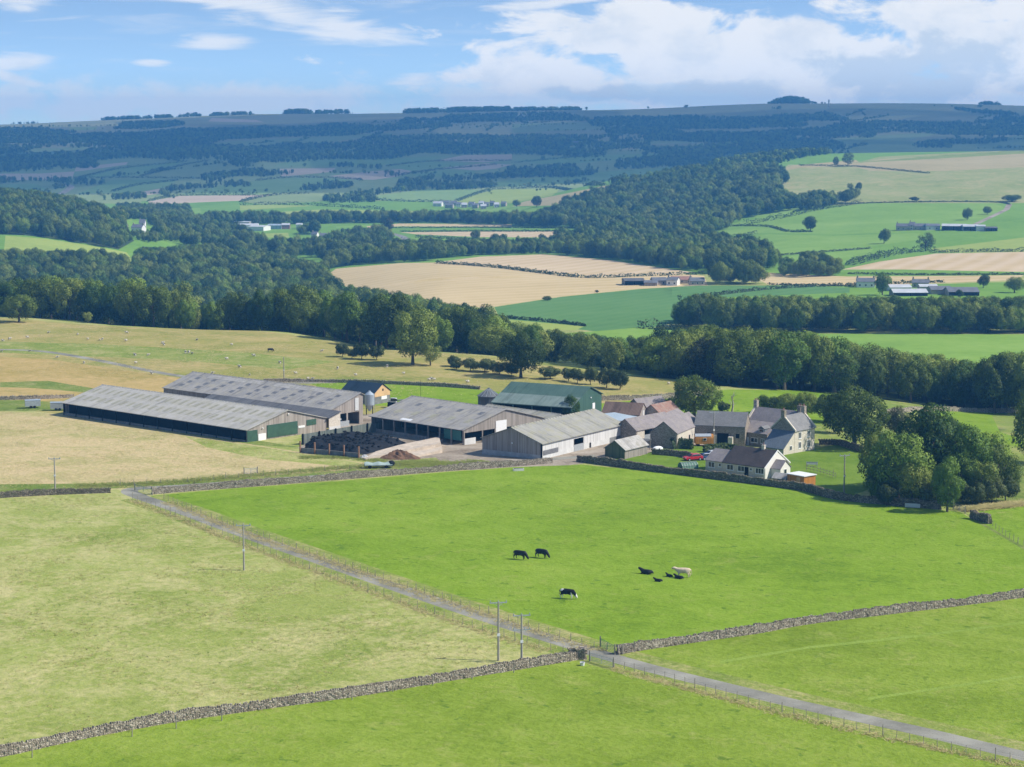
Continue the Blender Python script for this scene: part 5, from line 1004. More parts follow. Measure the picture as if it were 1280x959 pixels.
MB().box(L-.04, L+.06, .05, 3.1, -1.2, 2.75).build('green_panel', M['door_green'], A.o); MB().box(L-.04, L+.08, 3.3, 5.6, -1.2, 1.7).build('door', M['white'], A.o); MB().box(L-.04, L+.12, 6.0, 15.3, .5, 3.4).build('sliding_door', M['door_green'], A.o)
MB().box(L-.04, L+.06, 15.6, 17.6, 1.7, 2.2).build('white_board', M['white'], A.o); MB().box(L-.04, L+.07, 18.2, 21.2, 2.0, 3.3).build('green_shutter', M['door_green'], A.o)
for y, z in ((RY+.3, 5.3), (4.6, 2.9)): MB().ell((L+.15, y, z), (.14, .2, .2)).build('lamp', M['white'], A.o)
def wloc(b, x, y): c, sn = math.cos(b.rz), math.sin(b.rz); p = b.o.location; return (p.x+x*c-y*sn, p.y+x*sn+y*c)
# --- B lean-to range and C, same axis
Bb = Bd('lean_to_shed', 'low dark roofed lean-to between the longest barn and the skylit barn', None, None, 3.8, L=46, xy=wloc(A, L-45.4, 24.75), rz=A.rz)
Bb.gable_panel('gable', 45.9, .05, 3.7, 1.0, 1.0, 3.05, 4.2, 'stone_pale'); Bb.gable_panel('plinth', 45.95, .05, 3.7, -1.5, -1.5, 1.0, 1.0, 'conc_pale', t=.2)
v = [(x, y, z+d) for x in (-.2, 46.3) for d in (0, .14) for y, z in ((-.3, 3.1), (3.75, 4.3))]
MB().add(v, [(0,1,3,2),(4,6,7,5),(0,4,5,1),(2,3,7,6),(0,2,6,4),(1,5,7,3)]).build('roof', M['roof_dark'], Bb.o); Bb.box('wall', 0, .15, .05, 3.7, -1.5, 3.1, 'boards')
Cb = Bd('livestock_barn', 'wide grey barn with rows of dark roof lights and two dark doorways in its gable', None, None, 10.7, L=62, xy=wloc(A, L-65, 28.7), rz=A.rz)
L = Cb.L; he, hr = 4.3, 7.4
Cb.box('wall', 0, L, 0, .15, -1.5, he-.06, 'boards'); Cb.box('wall', 0, L, 10.55, 10.7, -1.5, 6.9, 'boards'); Cb.gable_panel('gable', .1, .15, 10.55, -1.5, -1.5, he, 7.0, 'boards', mid=(9.8, hr))
Cb.gable_panel('gable', L-.1, .15, 10.55, 3.1, 3.1, he, 7.0, 'boards', mid=(9.8, hr)); Cb.box('floor', .2, L, .2, 10.5, -.5, .04, 'yard')
for y0, y1 in ((.15, 1.2), (5.2, 5.7), (9.4, 10.55)): Cb.box('gable_pier', L-.18, L-.02, y0, y1, -1.5, 3.1, 'boards')
Cb.box('shade_backing', L-9, L-8.8, .2, 10.5, -.5, 4.2, 'dark'); Cb.box('sheeted_gate', L+.3, L+.4, 1.2, 5.7, 0, 1.35, 'galv')  # near-black sheet behind the doorways stands in for the shade within
MB().box(L, L+.1, 8.0, 9.2, 3.4, 6.4).build('white_panel', M['conc_pale'], Cb.o)
rf = Cb.roof('fibre_dark', he, hr, ry=9.8, he2=7.0, ridge=1.2, eo=.3)
for r_, d in enumerate((1.8, 4.0, 6.2)):
    for k in range(9): Cb.on_slope('skylight', 3.5+k*6.5+r_*.6, 5.0+k*6.5+r_*.6, d, d+1.2, 'skylight_dark', rf, up=.02)
for k, (a, b_) in enumerate(((8, 14), (14.3, 22), (22.3, 29), (33, 40), (40.5, 47), (47.4, 57))): Cb.on_slope('pale_sheet', a, b_, 7.5, 9.4, 'pale_sheet', rf, up=.025)
# --- feed silo, navy roofed house shaped shed
def feed_silo():
    x, y = gp(462, 519); o = empty('feed_silo', (x, y, zg(x, y))); tag(o, 'tall pale grey feed silo on legs beside the barn gable', 'silo')
    MB().lathe([(.0, 1.0), (.25, 1.05), (1.15, 2.5), (1.2, 2.55), (1.2, 5.2), (1.15, 5.25), (.28, 5.95), (.28, 6.1), (0, 6.1)], n=18).build('tank', M['grey_paint'], o)
    for k in range(4): a = math.pi/4+k*math.pi/2; MB().rod((math.cos(a)*1.1, math.sin(a)*1.1, -.3), (math.cos(a)*1.12, math.sin(a)*1.12, 2.9), .07, n=5).build('leg', M['dark'], o)
    MB().rod((1.25, 0, .2), (1.25, 0, 5.4), .05, n=5).build('fill_pipe', M['galv'], o)
feed_silo()
Nv = Bd('farm_workshop', 'small building with navy roof and tan boarded gable behind the feed silo', (428,502), (468,506), 6.6, cat='building')
Nv.gabled('conc_dark', 3.0, 5.0); Nv.roof('navy_sheet', 3.0, 5.0, eo=.4); Nv.gable_panel('gable', Nv.L+.03, .05, 6.55, 1.9, 1.9, 3.0, 3.0, 'boards_tan', mid=(3.3, 4.95), t=.1); MB().box(Nv.L-.02, Nv.L+.1, 3.2, 3.8, 3.2, 3.8).build('window', M['glass'], Nv.o); MB().box(Nv.L-.02, Nv.L+.07, 2.9, 5.2, 1.0, 1.9).build('white_panel', M['white'], Nv.o)
# --- D open fronted shed and D2
D = Bd('open_shed', 'open fronted grey shed beside the tyre covered clamp in the middle of the yard', (464,539.5), (580,556.5), 26)
L = D.L; he, hr = 3.6, 6.9
D.box('wall', 0, L, 25.8, 26, -1.5, he-.06, 'boards'); D.gable_panel('gable', .1, 0, 25.8, -1.5, -1.5, he, he, 'boards', mid=(13, hr)); D.gable_panel('gable', L-.1, 0, 25.8, 2.9, 2.9, he, he, 'boards_warm', mid=(13, hr))
D.box('floor', .2, L-.2, .1, 25.7, -.5, .04, 'yard'); D.box('plinth', .2, L-7, 0, .16, -1.5, .8, 'boards')
for k in range(9): MB().box(.15+(L-.55)*k/8, .4+(L-.55)*k/8, -.08, .2, -1.5, he-.08).build('post', M['boards'], D.o)
D.box('green_panel', L-6.8, L-1.2, .22, .32, 1.0, 3.2, 'gate_green'); D.box('shade_backing', .3, L-.3, 9, 9.1, 0, 3.4, 'dark')  # black sheet across the bays paints the shade deep in the shed
for y0, y1, z1, mt in ((.2, 3.6, 1.6, 'conc_pale'), (6.2, 9.6, 1.5, 'conc_pale'), (10, 13.4, 4.6, 'white'), (16, 20, 2.9, 'boards_warm')): MB().box(L-.05, L+.06, y0, y1, -1.2, z1).build('gable_panel', M[mt], D.o)
for y in (.1, 5.8, 9.8, 15.2, 20.4): MB().box(L-.2, L+.02, y-.12, y+.12, -1.5, 3.0).build('gable_post', M['boards_warm'], D.o)
rf = D.roof('fibre_dark', he, hr, ridge=1.1, eo=.6)
for k in range(5): D.on_slope('skylight', 4+k*L/5.3, 5.6+k*L/5.3, 3.2, 5.4, 'skylight', rf, up=.02)
for k in range(4): D.on_slope('skylight', 6+k*L/4.5, 7.4+k*L/4.5, 8.2, 9.8, 'skylight_dark', rf, up=.02)
D.on_slope('pale_sheet', 10, 13.5, .0, 1.0, 'white', rf, up=.025)
D2 = Bd('lean_to_range', 'lower range with pale gable boards joined behind the open shed', None, None, 8.6, L=24, xy=wloc(D, D.L-23.5, 26.3), rz=D.rz)
D2.box('wall', 0, 24, 8.45, 8.6, -1.5, 2.8, 'boards'); D2.gable_panel('gable', 23.9, 0, 8.45, 2.1, 2.1, 2.9, 2.9, 'boards_warm', mid=(4.3, 4.0)); D2.box('shade_backing', 15, 15.1, .1, 8.4, 0, 2.8, 'dark'); D2.roof('fibre_mid', 2.9, 4.0, ridge=1.1)  # black sheet inside the open gable stands in for shade
for y in (.3, 4.3, 8.3): D2.box('post', 23.75, 24., y-.12, y+.12, -1.5, 2.9, 'boards_warm')
# --- green metal barn and grain bin
Gb = Bd('green_barn', 'large green metal barn with pale lower roof and open dark side', (616,527), (686,531), 17.5, L=21)
L = Gb.L; Gb.gable_panel('gable', L-.1, 0, 17.5, -1.5, -1.5, 4.6, 5.8, 'green_wall', mid=(10.5, 8.3)); Gb.gable_panel('gable', .1, 0, 17.5, -1.5, -1.5, 4.6, 5.8, 'green_wall', mid=(10.5, 8.3)); Gb.box('wall', .2, L-.2, 17.3, 17.45, -1.5, 5.7, 'green_wall'); Gb.box('shade_backing', .3, L-.3, 6, 6.1, 0, 5.6, 'dark'); Gb.box('floor', .2, L-.2, .1, 17.2, -.5, .04, 'conc_dark')  # black sheet behind the open side paints the inner shade
for k in range(5): Gb.box('post', .15+(L-.5)*k/4, .4+(L-.5)*k/4, .0, .25, -1.5, 4.55, 'green_wall')
rf = Gb.roof('green_sheet', 4.6, 8.3, ry=10.5, he2=5.8, eo=.5); Gb.on_slope('pale_sheet', -.3, L+.3, -.45, 4.6, 'green_pale', rf, up=.05)
MB().box(L-.04, L+.07, 12.0, 13.4, .5, 4.2).build('white_panel', M['white'], Gb.o); MB().ell((L+.12, 10.9, 5.7), (.12, .2, .2)).build('lamp', M['white'], Gb.o)
def grain_bin():
    x, y = gp(611, 511); o = empty('grain_bin', (x, y, zg(x, y))); tag(o, 'round dark grain bin with conical roof left of the green barn', 'silo')
    MB().lathe([(2.75, -.5), (2.75, 3.3), (2.72, 3.35)], n=28).build('drum', M['bin_steel'], o); MB().lathe([(2.95, 3.28), (2.95, 3.38), (.35, 5.1), (.3, 5.35), (0, 5.4)], n=28).build('cone_roof', mat_sheet('bin_roof_steel', (.10,.11,.115), (.19,.2,.205)), o)
    m = MB()
    for k in range(14): a = 2*math.pi*k/14; m.rod((math.cos(a)*2.95, math.sin(a)*2.95, 3.40), (math.cos(a)*.35, math.sin(a)*.35, 5.13), .05, n=4)
    m.build('roof_rib', M['galv'], o)
grain_bin()
# --- E front barn
E = Bd('front_barn', 'pale boarded barn with mossy grey roof at the corner of the farm lane', (677,574.5), (779,550), 15.3)
L = E.L; he, hr = 3.55, 6.3
MB().box(0, .14, 0, 15.3, -1.5, 1.1).build('plinth', M['conc'], E.o); E.gable_panel('gable', .1, 0, 15.3, 1.1, 1.1, he, he, 'boards', mid=(7.65, hr), t=.18); E.gable_panel('gable', L-.1, 0, 15.3, -1.5, -1.5, he, he, 'boards_pale', mid=(7.65, hr)); E.box('wall', .2, L-.2, 15.15, 15.3, -1.5, he-.08, 'boards')
E.box('wall', .2, 13, .02, .16, 1.25, he-.08, 'boards_pale'); E.box('wall', 17, L-.2, .02, .16, 1.25, he-.08, 'boards_pale'); E.box('wall', 13, 17, .02, .16, 2.9, he-.08, 'boards_pale'); E.box('plinth', .2, 13, 0, .2, -1.5, 1.25, 'conc_pale'); E.box('plinth', 17, 19.4, 0, .2, -1.5, 1.25, 'conc_pale'); E.box('plinth', 20.2, L-6, 0, .2, -1.5, 1.25, 'conc_pale'); E.box('plinth', L-6, L-.2, .03, .2, -1.5, 1.25, 'conc_dark')
E.box('sheeted_gate', 13.1, 16.9, -.02, .05, .1, 1.6, 'galv'); E.box('shade_backing', 12, 18, 1.5, 1.6, 0, 3.4, 'dark'); E.box('rail', .6, 6.5, -.08, -.02, 1.0, 2.0, 'skylight_dark'); E.box('post', -.08, .22, -.1, .2, -1.5, he-.1, 'dark')  # black sheet behind the gateway stands in for the shade inside
E.roof('fibre_mid', he, hr, ridge=1.1, eo=.4)
MB().ell((-.08, 7.5, 3.1), (.12, .18, .18)).build('lamp', M['white'], E.o)
# --- small timber shed, stone barns, red roofs
Sh = Bd('timber_shed', 'small wooden shed with grey sheet roof and green gable on the lawn corner', (781,574), (809,567.5), 5.0, cat='shed')
Sh.gabled('boards_warm', 2.0, 3.75); Sh.gable_panel('gable', -.03, .02, 4.98, -1., -1., 1.98, 1.98, 'boards_green', mid=(2.5, 3.7), t=.1); Sh.roof('pale_sheet', 2.0, 3.75, ov=.25, eo=.3)
F1 = Bd('cart_shed', 'stone cart shed with purple slate roof and open bay', (795,553), (836,546), 6.2, L=15)
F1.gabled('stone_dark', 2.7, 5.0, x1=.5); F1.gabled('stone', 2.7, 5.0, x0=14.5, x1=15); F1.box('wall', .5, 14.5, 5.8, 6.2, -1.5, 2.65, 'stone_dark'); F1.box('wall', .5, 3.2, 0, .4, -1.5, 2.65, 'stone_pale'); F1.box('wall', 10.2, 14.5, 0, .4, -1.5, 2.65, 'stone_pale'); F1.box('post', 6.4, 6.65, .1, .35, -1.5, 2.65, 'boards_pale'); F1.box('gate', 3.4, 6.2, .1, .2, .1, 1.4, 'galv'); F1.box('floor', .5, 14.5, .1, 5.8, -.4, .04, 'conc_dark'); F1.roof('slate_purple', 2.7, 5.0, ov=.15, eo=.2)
F2 = Bd('stone_barn', 'gabled stone barn with purple slate roof beside the shepherd hut', (846,561.5), (882,548), 6.2, L=17)
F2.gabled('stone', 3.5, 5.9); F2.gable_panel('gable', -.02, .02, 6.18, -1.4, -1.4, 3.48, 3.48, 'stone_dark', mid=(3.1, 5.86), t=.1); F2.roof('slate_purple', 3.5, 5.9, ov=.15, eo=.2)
for u in (3, 8.5, 13): F2.win('f', u, .1 if u == 8.5 else 1.4, 1.0, 2.0 if u == 8.5 else 1.0, door='dark', name='door' if u == 8.5 else 'window')
MB().box(.5, 16.5, -.03, .03, 1.0, 3.3).build('pale_stone_panel', M['stone_pale'], F2.o)  # paler stone colour laid over the front wall
Gl = Bd('long_stone_barn', 'long stone barn with grey slate roof joining the farmhouse', (868,553), (931,558), 6.6)
L = Gl.L; Gl.gabled('stone_dark', 4.2, 6.9); Gl.roof('slate', 4.2, 6.9, ov=.1, eo=.2)
for u, w, h in ((6.5, 2.6, 2.6), (3.2, .8, 1.0), (9.8, .8, 1.0)): Gl.win('f', u, 0 if h > 2 else 1.6, w, h, door='dark', name='door' if h > 2 else 'window')
MB().box(4.6, 5.1, -.7, -.02, 0, 2.2).box(7.9, 8.9, -1.6, -.02, 0, 2.0).build('porch', M['stone_pale'], Gl.o)
for label, p0, p1, W_, he_, hr_, rm, wm, ln in [('low building with rusty brown roof and dark gable behind the front barn', (752,532), (799,534), 7, 2.9, 5.2, 'rust', 'boards', None), ('slate roofed outbuilding behind the cart shed', (803,526), (832,523), 6, 2.7, 5.0, 'slate_purple', 'stone_dark', 9.), ('old outbuilding with red pantile roof among the stone barns', (826,532), (852,527), 5.5, 2.6, 4.7, 'tile_red', 'stone', 9.), ('narrow slate roofed link between the cart shed and stone barn', (836,545), (869,533), 5.5, 2.6, 4.4, 'slate_purple', 'stone_dark', 14.)]:
    b = Bd('outbuilding', label, p0, p1, W_, cat='outbuilding', L=ln); b.gabled(wm, he_, hr_); b.roof(rm, he_, hr_, ov=.15, eo=.25); b.win('f', b.L*.3, .9, .9, .9, door='dark', name='window'); b.win('f', b.L*.65, 0, 1.1, 1.9, door='dark')
    if rm == 'rust': b.win('r', 3.5, .8, 1.4, 2.8, door='boards_pale')
Bt = Bd('tin_roof_shed', 'low shed with pale blue tin roof behind the front barn', (757,540), (800,535), 6.5, cat='shed', L=11)
Bt.box('wall', .05, 10.95, .1, .25, -1.5, 2.1, 'boards'); Bt.box('wall', .05, 10.95, 6.2, 6.4, -1.5, 2.7, 'stone_dark'); Bt.box('wall', 10.8, 10.95, .25, 6.2, -1.5, 2.1, 'stone_dark')
v = [(x, y, z+d) for x in (-.2, 11.2) for d in (0, .12) for y, z in ((-.3, 2.25), (6.6, 3.1))]; MB().add(v, [(0,1,3,2),(4,6,7,5),(0,4,5,1),(2,3,7,6),(0,2,6,4),(1,5,7,3)]).build('roof', M['blue_sheet'], Bt.o)
yw = Bd('yard_shelter', 'small flat dark roofed shelter in front of the cart shed', (802,566), (820,560), 4.5, cat='shelter', L=5.2); yw.box('wall', .05, 5.1, 4.2, 4.4, -1, 2.1, 'stone_dark'); yw.box('wall', 0.05, .2, .1, 4.2, -1, 2.1, 'stone_dark'); yw.box('roof', -.1, 5.3, -.1, 4.6, 2.15, 2.32, 'roof_dark'); [yw.box('post', x, x+.15, .1, .25, -1, 2.14, 'post') for x in (2.5, 5.)]
# --- farmhouse
H = Bd('farmhouse', 'two storey stone farmhouse with slate roofs and four chimneys at the end of the farm', (926,553), (984,561), 7.0, cat='farmhouse', L=12.0)
rz = H.rz; L = H.L; he, hr = 4.8, 7.6
H.gabled('stone_dark', he, hr, y0=2.5, y1=9.0); H.roof('slate_purple', he, hr, y0=2.5, y1=9.0, ov=-.15, eo=.2)
for x in (0.0, L-.0): # raised stone copings on the gables
    v = []; 
    for xx in (x-.22, x+.22):
        for y, z in ((2.2, he-.1), (5.75, hr), (9.3, he-.1)): v += [(xx, y, z), (xx, y, z+.42)]
    MB().add(v, [(0,2,3,1),(2,4,5,3),(6,7,9,8),(8,9,11,10),(1,3,9,7),(3,5,11,9),(0,1,7,6),(4,10,11,5),(0,6,8,2),(2,8,10,4)]).build('coping', M['stone_pale'], H.o)
chimney(H, .1, 5.75, hr-.3, hr+1.5, .9, .8); chimney(H, L-.1, 5.75, hr-.3, hr+1.3, .9, .8, 2, 'stone_dark')
H.box('range_wall', -.6, 8.6, -2.2, 2.5, -1.5, 3.0, 'stone_dark')
v = [(x, y, z+d) for x in (-.8, 8.8) for d in (0, .14) for y, z in ((-2.5, 2.98), (2.75, 5.0))]; MB().add(v, [(0,1,3,2),(4,6,7,5),(0,4,5,1),(2,3,7,6),(0,2,6,4),(1,5,7,3)]).build('range_roof', M['slate_purple'], H.o)
MB().add([(-.6,-2.2,3.0),(-.6,2.5,3.0),(-.6,2.5,4.85),(8.6,-2.2,3.0),(8.6,2.5,3.0),(8.6,2.5,4.85)], [(0,1,2),(3,5,4),(0,3,4,1),(0,2,5,3),(1,4,5,2)]).build('gable_infill', M['stone_dark'], H.o)
dm = MB().box(6.0, 7.6, -1.75, .4, 3.25, 4.15).build('dormer', M['slate_blue'], H.o); MB().box(6.12, 7.48, -1.83, -1.74, 3.35, 4.05).build('window', M['white'], dm); MB().box(6.25, 7.35, -1.88, -1.8, 3.45, 3.95).build('pane', M['glass'], dm)
MB().add([(5.85,-1.95,4.15),(7.75,-1.95,4.15),(6.8,-1.95,4.75),(5.85,.7,4.15),(7.75,.7,4.15),(6.8,.7,4.75)], [(0,1,2),(3,5,4),(0,2,5,3),(1,4,5,2),(0,3,4,1)]).build('dormer_roof', M['slate'], dm)
for u, z, w, h in ((1.2, .9, 1.0, 1.1), (5.2, .9, 1.9, 1.1), (7.4, .9, .9, 1.1)): H.win('f', u, z, w, h, off=2.2)
H.win('f', 3.2, 0, 1.0, 2.0, door='white', off=2.2)
# wing with the sunlit front
Wg = Bd('farmhouse_wing', 'taller stone wing of the farmhouse with a sunlit front of white sash windows', (993,566.5), (1023,561), 6.0, cat='farmhouse', L=7.8)
L = Wg.L; Wg.gabled('stone_pale', 4.9, 7.9); Wg.gable_panel('gable', -.03, .02, 5.98, -1.4, -1.4, 4.88, 4.88, 'stone_dark', mid=(3, 7.85), t=.12); Wg.roof('slate', 4.9, 7.9, ov=-.1, eo=.2)  # front stone paler, gable stone darker: sunlight and shade put into the colours
for x in (0., L):
    v = []
    for xx in (x-.2, x+.2):
        for y, z in ((-.3, 4.8), (3, 7.9), (6.3, 4.8)): v += [(xx, y, z), (xx, y, z+.4)]
    MB().add(v, [(0,2,3,1),(2,4,5,3),(6,7,9,8),(8,9,11,10),(1,3,9,7),(3,5,11,9),(0,1,7,6),(4,10,11,5),(0,6,8,2),(2,8,10,4)]).build('coping', M['stone_pale'], Wg.o)
chimney(Wg, 0., 3, 7.7, 9.2, .8, .9, 2, 'stone_dark'); chimney(Wg, L, 3, 7.7, 9.3, .8, .9)
for u in (2.0, 5.4):
    for z in (.9, 3.1): Wg.win('f', u, z, 1.05, 1.45, bars=2)
# catslide outshot on the wing's gable
v = [(x, y, z) for y in (.0, 5.6) for x, z in ((-4.2, -1.5), (-.1, -1.5), (-.1, 4.7), (-4.2, 1.5))]
MB().add(v, [(0,1,2,3),(7,6,5,4),(0,4,5,1),(1,5,6,2),(2,6,7,3),(3,7,4,0)]).build('outshot_wall', M['stone_pale'], Wg.o)
v = [(x, y, z+d) for y in (-.15, 5.7) for d in (.04, .19) for x, z in ((-4.5, 1.27), (-.12, 4.7))]; MB().add(v, [(0,1,3,2),(4,6,7,5),(0,4,5,1),(2,3,7,6),(0,2,6,4),(1,5,7,3)]).build('outshot_roof', M['slate_blue'], Wg.o)
q = MB().box(-1.9, -1.1, -.08, .02, .9, 1.9).build('window', M['white'], Wg.o); MB().box(-1.8, -1.2, -.12, -.04, 1.0, 1.8).build('pane', M['glass'], q)
# --- bungalow
Bg = Bd('bungalow', 'low rendered bungalow with dark brown tiled roof and cream gable behind the mossy wall', (881,588), (956,599), 8.6, cat='bungalow')
L = Bg.L; he, hr = 2.45, 5.2; x1 = 4.6
Bg.gabled('render', he, hr, x0=x1); Bg.gabled('render', he-.1, 4.2, x0=0, x1=x1, y0=.25, y1=7.2); Bg.roof('tile_brown', he, hr, x0=x1, ov=.12, eo=.35, lift=.04); Bg.roof('slate_purple', he-.1, 4.2, x0=0, x1=x1-.15, y0=.25, y1=7.2, ov=.1, eo=.3, name='extension_roof')
Bg.gable_panel('gable', L+.03, .0, 8.6, -1., -1., he, he, 'render_white', mid=(4.3, hr-.03), t=.1)
v = []
for xx in (L+.12, L+.2):
    for y, z in ((-.45, he-.35), (4.3, hr+.02), (9.05, he-.35)): v += [(xx, y, z), (xx, y, z+.28)]
MB().add(v, [(0,2,3,1),(2,4,5,3),(6,7,9,8),(8,9,11,10),(1,3,9,7),(3,5,11,9),(0,1,7,6),(4,10,11,5),(0,6,8,2),(2,8,10,4)]).build('bargeboard', M['white'], Bg.o)
for u, w, h, z, bb, of in ((1.5, 1.6, 1.15, .95, 2, -.25), (3.6, .7, .7, 1.3, 1, -.25), (6.3, 1.6, 1.15, .95, 2, 0), (9.0, 1.7, 1.15, .95, 2, 0), (11.4, .6, .6, 1.35, 1, 0), (13.5, 2.0, 1.15, .95, 3, 0)): Bg.win('f', u, z, w, h, bars=bb, off=of)
Bg.win('f', 10.3, 0, .95, 2.0, door='dark'); MB().rod((L-.1, -.12, -.3), (L-.1, -.12, he), .06, n=6).build('downpipe', M['white'], Bg.o)
chimney(Bg, L*.78, 4.3, hr-.1, hr+.8, .6, .6, 1, 'render')
pr = [(2.0, -1.), (5.6, -1.), (5.6, 2.1), (3.8, 3.5), (2.0, 2.1)]; v = [(x, y, z) for x in (L+.08, L+2.4) for y, z in pr]; pc = MB().add(v, [(4,3,2,1,0),(5,6,7,8,9)]+[(k, (k+1) % 5, 5+(k+1) % 5, 5+k) for k in range(5)]).build('porch', M['render_white'], Bg.o)
v = [(x, y, z+d) for x in (L+.15, L+2.55) for d in (0, .1) for y, z in ((1.75, 1.95), (3.8, 3.56), (5.85, 1.95))]; MB().add(v, [(0,1,4,3),(1,2,5,4),(6,9,10,7),(7,10,11,8),(0,3,9,6),(2,8,11,5),(3,4,10,9),(4,5,11,10),(0,6,7,1),(1,7,8,2)]).build('porch_roof', M['slate_purple'], pc)
w_ = MB().box(L+2.36, L+2.46, 3.2, 4.2, .9, 1.9).build('porch_window', M['white'], pc); MB().box(L+2.4, L+2.5, 3.3, 4.1, 1.0, 1.8).build('pane', M['glass'], pc)
OS = Bd('garden_shed', 'orange timber shed with white flat roof in front of the bungalow gable', (984,605), (1004,602.5), 4.6, cat='shed', L=4.4, rz=rz-.15)
OS.box('wall', 0, 4.4, 0, 3.4, -.8, 2.0, 'boards_orange'); OS.gable_panel('gable_boards', -.02, .02, 3.38, -.7, -.7, 1.98, 1.98, 'boards', t=.08); OS.box('roof', -.2, 4.6, -.2, 3.6, 2.02, 2.16, 'white'); OS.win('f', 2.9, 0, .9, 1.7, door='boards_tan')
Kn = Bd('kennel', 'low grey kennel with pitched roof beside the orange shed', (966,603), (979,604.5), 2.4, cat='kennel', L=2.8); Kn.gabled('boards', .9, 1.7, ry=1.2); Kn.roof('pale_sheet', .9, 1.7, ov=.2, eo=.25); Kn.win('f', 1.4, 0, .8, .8, door='dark')
# ------------------------------------------------------------------ yard things, vehicles, poles
def at(px, py): x, y = gp(px, py); return Vector((x, y, zg(x, y)))
def silage_clamp():
    o = empty('silage_clamp', at(440, 556)); tag(o, 'silage clamp under black sheet and tyres in the yard', 'silage clamp'); b = o.location
    pts = [at(*p) for p in [(382,553),(441,545),(474,549),(512,556),(486,561),(454,569),(440,569),(380,563)]]
    P = np.array([(p.x, p.y) for p in pts]); x0, y0 = P.min(0); x1, y1 = P.max(0); n = 50; xs = np.linspace(x0, x1, n); ys = np.linspace(y0, y1, n); X, Y = np.meshgrid(xs, ys)
    def edge(x, y):
        d = np.full(x.shape, 1e9)
        for (ax, ay), (bx, by) in zip(P, np.roll(P, -1, 0)): t = np.clip(((x-ax)*(bx-ax)+(y-ay)*(by-ay))/((bx-ax)**2+(by-ay)**2), 0, 1); d = np.minimum(d, np.hypot(x-ax-t*(bx-ax), y-ay-t*(by-ay)))
        return np.where(inside(x.ravel(), y.ravel(), [tuple(p) for p in P]).reshape(x.shape), d, -d*.3)
    def hgt(x, y): return np.clip(edge(x, y)*.75, -.4, 1.5)+.10*np.sin(x*1.7)*np.sin(y*1.3)
    Z = zf(X, Y)+hgt(X, Y)-.05; V = np.c_[X.ravel()-b.x, Y.ravel()-b.y, Z.ravel()-b.z]; idx = np.arange(n*n).reshape(n, n); Fc = np.stack([idx[:-1, :-1], idx[:-1, 1:], idx[1:, 1:], idx[1:, :-1]], -1).reshape(-1, 4)
    mesh_np('black_sheet', V, Fc, M['plastic'], o, True); r = np.random.default_rng(5); m = MB(); k = 0
    while k < 150:
        x, y = r.uniform(x0, x1), r.uniform(y0, y1); e = float(edge(np.array([[x]]), np.array([[y]]))[0, 0])
        if e < .4: continue
        k += 1; z = zg(x, y)+float(hgt(np.array([[x]]), np.array([[y]]))[0, 0]); T4 = Matrix.Translation((x-b.x, y-b.y, z-b.z+.05)) @ Matrix.Rotation(r.uniform(-.3, .3), 4, 'X') @ Matrix.Rotation(r.uniform(-.3, .3), 4, 'Y'); q = MB().lathe([(.20, .0), (.34, .0), (.36, .11), (.33, .21), (.21, .21), (.20, .0)], n=9); m.add([T4 @ Vector(v) for v in q.v], q.f)
    tag(m.build('tyres', M['rubber'], o), kind='stuff')
silage_clamp()
def panel_wall(name, label, cat, p0, p1, h, t, mat, posts=0, post_mat='post', ph=None, h1=None, lean=0.):
    a, b = at(*p0), at(*p1); L = (b-a).length; o = empty(name, a, math.atan2(b.y-a.y, b.x-a.x)); tag(o, label, cat); h1 = h if h1 is None else h1; dz = b.z-a.z
    v = [(0, 0, -.6), (L, 0, dz-.6), (L, 0, dz+h1), (0, 0, h)]; v = v+[(x, t+(lean if z > 0 else 0), z) for x, _, z in v]; MB().add(v, [(0,1,2,3),(7,6,5,4),(0,4,5,1),(1,5,6,2),(2,6,7,3),(3,7,4,0)]).build('panel', M[mat], o)
    for k in range(posts): x = L*k/(posts-1); MB().box(x-.13, x+.13, -.32, -.02, -.6, (ph or h)+dz*k/(posts-1)).build('post', M[post_mat], o)
    return o
M['rust_steel'] = mat_plain('rusty_steel_post', (.27,.15,.09), .85, .3, 3); M['sleeper_green'] = mat_boards('green_stained_sleeper', (.10,.12,.10), (.19,.21,.18), .4)
panel_wall('clamp_wall', 'dark green stained sleeper wall behind the silage clamp', 'clamp wall', (378,556), (478,539), 2.3, .25, 'sleeper_green', 6, 'dark', 2.5)
panel_wall('clamp_wall', 'low grey clamp wall with five rusty steel posts in front of the tyres', 'clamp wall', (376,566), (449,573), 1.1, .25, 'conc_dark', 5, 'rust_steel', 2.6)
M['conc_tan'] = mat_plain('tan_dusty_concrete', (.50,.42,.33), .95, .2, .7)
panel_wall('concrete_bunker', 'pale leaning concrete bunker wall beside the muck heap', 'bunker', (457,575), (551,563), .3, .3, 'conc_tan', h1=1.6, lean=1.0)
M['conc_tan'] = mat_plain('tan_dusty_concrete', (.50,.42,.33), .95, .2, .7)
def slab():
    pts = [at(*p) for p in [(455,574),(520,572),(553,566),(549,553),(500,561),(470,567)]]; b = pts[0]; o = empty('concrete_ramp', b); tag(o, 'pale dusty concrete ramp heaped with feed waste', 'ramp'); m = MB(); top = [.2,.3,.7,1.3,.9,.5]
    v = [(p.x-b.x, p.y-b.y, p.z-b.z-.5) for p in pts]+[(p.x-b.x, p.y-b.y, p.z-b.z+t) for p, t in zip(pts, top)]; m.add(v, [(k, (k+1) % 6, 6+(k+1) % 6, 6+k) for k in range(6)]+[(5,4,3,2,1,0)]+[(6,7,8),(6,8,11),(8,9,10),(8,10,11)]).build('slab', mat_plain('pale_dusty_concrete', (.54,.45,.35), .95, .2, .7), o)
slab()
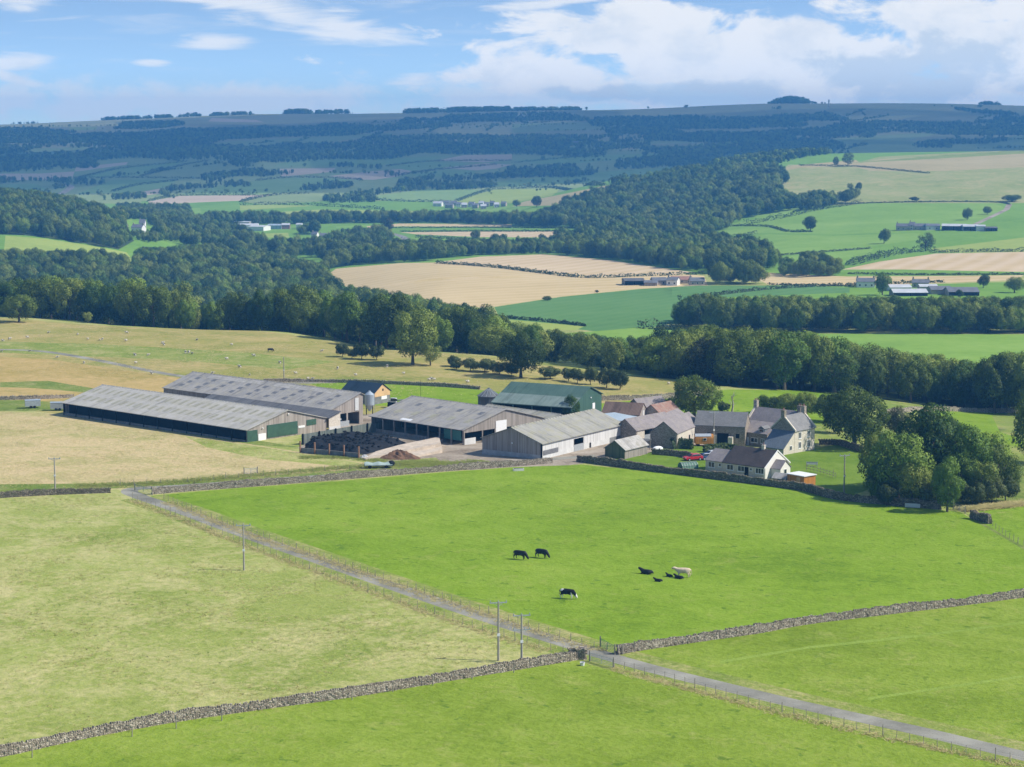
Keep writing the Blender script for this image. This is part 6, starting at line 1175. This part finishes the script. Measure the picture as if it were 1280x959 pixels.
def heap(name, label, cat, px, py, rx, ry, h, mat, seed):
    c = at(px, py); r = np.random.default_rng(seed); n = 26; V = []; Fc = []
    for i in range(n):
        for k in range(9):
            t = 2*math.pi*i/n; q = k/8; rr = q*(1+.12*math.sin(3*t+seed)+.06*math.sin(7*t)); V.append((rx*rr*math.cos(t), ry*rr*math.sin(t), h*(1-q**1.6)*(1+.25*r.normal()*(.2+q))-.1*q))
    for i in range(n):
        for k in range(8): Fc.append((i*9+k, i*9+k+1, ((i+1) % n)*9+k+1, ((i+1) % n)*9+k))
    o = mesh_np(name, np.array(V), Fc, M[mat], smooth=False); o.location = c; tag(o, label, cat)
heap('muck_heap', 'brown muck heap in front of the concrete ramp', 'muck heap', 500, 573, 4.6, 2.6, 1.7, 'brown_muck', 3)
heap('rubble_pile', 'small pale pile of rubble at the end of the rusty posts', 'rubble', 456, 573, 1.1, .9, .8, 'conc_pale', 4)
def covered_heap():
    c = at(473, 585); o = empty('sheeted_trailer', c, .1); tag(o, 'low flat trailer under a pale green sheet in the lane bank', 'trailer'); MB().box(-3, 3, -.9, .9, .5, .7).build('bed', M['dark'], o)
    v = []; fs = []
    for i in range(13):
        for k in range(7): x = -2.9+5.8*i/12; t = math.pi*k/6; v.append((x, .95*math.cos(t), .68+(.55+.14*math.sin(i*1.3))*math.sin(t)))
    for i in range(12):
        for k in range(6): fs.append((i*7+k, (i+1)*7+k, (i+1)*7+k+1, i*7+k+1))
    MB().add(v, fs).build('sheet', mat_plain('pale_green_sheet', (.36,.45,.41), .6, .25, .6), o, True); MB().ell((2.7, 0, .95), (.75, .98, .6)).build('black_cover', M['plastic'], o, True)
    for x in (-1.8, 1.6):
        for y in (-.95, .95): MB().lathe([(0, -.1), (.36, -.1), (.38, 0), (.36, .1), (0, .1)], n=12).build('wheel', M['rubber'], o).matrix_local = Matrix.Translation((x, y, .36)) @ Matrix.Rotation(math.pi/2, 4, 'X')
covered_heap()
def pole(px, py, top, label, arms=1, brace=True, rz=0., low=False):
    c = at(px, py); dep = c.y*cp-(c.z-ZC)*sp; h = (py-top)*dep/F*1.02; o = empty('power_pole', c, rz); tag(o, label, 'power pole'); MB().rod((0, 0, -.5), (0, 0, h), .16, .11, 8).build('pole', M['pole'], o)
    for k in range(arms):
        z = h-.15-k*(1.9 if low else .6); m = MB().box(-1.15, 1.15, -.06, .06, z-.07, z+.07)
        if brace: m.rod((-.7, 0, z), (0, 0, z-.5), .025, n=4).rod((.7, 0, z), (0, 0, z-.5), .025, n=4)
        a = m.build('crossarm', M['galv'], o)
        for x in (-1.05, 0 if k == 0 else .4, 1.05): MB().lathe([(.0, z+.07), (.05, z+.07), (.09, z+.16), (.05, z+.24), (.08, z+.3), (0, z+.33)], (x, 0), 8).build('insulator', M['glass_grey'], a)
    MB().box(-.19, .19, -.19, -.1, h*.42, h*.42+.35).build('safety_plate', M['white'], o); return o, h
M['pole'] = mat_plain('grey_pole_wood', (.36,.33,.28), .9, .2, 5); M['glass_grey'] = mat_plain('insulator_glaze', (.30,.34,.34), .3, .1, 4)
PL = [pole(623,826,752,'tall wooden power pole with a single crossarm beside the lane fence', rz=.2), pole(652,829,768,'shorter power pole with two crossarms next to the single armed one', 2, rz=.2, low=True), pole(305,713,656,'lone wooden power pole at the far edge of the straw meadow', rz=.1),
      pole(69,612,573,'power pole standing by the dark wall in the pale meadow', rz=.1), pole(1055,616,569,'thin power pole on the shaded farmhouse lawn', rz=.4), pole(1252,514,491,'power pole in the meadow below the stream wood', rz=.1), pole(892,556,515,'pale power pole in front of the long stone barn', rz=.3), pole(355,476,447,'distant pole on the pasture behind the skylit barn', 0), pole(834,525,506,'thin pole among the stone barn roofs', 0)]
def wire(a, b, h0, h1, sag, label):
    p = Vector(a[0].location)+Vector((0, 0, h0)); q = Vector(b[0].location)+Vector((0, 0, h1)); m = MB(); pts = [p.lerp(q, k/16)-Vector((0, 0, sag*4*(k/16)*(1-k/16))) for k in range(17)]
    for k in range(16): m.rod(pts[k]-p, pts[k+1]-p, .012, n=3, caps=False)
    o = m.build('overhead_wire', M['wire']); o.location = p; tag(o, label, 'wire')
wire(PL[0], PL[2], PL[0][1], PL[2][1], 2., 'thin overhead wire from the tall lane pole to the lone meadow pole'); wire(PL[0], PL[1], PL[0][1]-.1, PL[1][1], .2, 'short overhead wire joining the two poles beside the lane')
def mast():
    c = at(526, 512); o = empty('aerial_mast', c); tag(o, 'thin aerial mast rising behind the open shed roof', 'mast'); MB().rod((0, 0, -.3), (0, 0, 7.5), .06, .03, 6).build('pole', M['dark'], o); MB().box(-.5, .5, -.02, .02, 6.9, 6.95).build('aerial', M['galv'], o)
mast()
def car(px, py, rz, paint, label, name='parked_car', van=False):
    c = at(px, py); o = empty(name, c, rz); tag(o, label, 'van' if van else 'car'); w = .86
    lo = [(-2.05,.32),(2.0,.32),(2.12,.5),(2.08,.78),(1.2,.92),(-1.9,.95),(-2.1,.8)]; hi = [(1.05,.9),(.35,1.42),(-1.2,1.46),(-1.95,.93)] if not van else [(1.5,.9),(1.1,1.75),(-2.0,1.8),(-2.05,.93)]
    def ex(poly, w0, w1): n = len(poly); v = [(x, s*(w0 if z < 1. else w1), z) for s in (-1, 1) for x, z in poly]; return v, [tuple(range(n)), tuple(range(2*n-1, n-1, -1))]+[(k, n+k, n+(k+1) % n, (k+1) % n) for k in range(n)]
    m = MB().add(*ex(lo, w, w)).add(*ex(hi, w*.95, w*.74)); b = m.build('body', M[paint], o); bv = b.modifiers.new('edge', 'BEVEL'); bv.width = .07; bv.segments = 2
    g = [(.92,.98),(.32,1.37),(-1.15,1.40),(-1.72,1.0)] if not van else [(1.38,1.05),(1.08,1.6),(.2,1.62),(.2,1.05)]
    for s in (-1, 1): v = [(x, s*(w*.955 if z < 1.1 else w*.765)+s*.012+s*(.0 if z < 1.1 else .02), z) for x, z in g]; MB().add(v, [(0,1,2,3) if s > 0 else (3,2,1,0)]).build('window', M['glass'], o)
    x0, z0, x1, z1 = (1.05, .95, .4, 1.40) if not van else (1.5, 1.0, 1.16, 1.68)
    MB().add([(x0+.04, -.7, z0), (x0+.04, .7, z0), (x1+.05, .58, z1), (x1+.05, -.58, z1)], [(0,1,2,3)]).build('windscreen', M['glass'], o)
    if not van: MB().add([(-1.93, -.68, 1.0), (-1.93, .68, 1.0), (-1.30, .58, 1.42), (-1.30, -.58, 1.42)], [(3,2,1,0)]).build('window', M['glass'], o)
    for x in (-1.3, 1.32):
        for y in (-.8, .8):
            q = MB().lathe([(0, -.1), (.31, -.1), (.33, -.05), (.33, .05), (.31, .1), (0, .1)], n=14).build('wheel', M['rubber'], o); q.matrix_local = Matrix.Translation((x, y, .33)) @ Matrix.Rotation(math.pi/2, 4, 'X'); MB().lathe([(0, -.12), (.18, -.12), (.2, .12), (0, .12)], n=10).build('rim', M['galv'], q)
    for s in (-1, 1): MB().box(2.0, 2.13, s*.62-.16, s*.62+.16, .62, .76).build('headlight', M['white'], o); MB().box(-2.13, -2.02, s*.66-.12, s*.66+.12, .68, .84).build('taillight', M['red_paint'], o)
    return o
car(866, 575.5, .45+math.pi, 'red_paint', 'red hatchback parked on the gravel beside the bungalow'); car(884, 574.5, .5, 'blue_paint', 'dark blue car parked between the red one and the bungalow'); car(893, 571, .5, 'silver_paint', 'pale silver car half hidden behind the bungalow corner')
car(421, 533, 1.1, 'white_paint', 'white van parked at the end of the lean-to shed', 'parked_van', True); car(838, 553, .6, 'silver_paint', 'grey van standing in the yard beside the cart shed', 'parked_van', True)
def telehandler():
    o = empty('loader_tractor', at(494, 510), -.4); tag(o, 'white and grey loader parked behind the navy roofed workshop', 'tractor'); MB().box(-1.8, 1.6, -.75, .75, .7, 1.5).build('chassis', M['dark'], o); c = MB().box(-1.0, .5, -.7, .1, 1.5, 2.6).build('cab', M['white_paint'], o); MB().box(-.9, .55, -.74, .14, 1.75, 2.45).build('cab_window', M['glass'], c); MB().box(-1.6, -1.0, -.6, .6, 1.5, 2.1).build('bonnet', M['white_paint'], o); MB().rod((-1.4, .45, 1.7), (2.6, .45, 2.2), .15, n=6).build('boom', M['galv'], o)
    for x in (-1.1, 1.2):
        for y in (-.9, .9): MB().lathe([(0, -.2), (.6, -.2), (.65, 0), (.6, .2), (0, .2)], n=14).build('wheel', M['rubber'], o).matrix_local = Matrix.Translation((x, y, .65)) @ Matrix.Rotation(math.pi/2, 4, 'X')
telehandler()
def hut():
    a = at(880, 557.5); o = empty('shepherd_hut', a, math.atan2(.83, .56)-.9); tag(o, 'orange timber shepherd hut with curved grey roof by the stone barn', 'hut'); L, W = 4.0, 2.1; z0 = .6; n = 12
    pr = [(W/2*math.cos(math.pi*k/n), z0+1.15+.95*math.sin(math.pi*k/n)) for k in range(n+1)]; pr = [(W/2, z0)]+pr+[(-W/2, z0)]; m = len(pr); v = [(x, y, z) for x in (-L/2, L/2) for y, z in pr]; MB().add(v, [tuple(range(m)), tuple(range(2*m-1, m-1, -1))]+[(k, m+k, m+(k+1) % m, (k+1) % m) for k in range(m)]).build('body', M['boards_orange'], o)
    rp = [((W/2+.12)*math.cos(math.pi*k/n), z0+1.18+1.0*math.sin(math.pi*k/n)) for k in range(2, n-1)]; m = len(rp); v = [(x, y, z) for x in (-L/2-.15, L/2-.5) for y, z in rp]; MB().add(v, [(k, m+k, m+k+1, k+1) for k in range(m-1)]).build('roof', M['galv'], o)
    MB().box(L/2, L/2+.05, -.4, .4, z0+.1, z0+1.75).build('door', M['boards_tan'], o); q = MB().box(-.4, .4, -W/2-.06, -W/2, z0+.75, z0+1.35).build('window', M['white'], o); MB().box(-.32, .32, -W/2-.08, -W/2-.01, z0+.82, z0+1.28).build('pane', M['glass'], q)
    for x in (-1.4, 1.4):
        for y in (-.9, .9): MB().lathe([(0, -.06), (.34, -.06), (.34, .06), (0, .06)], n=14).build('wheel', M['dark'], o).matrix_local = Matrix.Translation((x, y, .34)) @ Matrix.Rotation(math.pi/2, 4, 'X')
hut()
def gas_tank():
    o = empty('gas_tank', at(822, 566), .5); tag(o, 'white gas tank on the lawn near the timber shed', 'tank'); MB().ell((0, 0, .85), (1.35, .62, .62), 16, 10).build('tank', M['white'], o, True)
    for x in (-.7, .7): MB().box(x-.12, x+.12, -.45, .45, -.2, .35).build('saddle', M['conc'], o)
gas_tank()
def cage():
    o = empty('fruit_cage', at(860, 585), .4); tag(o, 'low green netted fruit cage on the lawn before the red car', 'fruit cage'); m = MB()
    for k in range(7): x = -1.8+.6*k; [m.rod((x, 1.2*math.cos(math.pi*j/6), 1.3*math.sin(math.pi*j/6)), (x, 1.2*math.cos(math.pi*(j+1)/6), 1.3*math.sin(math.pi*(j+1)/6)), .035, n=4) for j in range(6)]
    for j in range(1, 6): m.rod((-1.8, 1.2*math.cos(math.pi*j/6), 1.3*math.sin(math.pi*j/6)), (1.8, 1.2*math.cos(math.pi*j/6), 1.3*math.sin(math.pi*j/6)), .03, n=4)
    m.build('hoop', M['galv'], o); v = [(x, 1.17*math.cos(math.pi*j/6), 1.26*math.sin(math.pi*j/6)) for x in (-1.8, 1.8) for j in range(7)]; MB().add(v, [(j, 7+j, 8+j, j+1) for j in range(6)]+[tuple(range(7)), tuple(range(13, 6, -1))]).build('netting', mat_plain('green_netting', (.10,.20,.14), .8, .3, 5), o)
cage()
def bench(px, py): o = empty('garden_bench', at(px, py), -.1); tag(o, 'pale grey bench alone on the farmhouse lawn', 'bench'); MB().box(-1.2, 1.2, -.25, .25, .42, .5).build('seat', M['galv'], o); MB().box(-1.2, 1.2, .22, .28, .55, .9).build('backrest', M['galv'], o); [MB().box(x-.05, x+.05, y-.05, y+.05, -.1, .42).build('leg', M['galv'], o) for x in (-1, 1) for y in (-.2, .2)]
bench(1015, 583)
o = MB().box(-1.4, 1.4, -.05, .05, .1, .85).build('white_board', M['conc_pale']); p = at(1140, 634.5); o.location = p+Vector((0, -.5, .0)); o.rotation_euler.z = -.3; tag(o, 'pale board propped against the mossy wall below the trees', 'board')
def trough(px, py, label, L=1.8, rz=0, name='water_trough', mat='conc_pale'): o = empty(name, at(px, py), rz); tag(o, label, 'trough'); MB().box(-L/2, L/2, -.4, .4, 0, .5).build('basin', M[mat], o); MB().box(-L/2+.12, L/2-.12, -.3, .3, .505, .515).build('water', M['glass'], o)
trough(648, 588.5, 'pale stone trough at the top of the cow field by the lane', 2.2, .2)
def small_trailer(px, py, label, rz): o = empty('livestock_trailer', at(px, py), rz); tag(o, label, 'trailer'); MB().box(-1.9, 1.9, -.85, .85, .5, 2.0).build('body', M['galv'], o); MB().add([(-1.95,-.9,2.0),(1.95,-.9,2.0),(-1.95,.9,2.0),(1.95,.9,2.0),(-1.95,0,2.25),(1.95,0,2.25)], [(0,1,5,4),(2,4,5,3),(0,4,2),(1,3,5)]).build('roof', M['grey_paint'], o); [MB().lathe([(0,-.1),(.34,-.1),(.34,.1),(0,.1)], n=12).build('wheel', M['rubber'], o).__setattr__('matrix_local', Matrix.Translation((x, y, .34)) @ Matrix.Rotation(math.pi/2, 4, 'X')) for x in (-.5, .4) for y in (-.9, .9)]
small_trailer(41, 510, 'small blue grey livestock trailer in weeds left of the longest barn', .3); small_trailer(73, 513, 'second trailer tucked against the end of the longest barn', .1)
for k, (px, py, top) in enumerate([(500,611,603)]):
    pass
# ------------------------------------------------------------------ animals: one skinned body each
def skin_body(name, joints, edges, mat, sub=2, parent=None):
    me = bpy.data.meshes.new(name); me.from_pydata([j[0] for j in joints], edges, []); o = bpy.data.objects.new(name, me); COL.objects.link(o); o.modifiers.new('skin', 'SKIN').use_smooth_shade = True; sm = o.modifiers.new('sub', 'SUBSURF'); sm.levels = sub; sm.render_levels = sub
    for i, j in enumerate(joints): sv = me.skin_vertices[0].data[i]; r = j[1]; sv.radius = r if isinstance(r, tuple) else (r, r); sv.use_root = i == 0
    dg = bpy.context.evaluated_depsgraph_get(); dg.update(); m2 = bpy.data.meshes.new_from_object(o.evaluated_get(dg)); bpy.data.objects.remove(o); m2.name = name; m2.materials.clear(); m2.materials.append(mat)
    return m2
def cow_mesh(pose, mat):
    S1 = .0
    if pose == 'lie':
        J = [((0,0,.38),(.36,.36)),((.5,0,.40),(.38,.36)),((-.55,0,.40),(.38,.38)),((.82,0,.55),(.30,.30)),((1.0,0,.78),(.21,.23)),((1.16,0,.88),(.18,.18)),((1.4,0,.74),(.11,.11)),((-.9,0,.42),(.24,.28)),((-1.12,.05,.25),.05),((-1.05,.3,.08),.03)]
        E_ = [(0,1),(1,3),(3,4),(4,5),(5,6),(0,2),(2,7),(7,8),(8,9)]
        for s in (-1, 1):
            b = len(J); J += [((.6,.30*s,.20),.12),((.95,.38*s,.10),.07),((.65,.42*s,.07),.06)]; E_ += [(1,b),(b,b+1),(b+1,b+2)]
            b = len(J); J += [((-.55,.36*s,.22),.16),((-.15,.48*s,.10),.08),((-.5,.55*s,.07),.06)]; E_ += [(2,b),(b,b+1),(b+1,b+2)]
        b = len(J); J += [((1.36,.22,.98),.035),((1.36,-.22,.98),.035)]; E_ += [(5,b),(5,b+1)]
        return skin_body('cow', J, E_, mat)
    J = [((0,0,.98),(.38,.42)),((.5,0,.98),(.37,.40)),((-.5,0,1.0),(.38,.40)),((.8,0,1.04),(.27,.31)),((-.88,0,1.06),(.26,.30))]; E_ = [(0,1),(0,2),(1,3),(2,4)]
    if pose == 'graze': nk = [((.98,0,.84),(.20,.26)),((1.14,.05,.56),(.16,.19)),((1.26,.08,.36),(.15,.17)),((1.36,.1,.12),(.11,.11))]
    else: nk = [((1.02,0,1.16),(.20,.26)),((1.2,.03,1.28),(.17,.19)),((1.34,.05,1.28),(.16,.17)),((1.58,.08,1.12),(.11,.11))]
    b = len(J); J += nk; E_ += [(3,b),(b,b+1),(b+1,b+2),(b+2,b+3)]; hd = b+2; hp = nk[2][0]
    for s in (-1, 1): q = len(J); J.append(((hp[0]-.06,hp[1]+.2*s,hp[2]+.08),.035)); E_.append((hd,q))
    for s, fx, hx in ((-1, .66, -.78), (1, .60, -.62)):
        q = len(J); J += [((fx-.04,.20*s,.62),.11),((fx,.20*s,.36),.065),((fx-.02,.20*s,.07),.055)]; E_ += [(1,q),(q,q+1),(q+1,q+2)]
        q = len(J); J += [((hx+.06,.20*s,.70),.15),((hx-.14,.21*s,.42),.07),((hx-.06,.21*s,.07),.055)]; E_ += [(2,q),(q,q+1),(q+1,q+2)]
    q = len(J); J += [((-1.06,0,1.08),.05),((-1.12,0,.72),.03),((-1.12,0,.45),.05)]; E_ += [(4,q),(q,q+1),(q+1,q+2)]
    q = len(J); J += [((-.38,0,.64),(.16,.12))]; E_ += [(0,q)]
    return skin_body('cow', J, E_, mat)
M['cow_black'] = mat_plain('black_cow_hide', (.012,.011,.011), .55, .3, 3, spec=.3); M['cow_white'] = mat_plain('cream_cow_hide', (.66,.52,.38), .8, .1, 2)
def m_fries():
    n = NT('friesian_hide'); co = n.coord((1, 1, .8)); f = n.noise(co, 1.35, 2, .5); z = n.n('ShaderNodeSeparateXYZ'); n.l(co, z.inputs[0]); leg = n.math('LESS_THAN', z.outputs[2], .42)
    n.base(n.ramp(n.math('ADD', f, n.math('MULTIPLY', leg, .3)), [(.575, (.014,.013,.013)), (.595, (.72,.70,.66))])); return n.m
M['fries'] = m_fries(); M['wool'] = mat_plain('sheep_wool', (.52,.48,.40), .95, .12, 6); M['sheep_face'] = mat_plain('sheep_face', (.5,.46,.4), .9, .2, 6)
CM = {k: cow_mesh(p, M[m]) for k, p, m in (('gb', 'graze', 'cow_black'), ('gf', 'graze', 'fries'), ('sw', 'stand', 'cow_white'), ('lb', 'lie', 'cow_black'))}
def animal(name, me, px, py, rz, sc, label, cat, group=None): o = bpy.data.objects.new(name, me); COL.objects.link(o); o.location = at(px, py); o.rotation_euler = (0, 0, rz); o.scale = (sc,)*3; tag(o, label, cat, group); return o
animal('cow', CM['gb'], 650, 699.5, -.5, 1.12, 'black cow grazing with lowered head, the left of the upper pair', 'cow'); animal('cow', CM['gb'], 677, 697.5, -.6, 1.12, 'black cow grazing with lowered head, the right of the upper pair', 'cow')
animal('cow', CM['gf'], 709, 748.5, -.35, 1.12, 'black and white cow grazing alone lower in the field', 'cow'); animal('cow', CM['lb'], 808.5, 717.5, 2.75, 1.0, 'black cow lying down with head raised left of the calves', 'cow'); animal('cow', CM['sw'], 854, 722, 2.95, 1.15, 'cream white cow standing beside the lying calves', 'cow')
animal('calf', CM['lb'], 823, 727, 2.8, .62, 'black calf lying lowest of the resting calves', 'calf'); animal('calf', CM['lb'], 837, 721, 2.4, .58, 'small black calf curled left of the white cow', 'calf'); animal('calf', CM['lb'], 849, 723.5, 2.6, .72, 'black calf lying at the feet of the white cow', 'calf')
def sheep_mesh():
    J = [((0,0,.55),(.30,.28)),((.32,0,.56),(.28,.26)),((-.34,0,.56),(.28,.27)),((.58,0,.66),(.14,.15)),((.76,0,.78),(.10,.11)),((.93,0,.70),(.06,.06))]; E_ = [(0,1),(0,2),(1,3),(3,4),(4,5)]
    for s in (-1, 1):
        q = len(J); J += [((.34,.15*s,.25),.05),((.34,.15*s,.03),.04)]; E_ += [(1,q),(q,q+1)]; q = len(J); J += [((-.36,.15*s,.27),.06),((-.38,.15*s,.03),.04)]; E_ += [(2,q),(q,q+1)]; q = len(J); J.append(((.72,.16*s,.82),.03)); E_.append((4,q))
    return skin_body('sheep', J, E_, M['wool'], 1)
SM = sheep_mesh(); rr = random.Random(9)
for px, py in [(4,427),(12,425),(2,440),(37,440),(35,423),(71,448),(110,425),(125,426),(128,425),(159,417),(158,427),(169,445),(185,445),(170,455),(190,468),(105,455),(232,442),(236,442),(240,443),(205,432),(265,468),(246,426),(290,432),(284,450),(97,419),(203,430),(60,417),(318,446),(540,475),(543,475.5),(537,476),(585,479),(607,452),(445,470),(484,460),(390,475),(385,475),(422,462),(402,440),(836,481),(312,470),(350,455),(370,468),(300,460),(505,468)]:
    animal('sheep', SM, px, py, rr.uniform(0, 6.28), rr.uniform(.85, 1.1), 'white sheep grazing on the rough pasture above the barns', 'sheep', 'sheep on the rough pasture')
animal('cow', CM['gb'], 338, 440, .3, .9, 'dark animal standing alone among the sheep', 'cow')
# ------------------------------------------------------------------ far farms, village, works
M['far_white'] = mat_plain('far_white_wall', (.78,.76,.72), .9, .08, .3); M['far_stone'] = mat_plain('far_stone_wall', (.42,.37,.31), .95, .2, .4); M['far_slate'] = mat_plain('far_slate_roof', (.16,.165,.18), .7, .2, .3); M['far_pale'] = mat_plain('far_pale_roof', (.52,.53,.54), .7, .12, .2); M['far_red'] = mat_plain('far_red_roof', (.32,.17,.13), .85, .2, .3)
RF = random.Random(17)
def farb(name, label, px0, px1, py, hw, hrp, wall, roof, W=8, cat='house', rz=None, open_=False, chim=0, win=0, group=None):
    a = gp(px0, py); D = a[1]; k = D/F*1.12; L = (px1-px0)*k/1.12; rz = RF.uniform(-.35, .1) if rz is None else rz; L /= max(.5, math.cos(rz)); he = hw*k; hr = he+max(.8, (hrp)*k*.8)
    b = Bd(name, label, None, None, W, cat=cat, L=L, xy=a, rz=rz)
    if group: b.o['group'] = group
    if open_: b.box('wall', 0, L, W-.2, W, -2, he, wall); b.gable_panel('gable', .1, 0, W-.2, -2, -2, he, he, wall, mid=(W/2, hr)); b.gable_panel('gable', L-.1, 0, W-.2, -2, -2, he, he, wall, mid=(W/2, hr)); b.box('floor', .2, L-.2, .2, W-.3, -1, .05, 'conc_dark'); [b.box('post', x-.2, x+.2, 0, .3, -2, he-.05, 'dark') for x in np.linspace(.3, L-.3, max(3, int(L/6)))]
    else: b.gabled(wall, he, hr, dn=2.5)
    rf = b.roof(roof, he, hr, ov=.3, eo=.4, t=.2)
    for c in range(chim): chimney(b, .5 if c == 0 else L-.5, W/2, hr-.4, hr+1.4, .9, .8, 1, 'far_stone', rf)
    for w in range(win):
        x = L*(w+.5)/win
        for z in ((.9, 3.2) if he > 4 else (.9,)): q = b.box('window', x-.6, x+.6, -.06, .02, z, z+1.3, 'white'); b.box('pane', x-.5, x+.5, -.09, 0, z+.1, z+1.2, 'glass', q)
    return b
for q in [('farmhouse','white walled farmhouse with slate roof beside the tall dark tree across the valley',1071,1093,359.5,6.5,4.5,'far_white','far_slate',8,2,3,False),('barn','low grey open barn at the front of the valley farm',1117,1160,370.5,4,4,'far_stone','far_pale',14,0,0,True),('barn','pale roofed barn behind the low open barn of the valley farm',1113,1140,364,4,3,'far_white','far_pale',12,0,0,False),('farmhouse','stone farmhouse at the back of the valley farm',1140,1160,359.5,5.5,4,'far_stone','far_slate',8,2,3,False),('barn','dark slate barn in the middle of the valley farm',1164,1190,368,5,4,'far_stone','far_slate',14,0,0,False),('barn','wide grey barn at the outer end of the valley farm',1186,1224,370,4.5,5,'far_stone','far_slate',18,0,0,True),('barn','pale flat barn behind the dark slate barn',1150,1172,363,4,2.5,'far_stone','far_pale',12,0,0,False),
          ('farmhouse','slate roofed stone farmhouse at the end of the hill farm',1120,1137,288.5,4.5,3.5,'far_stone','far_slate',9,1,3,False),('cottage','white gabled cottage in the hill farm row',1136,1142,288,5.5,4,'far_white','far_slate',9,1,1,False),('barn','dark stone range in the middle of the hill farm',1141,1160,288,4,3.5,'far_stone','far_slate',9,0,3,False),('barn','pale sided range in the hill farm row',1158,1175,288,4.5,2.5,'far_white','far_slate',10,0,2,False),('barn','long dark open shed of the hill farm',1177,1205,288.5,4.5,2.5,'boards','far_pale',16,0,0,True),('barn','white sheeted barn near the top of the hill farm lane',1204,1222,289,4.5,2.5,'far_white','far_pale',16,0,0,True),('barn','pale end barn of the hill farm',1220,1231,289,5,1.5,'far_white','far_pale',14,0,0,False),('barn','dark low shed beyond the pale end barn of the hill farm',1232,1247,289.5,3.5,1.5,'boards','roof_dark',10,0,0,True),
          ('barn','dark navy open shed at the near end of the wheat field farm',781,806,357,5,2.5,'roof_dark','roof_dark',16,0,0,True),('barn','low grey lean shed of the wheat field farm',805,821,357.5,3.5,2.5,'boards','far_slate',10,0,0,False),('barn','slate roofed barn of the wheat field farm',816,834,356.5,5,3.5,'far_stone','far_slate',10,0,2,False),('farmhouse','pale stone farmhouse in the wheat field farm',833,846,357,6,3.5,'far_white','far_slate',8,1,2,False),('barn','long red roofed range of the wheat field farm',840,865,355,4.5,4,'far_stone','far_red',9,0,3,False),('cottage','stone cottage at the far end of the wheat field farm',863,881,357,5,4,'far_stone','far_slate',9,1,3,False),
          ('house','white house with gables among valley trees at far left',164,178,290,7,4,'far_white','far_slate',9,2,3,False),('house','tall pale wing of the white valley house',174,181,288,9,5,'far_white','far_slate',7,1,2,False),('house','small stone lodge beside the white valley house',150,158,286,4,3,'far_stone','far_slate',7,1,1,False),
          ('factory','long white walled factory shed in the valley trees',277,322,285.5,4,1.5,'far_white','far_pale',30,0,0,False),('factory','pale low factory hall beside the long white shed',310,330,288.5,4.5,1.5,'far_white','far_pale',24,0,0,False),('factory','blue factory shed in the valley',334,352,286.5,4,1.5,'blue_sheet','blue_sheet',20,0,0,False),('factory','red brick works building beside the blue shed',352,362,286.5,4.5,2,'far_red','far_pale',14,0,2,False),('factory','white block at the end of the valley works',370,377,286.5,5,1.5,'far_white','far_pale',12,0,1,False),('factory','flat grey works shed behind the long white shed',292,312,281,3,1.2,'far_stone','far_pale',20,0,0,False),
          ('house','white gabled cottage below the valley works',389,396,297.5,4,3.5,'far_white','far_slate',7,1,1,False),('house','first grey terrace house below the valley works',400,408,298.5,3.5,3,'far_stone','far_slate',8,1,2,False),('house','second grey terrace house below the valley works',409,417,298.5,3.5,3,'far_stone','far_slate',8,1,2,False),('house','end terrace house below the valley works',418,425,298,3.5,3,'far_white','far_slate',8,1,2,False)]:
    farb(q[0], q[1], *q[2:9], W=q[9], chim=q[10], win=q[11], open_=q[12], cat=q[0])
VIL = [(541,552,258,1),(551,562,257,1),(563,571,257.5,0),(577,584,260,0),(585,592,259,1),(590,597,261,0),(598,604,258,1),(605,611,259.5,0),(612,617,258,0),(618,624,260,1),(556,566,260.5,0),(570,576,259,1),(601,608,262,0),(626,632,259,0)]
for i, (a, b_, y, wv) in enumerate(VIL): farb('house', 'pale house with slate roof in the village at the foot of the slope', a, b_, y, 3.4, 2.6, 'far_white' if wv else 'far_stone', 'far_slate' if i % 3 else 'far_pale', W=9, chim=1, win=2, group='houses of the village below the slope')
farb('house', 'white house below the far plantation', 728, 736, 192.5, 2., 1.5, 'far_white', 'far_pale', W=10, cat='house'); farb('house', 'grey stone hall hidden in the far plantation', 716, 724, 182, 3.4, 1.5, 'far_stone', 'far_slate', W=10, cat='house')
def monument():
    x, y = gp(1036, 134.5); o = empty('monument', (x, y, zg(x, y)-1)); tag(o, 'slim stone monument column on the far skyline beside the wooded knoll', 'monument'); MB().box(-3.2, 3.2, -3.2, 3.2, -2, 5).build('plinth', M['far_stone'], o); MB().lathe([(2.3, 5), (1.9, 24), (2.6, 24.5), (2.6, 25.5), (1.2, 27), (0, 29)], n=14).build('column', M['far_stone'], o)
monument()
for k, (px, py, rz, pt, lb) in enumerate([(506,301,1.2,'silver_paint','silver car on the bend of the valley road'),(503,297.5,1.4,'white_paint','white car further along the valley road'),(497,305,.9,'red_paint','red car nearest on the valley road')]): car(px, py, rz, pt, lb, 'moving_car')
car(76, 243, 1., 'white_paint', 'white van on the far lane at left', 'moving_van', True)
for px, py, top, wpx in [(733,135.5,132,5),(810,135,132.5,4),(858,134.5,131,7),(880,134.5,133,3),(1168,132.5,130.5,3),(1190,133,131.5,5),(1225,134,131,9),(18,160.5,157,3),(30,160,156.5,4),(40,159.5,156,3),(52,159,156,4),(62,158.5,155.5,3)]: tpx('oak', px, py+.6, top, 'small lone tree standing on the far skyline', 'lone trees along the far skyline', wpx=wpx, lo=True)
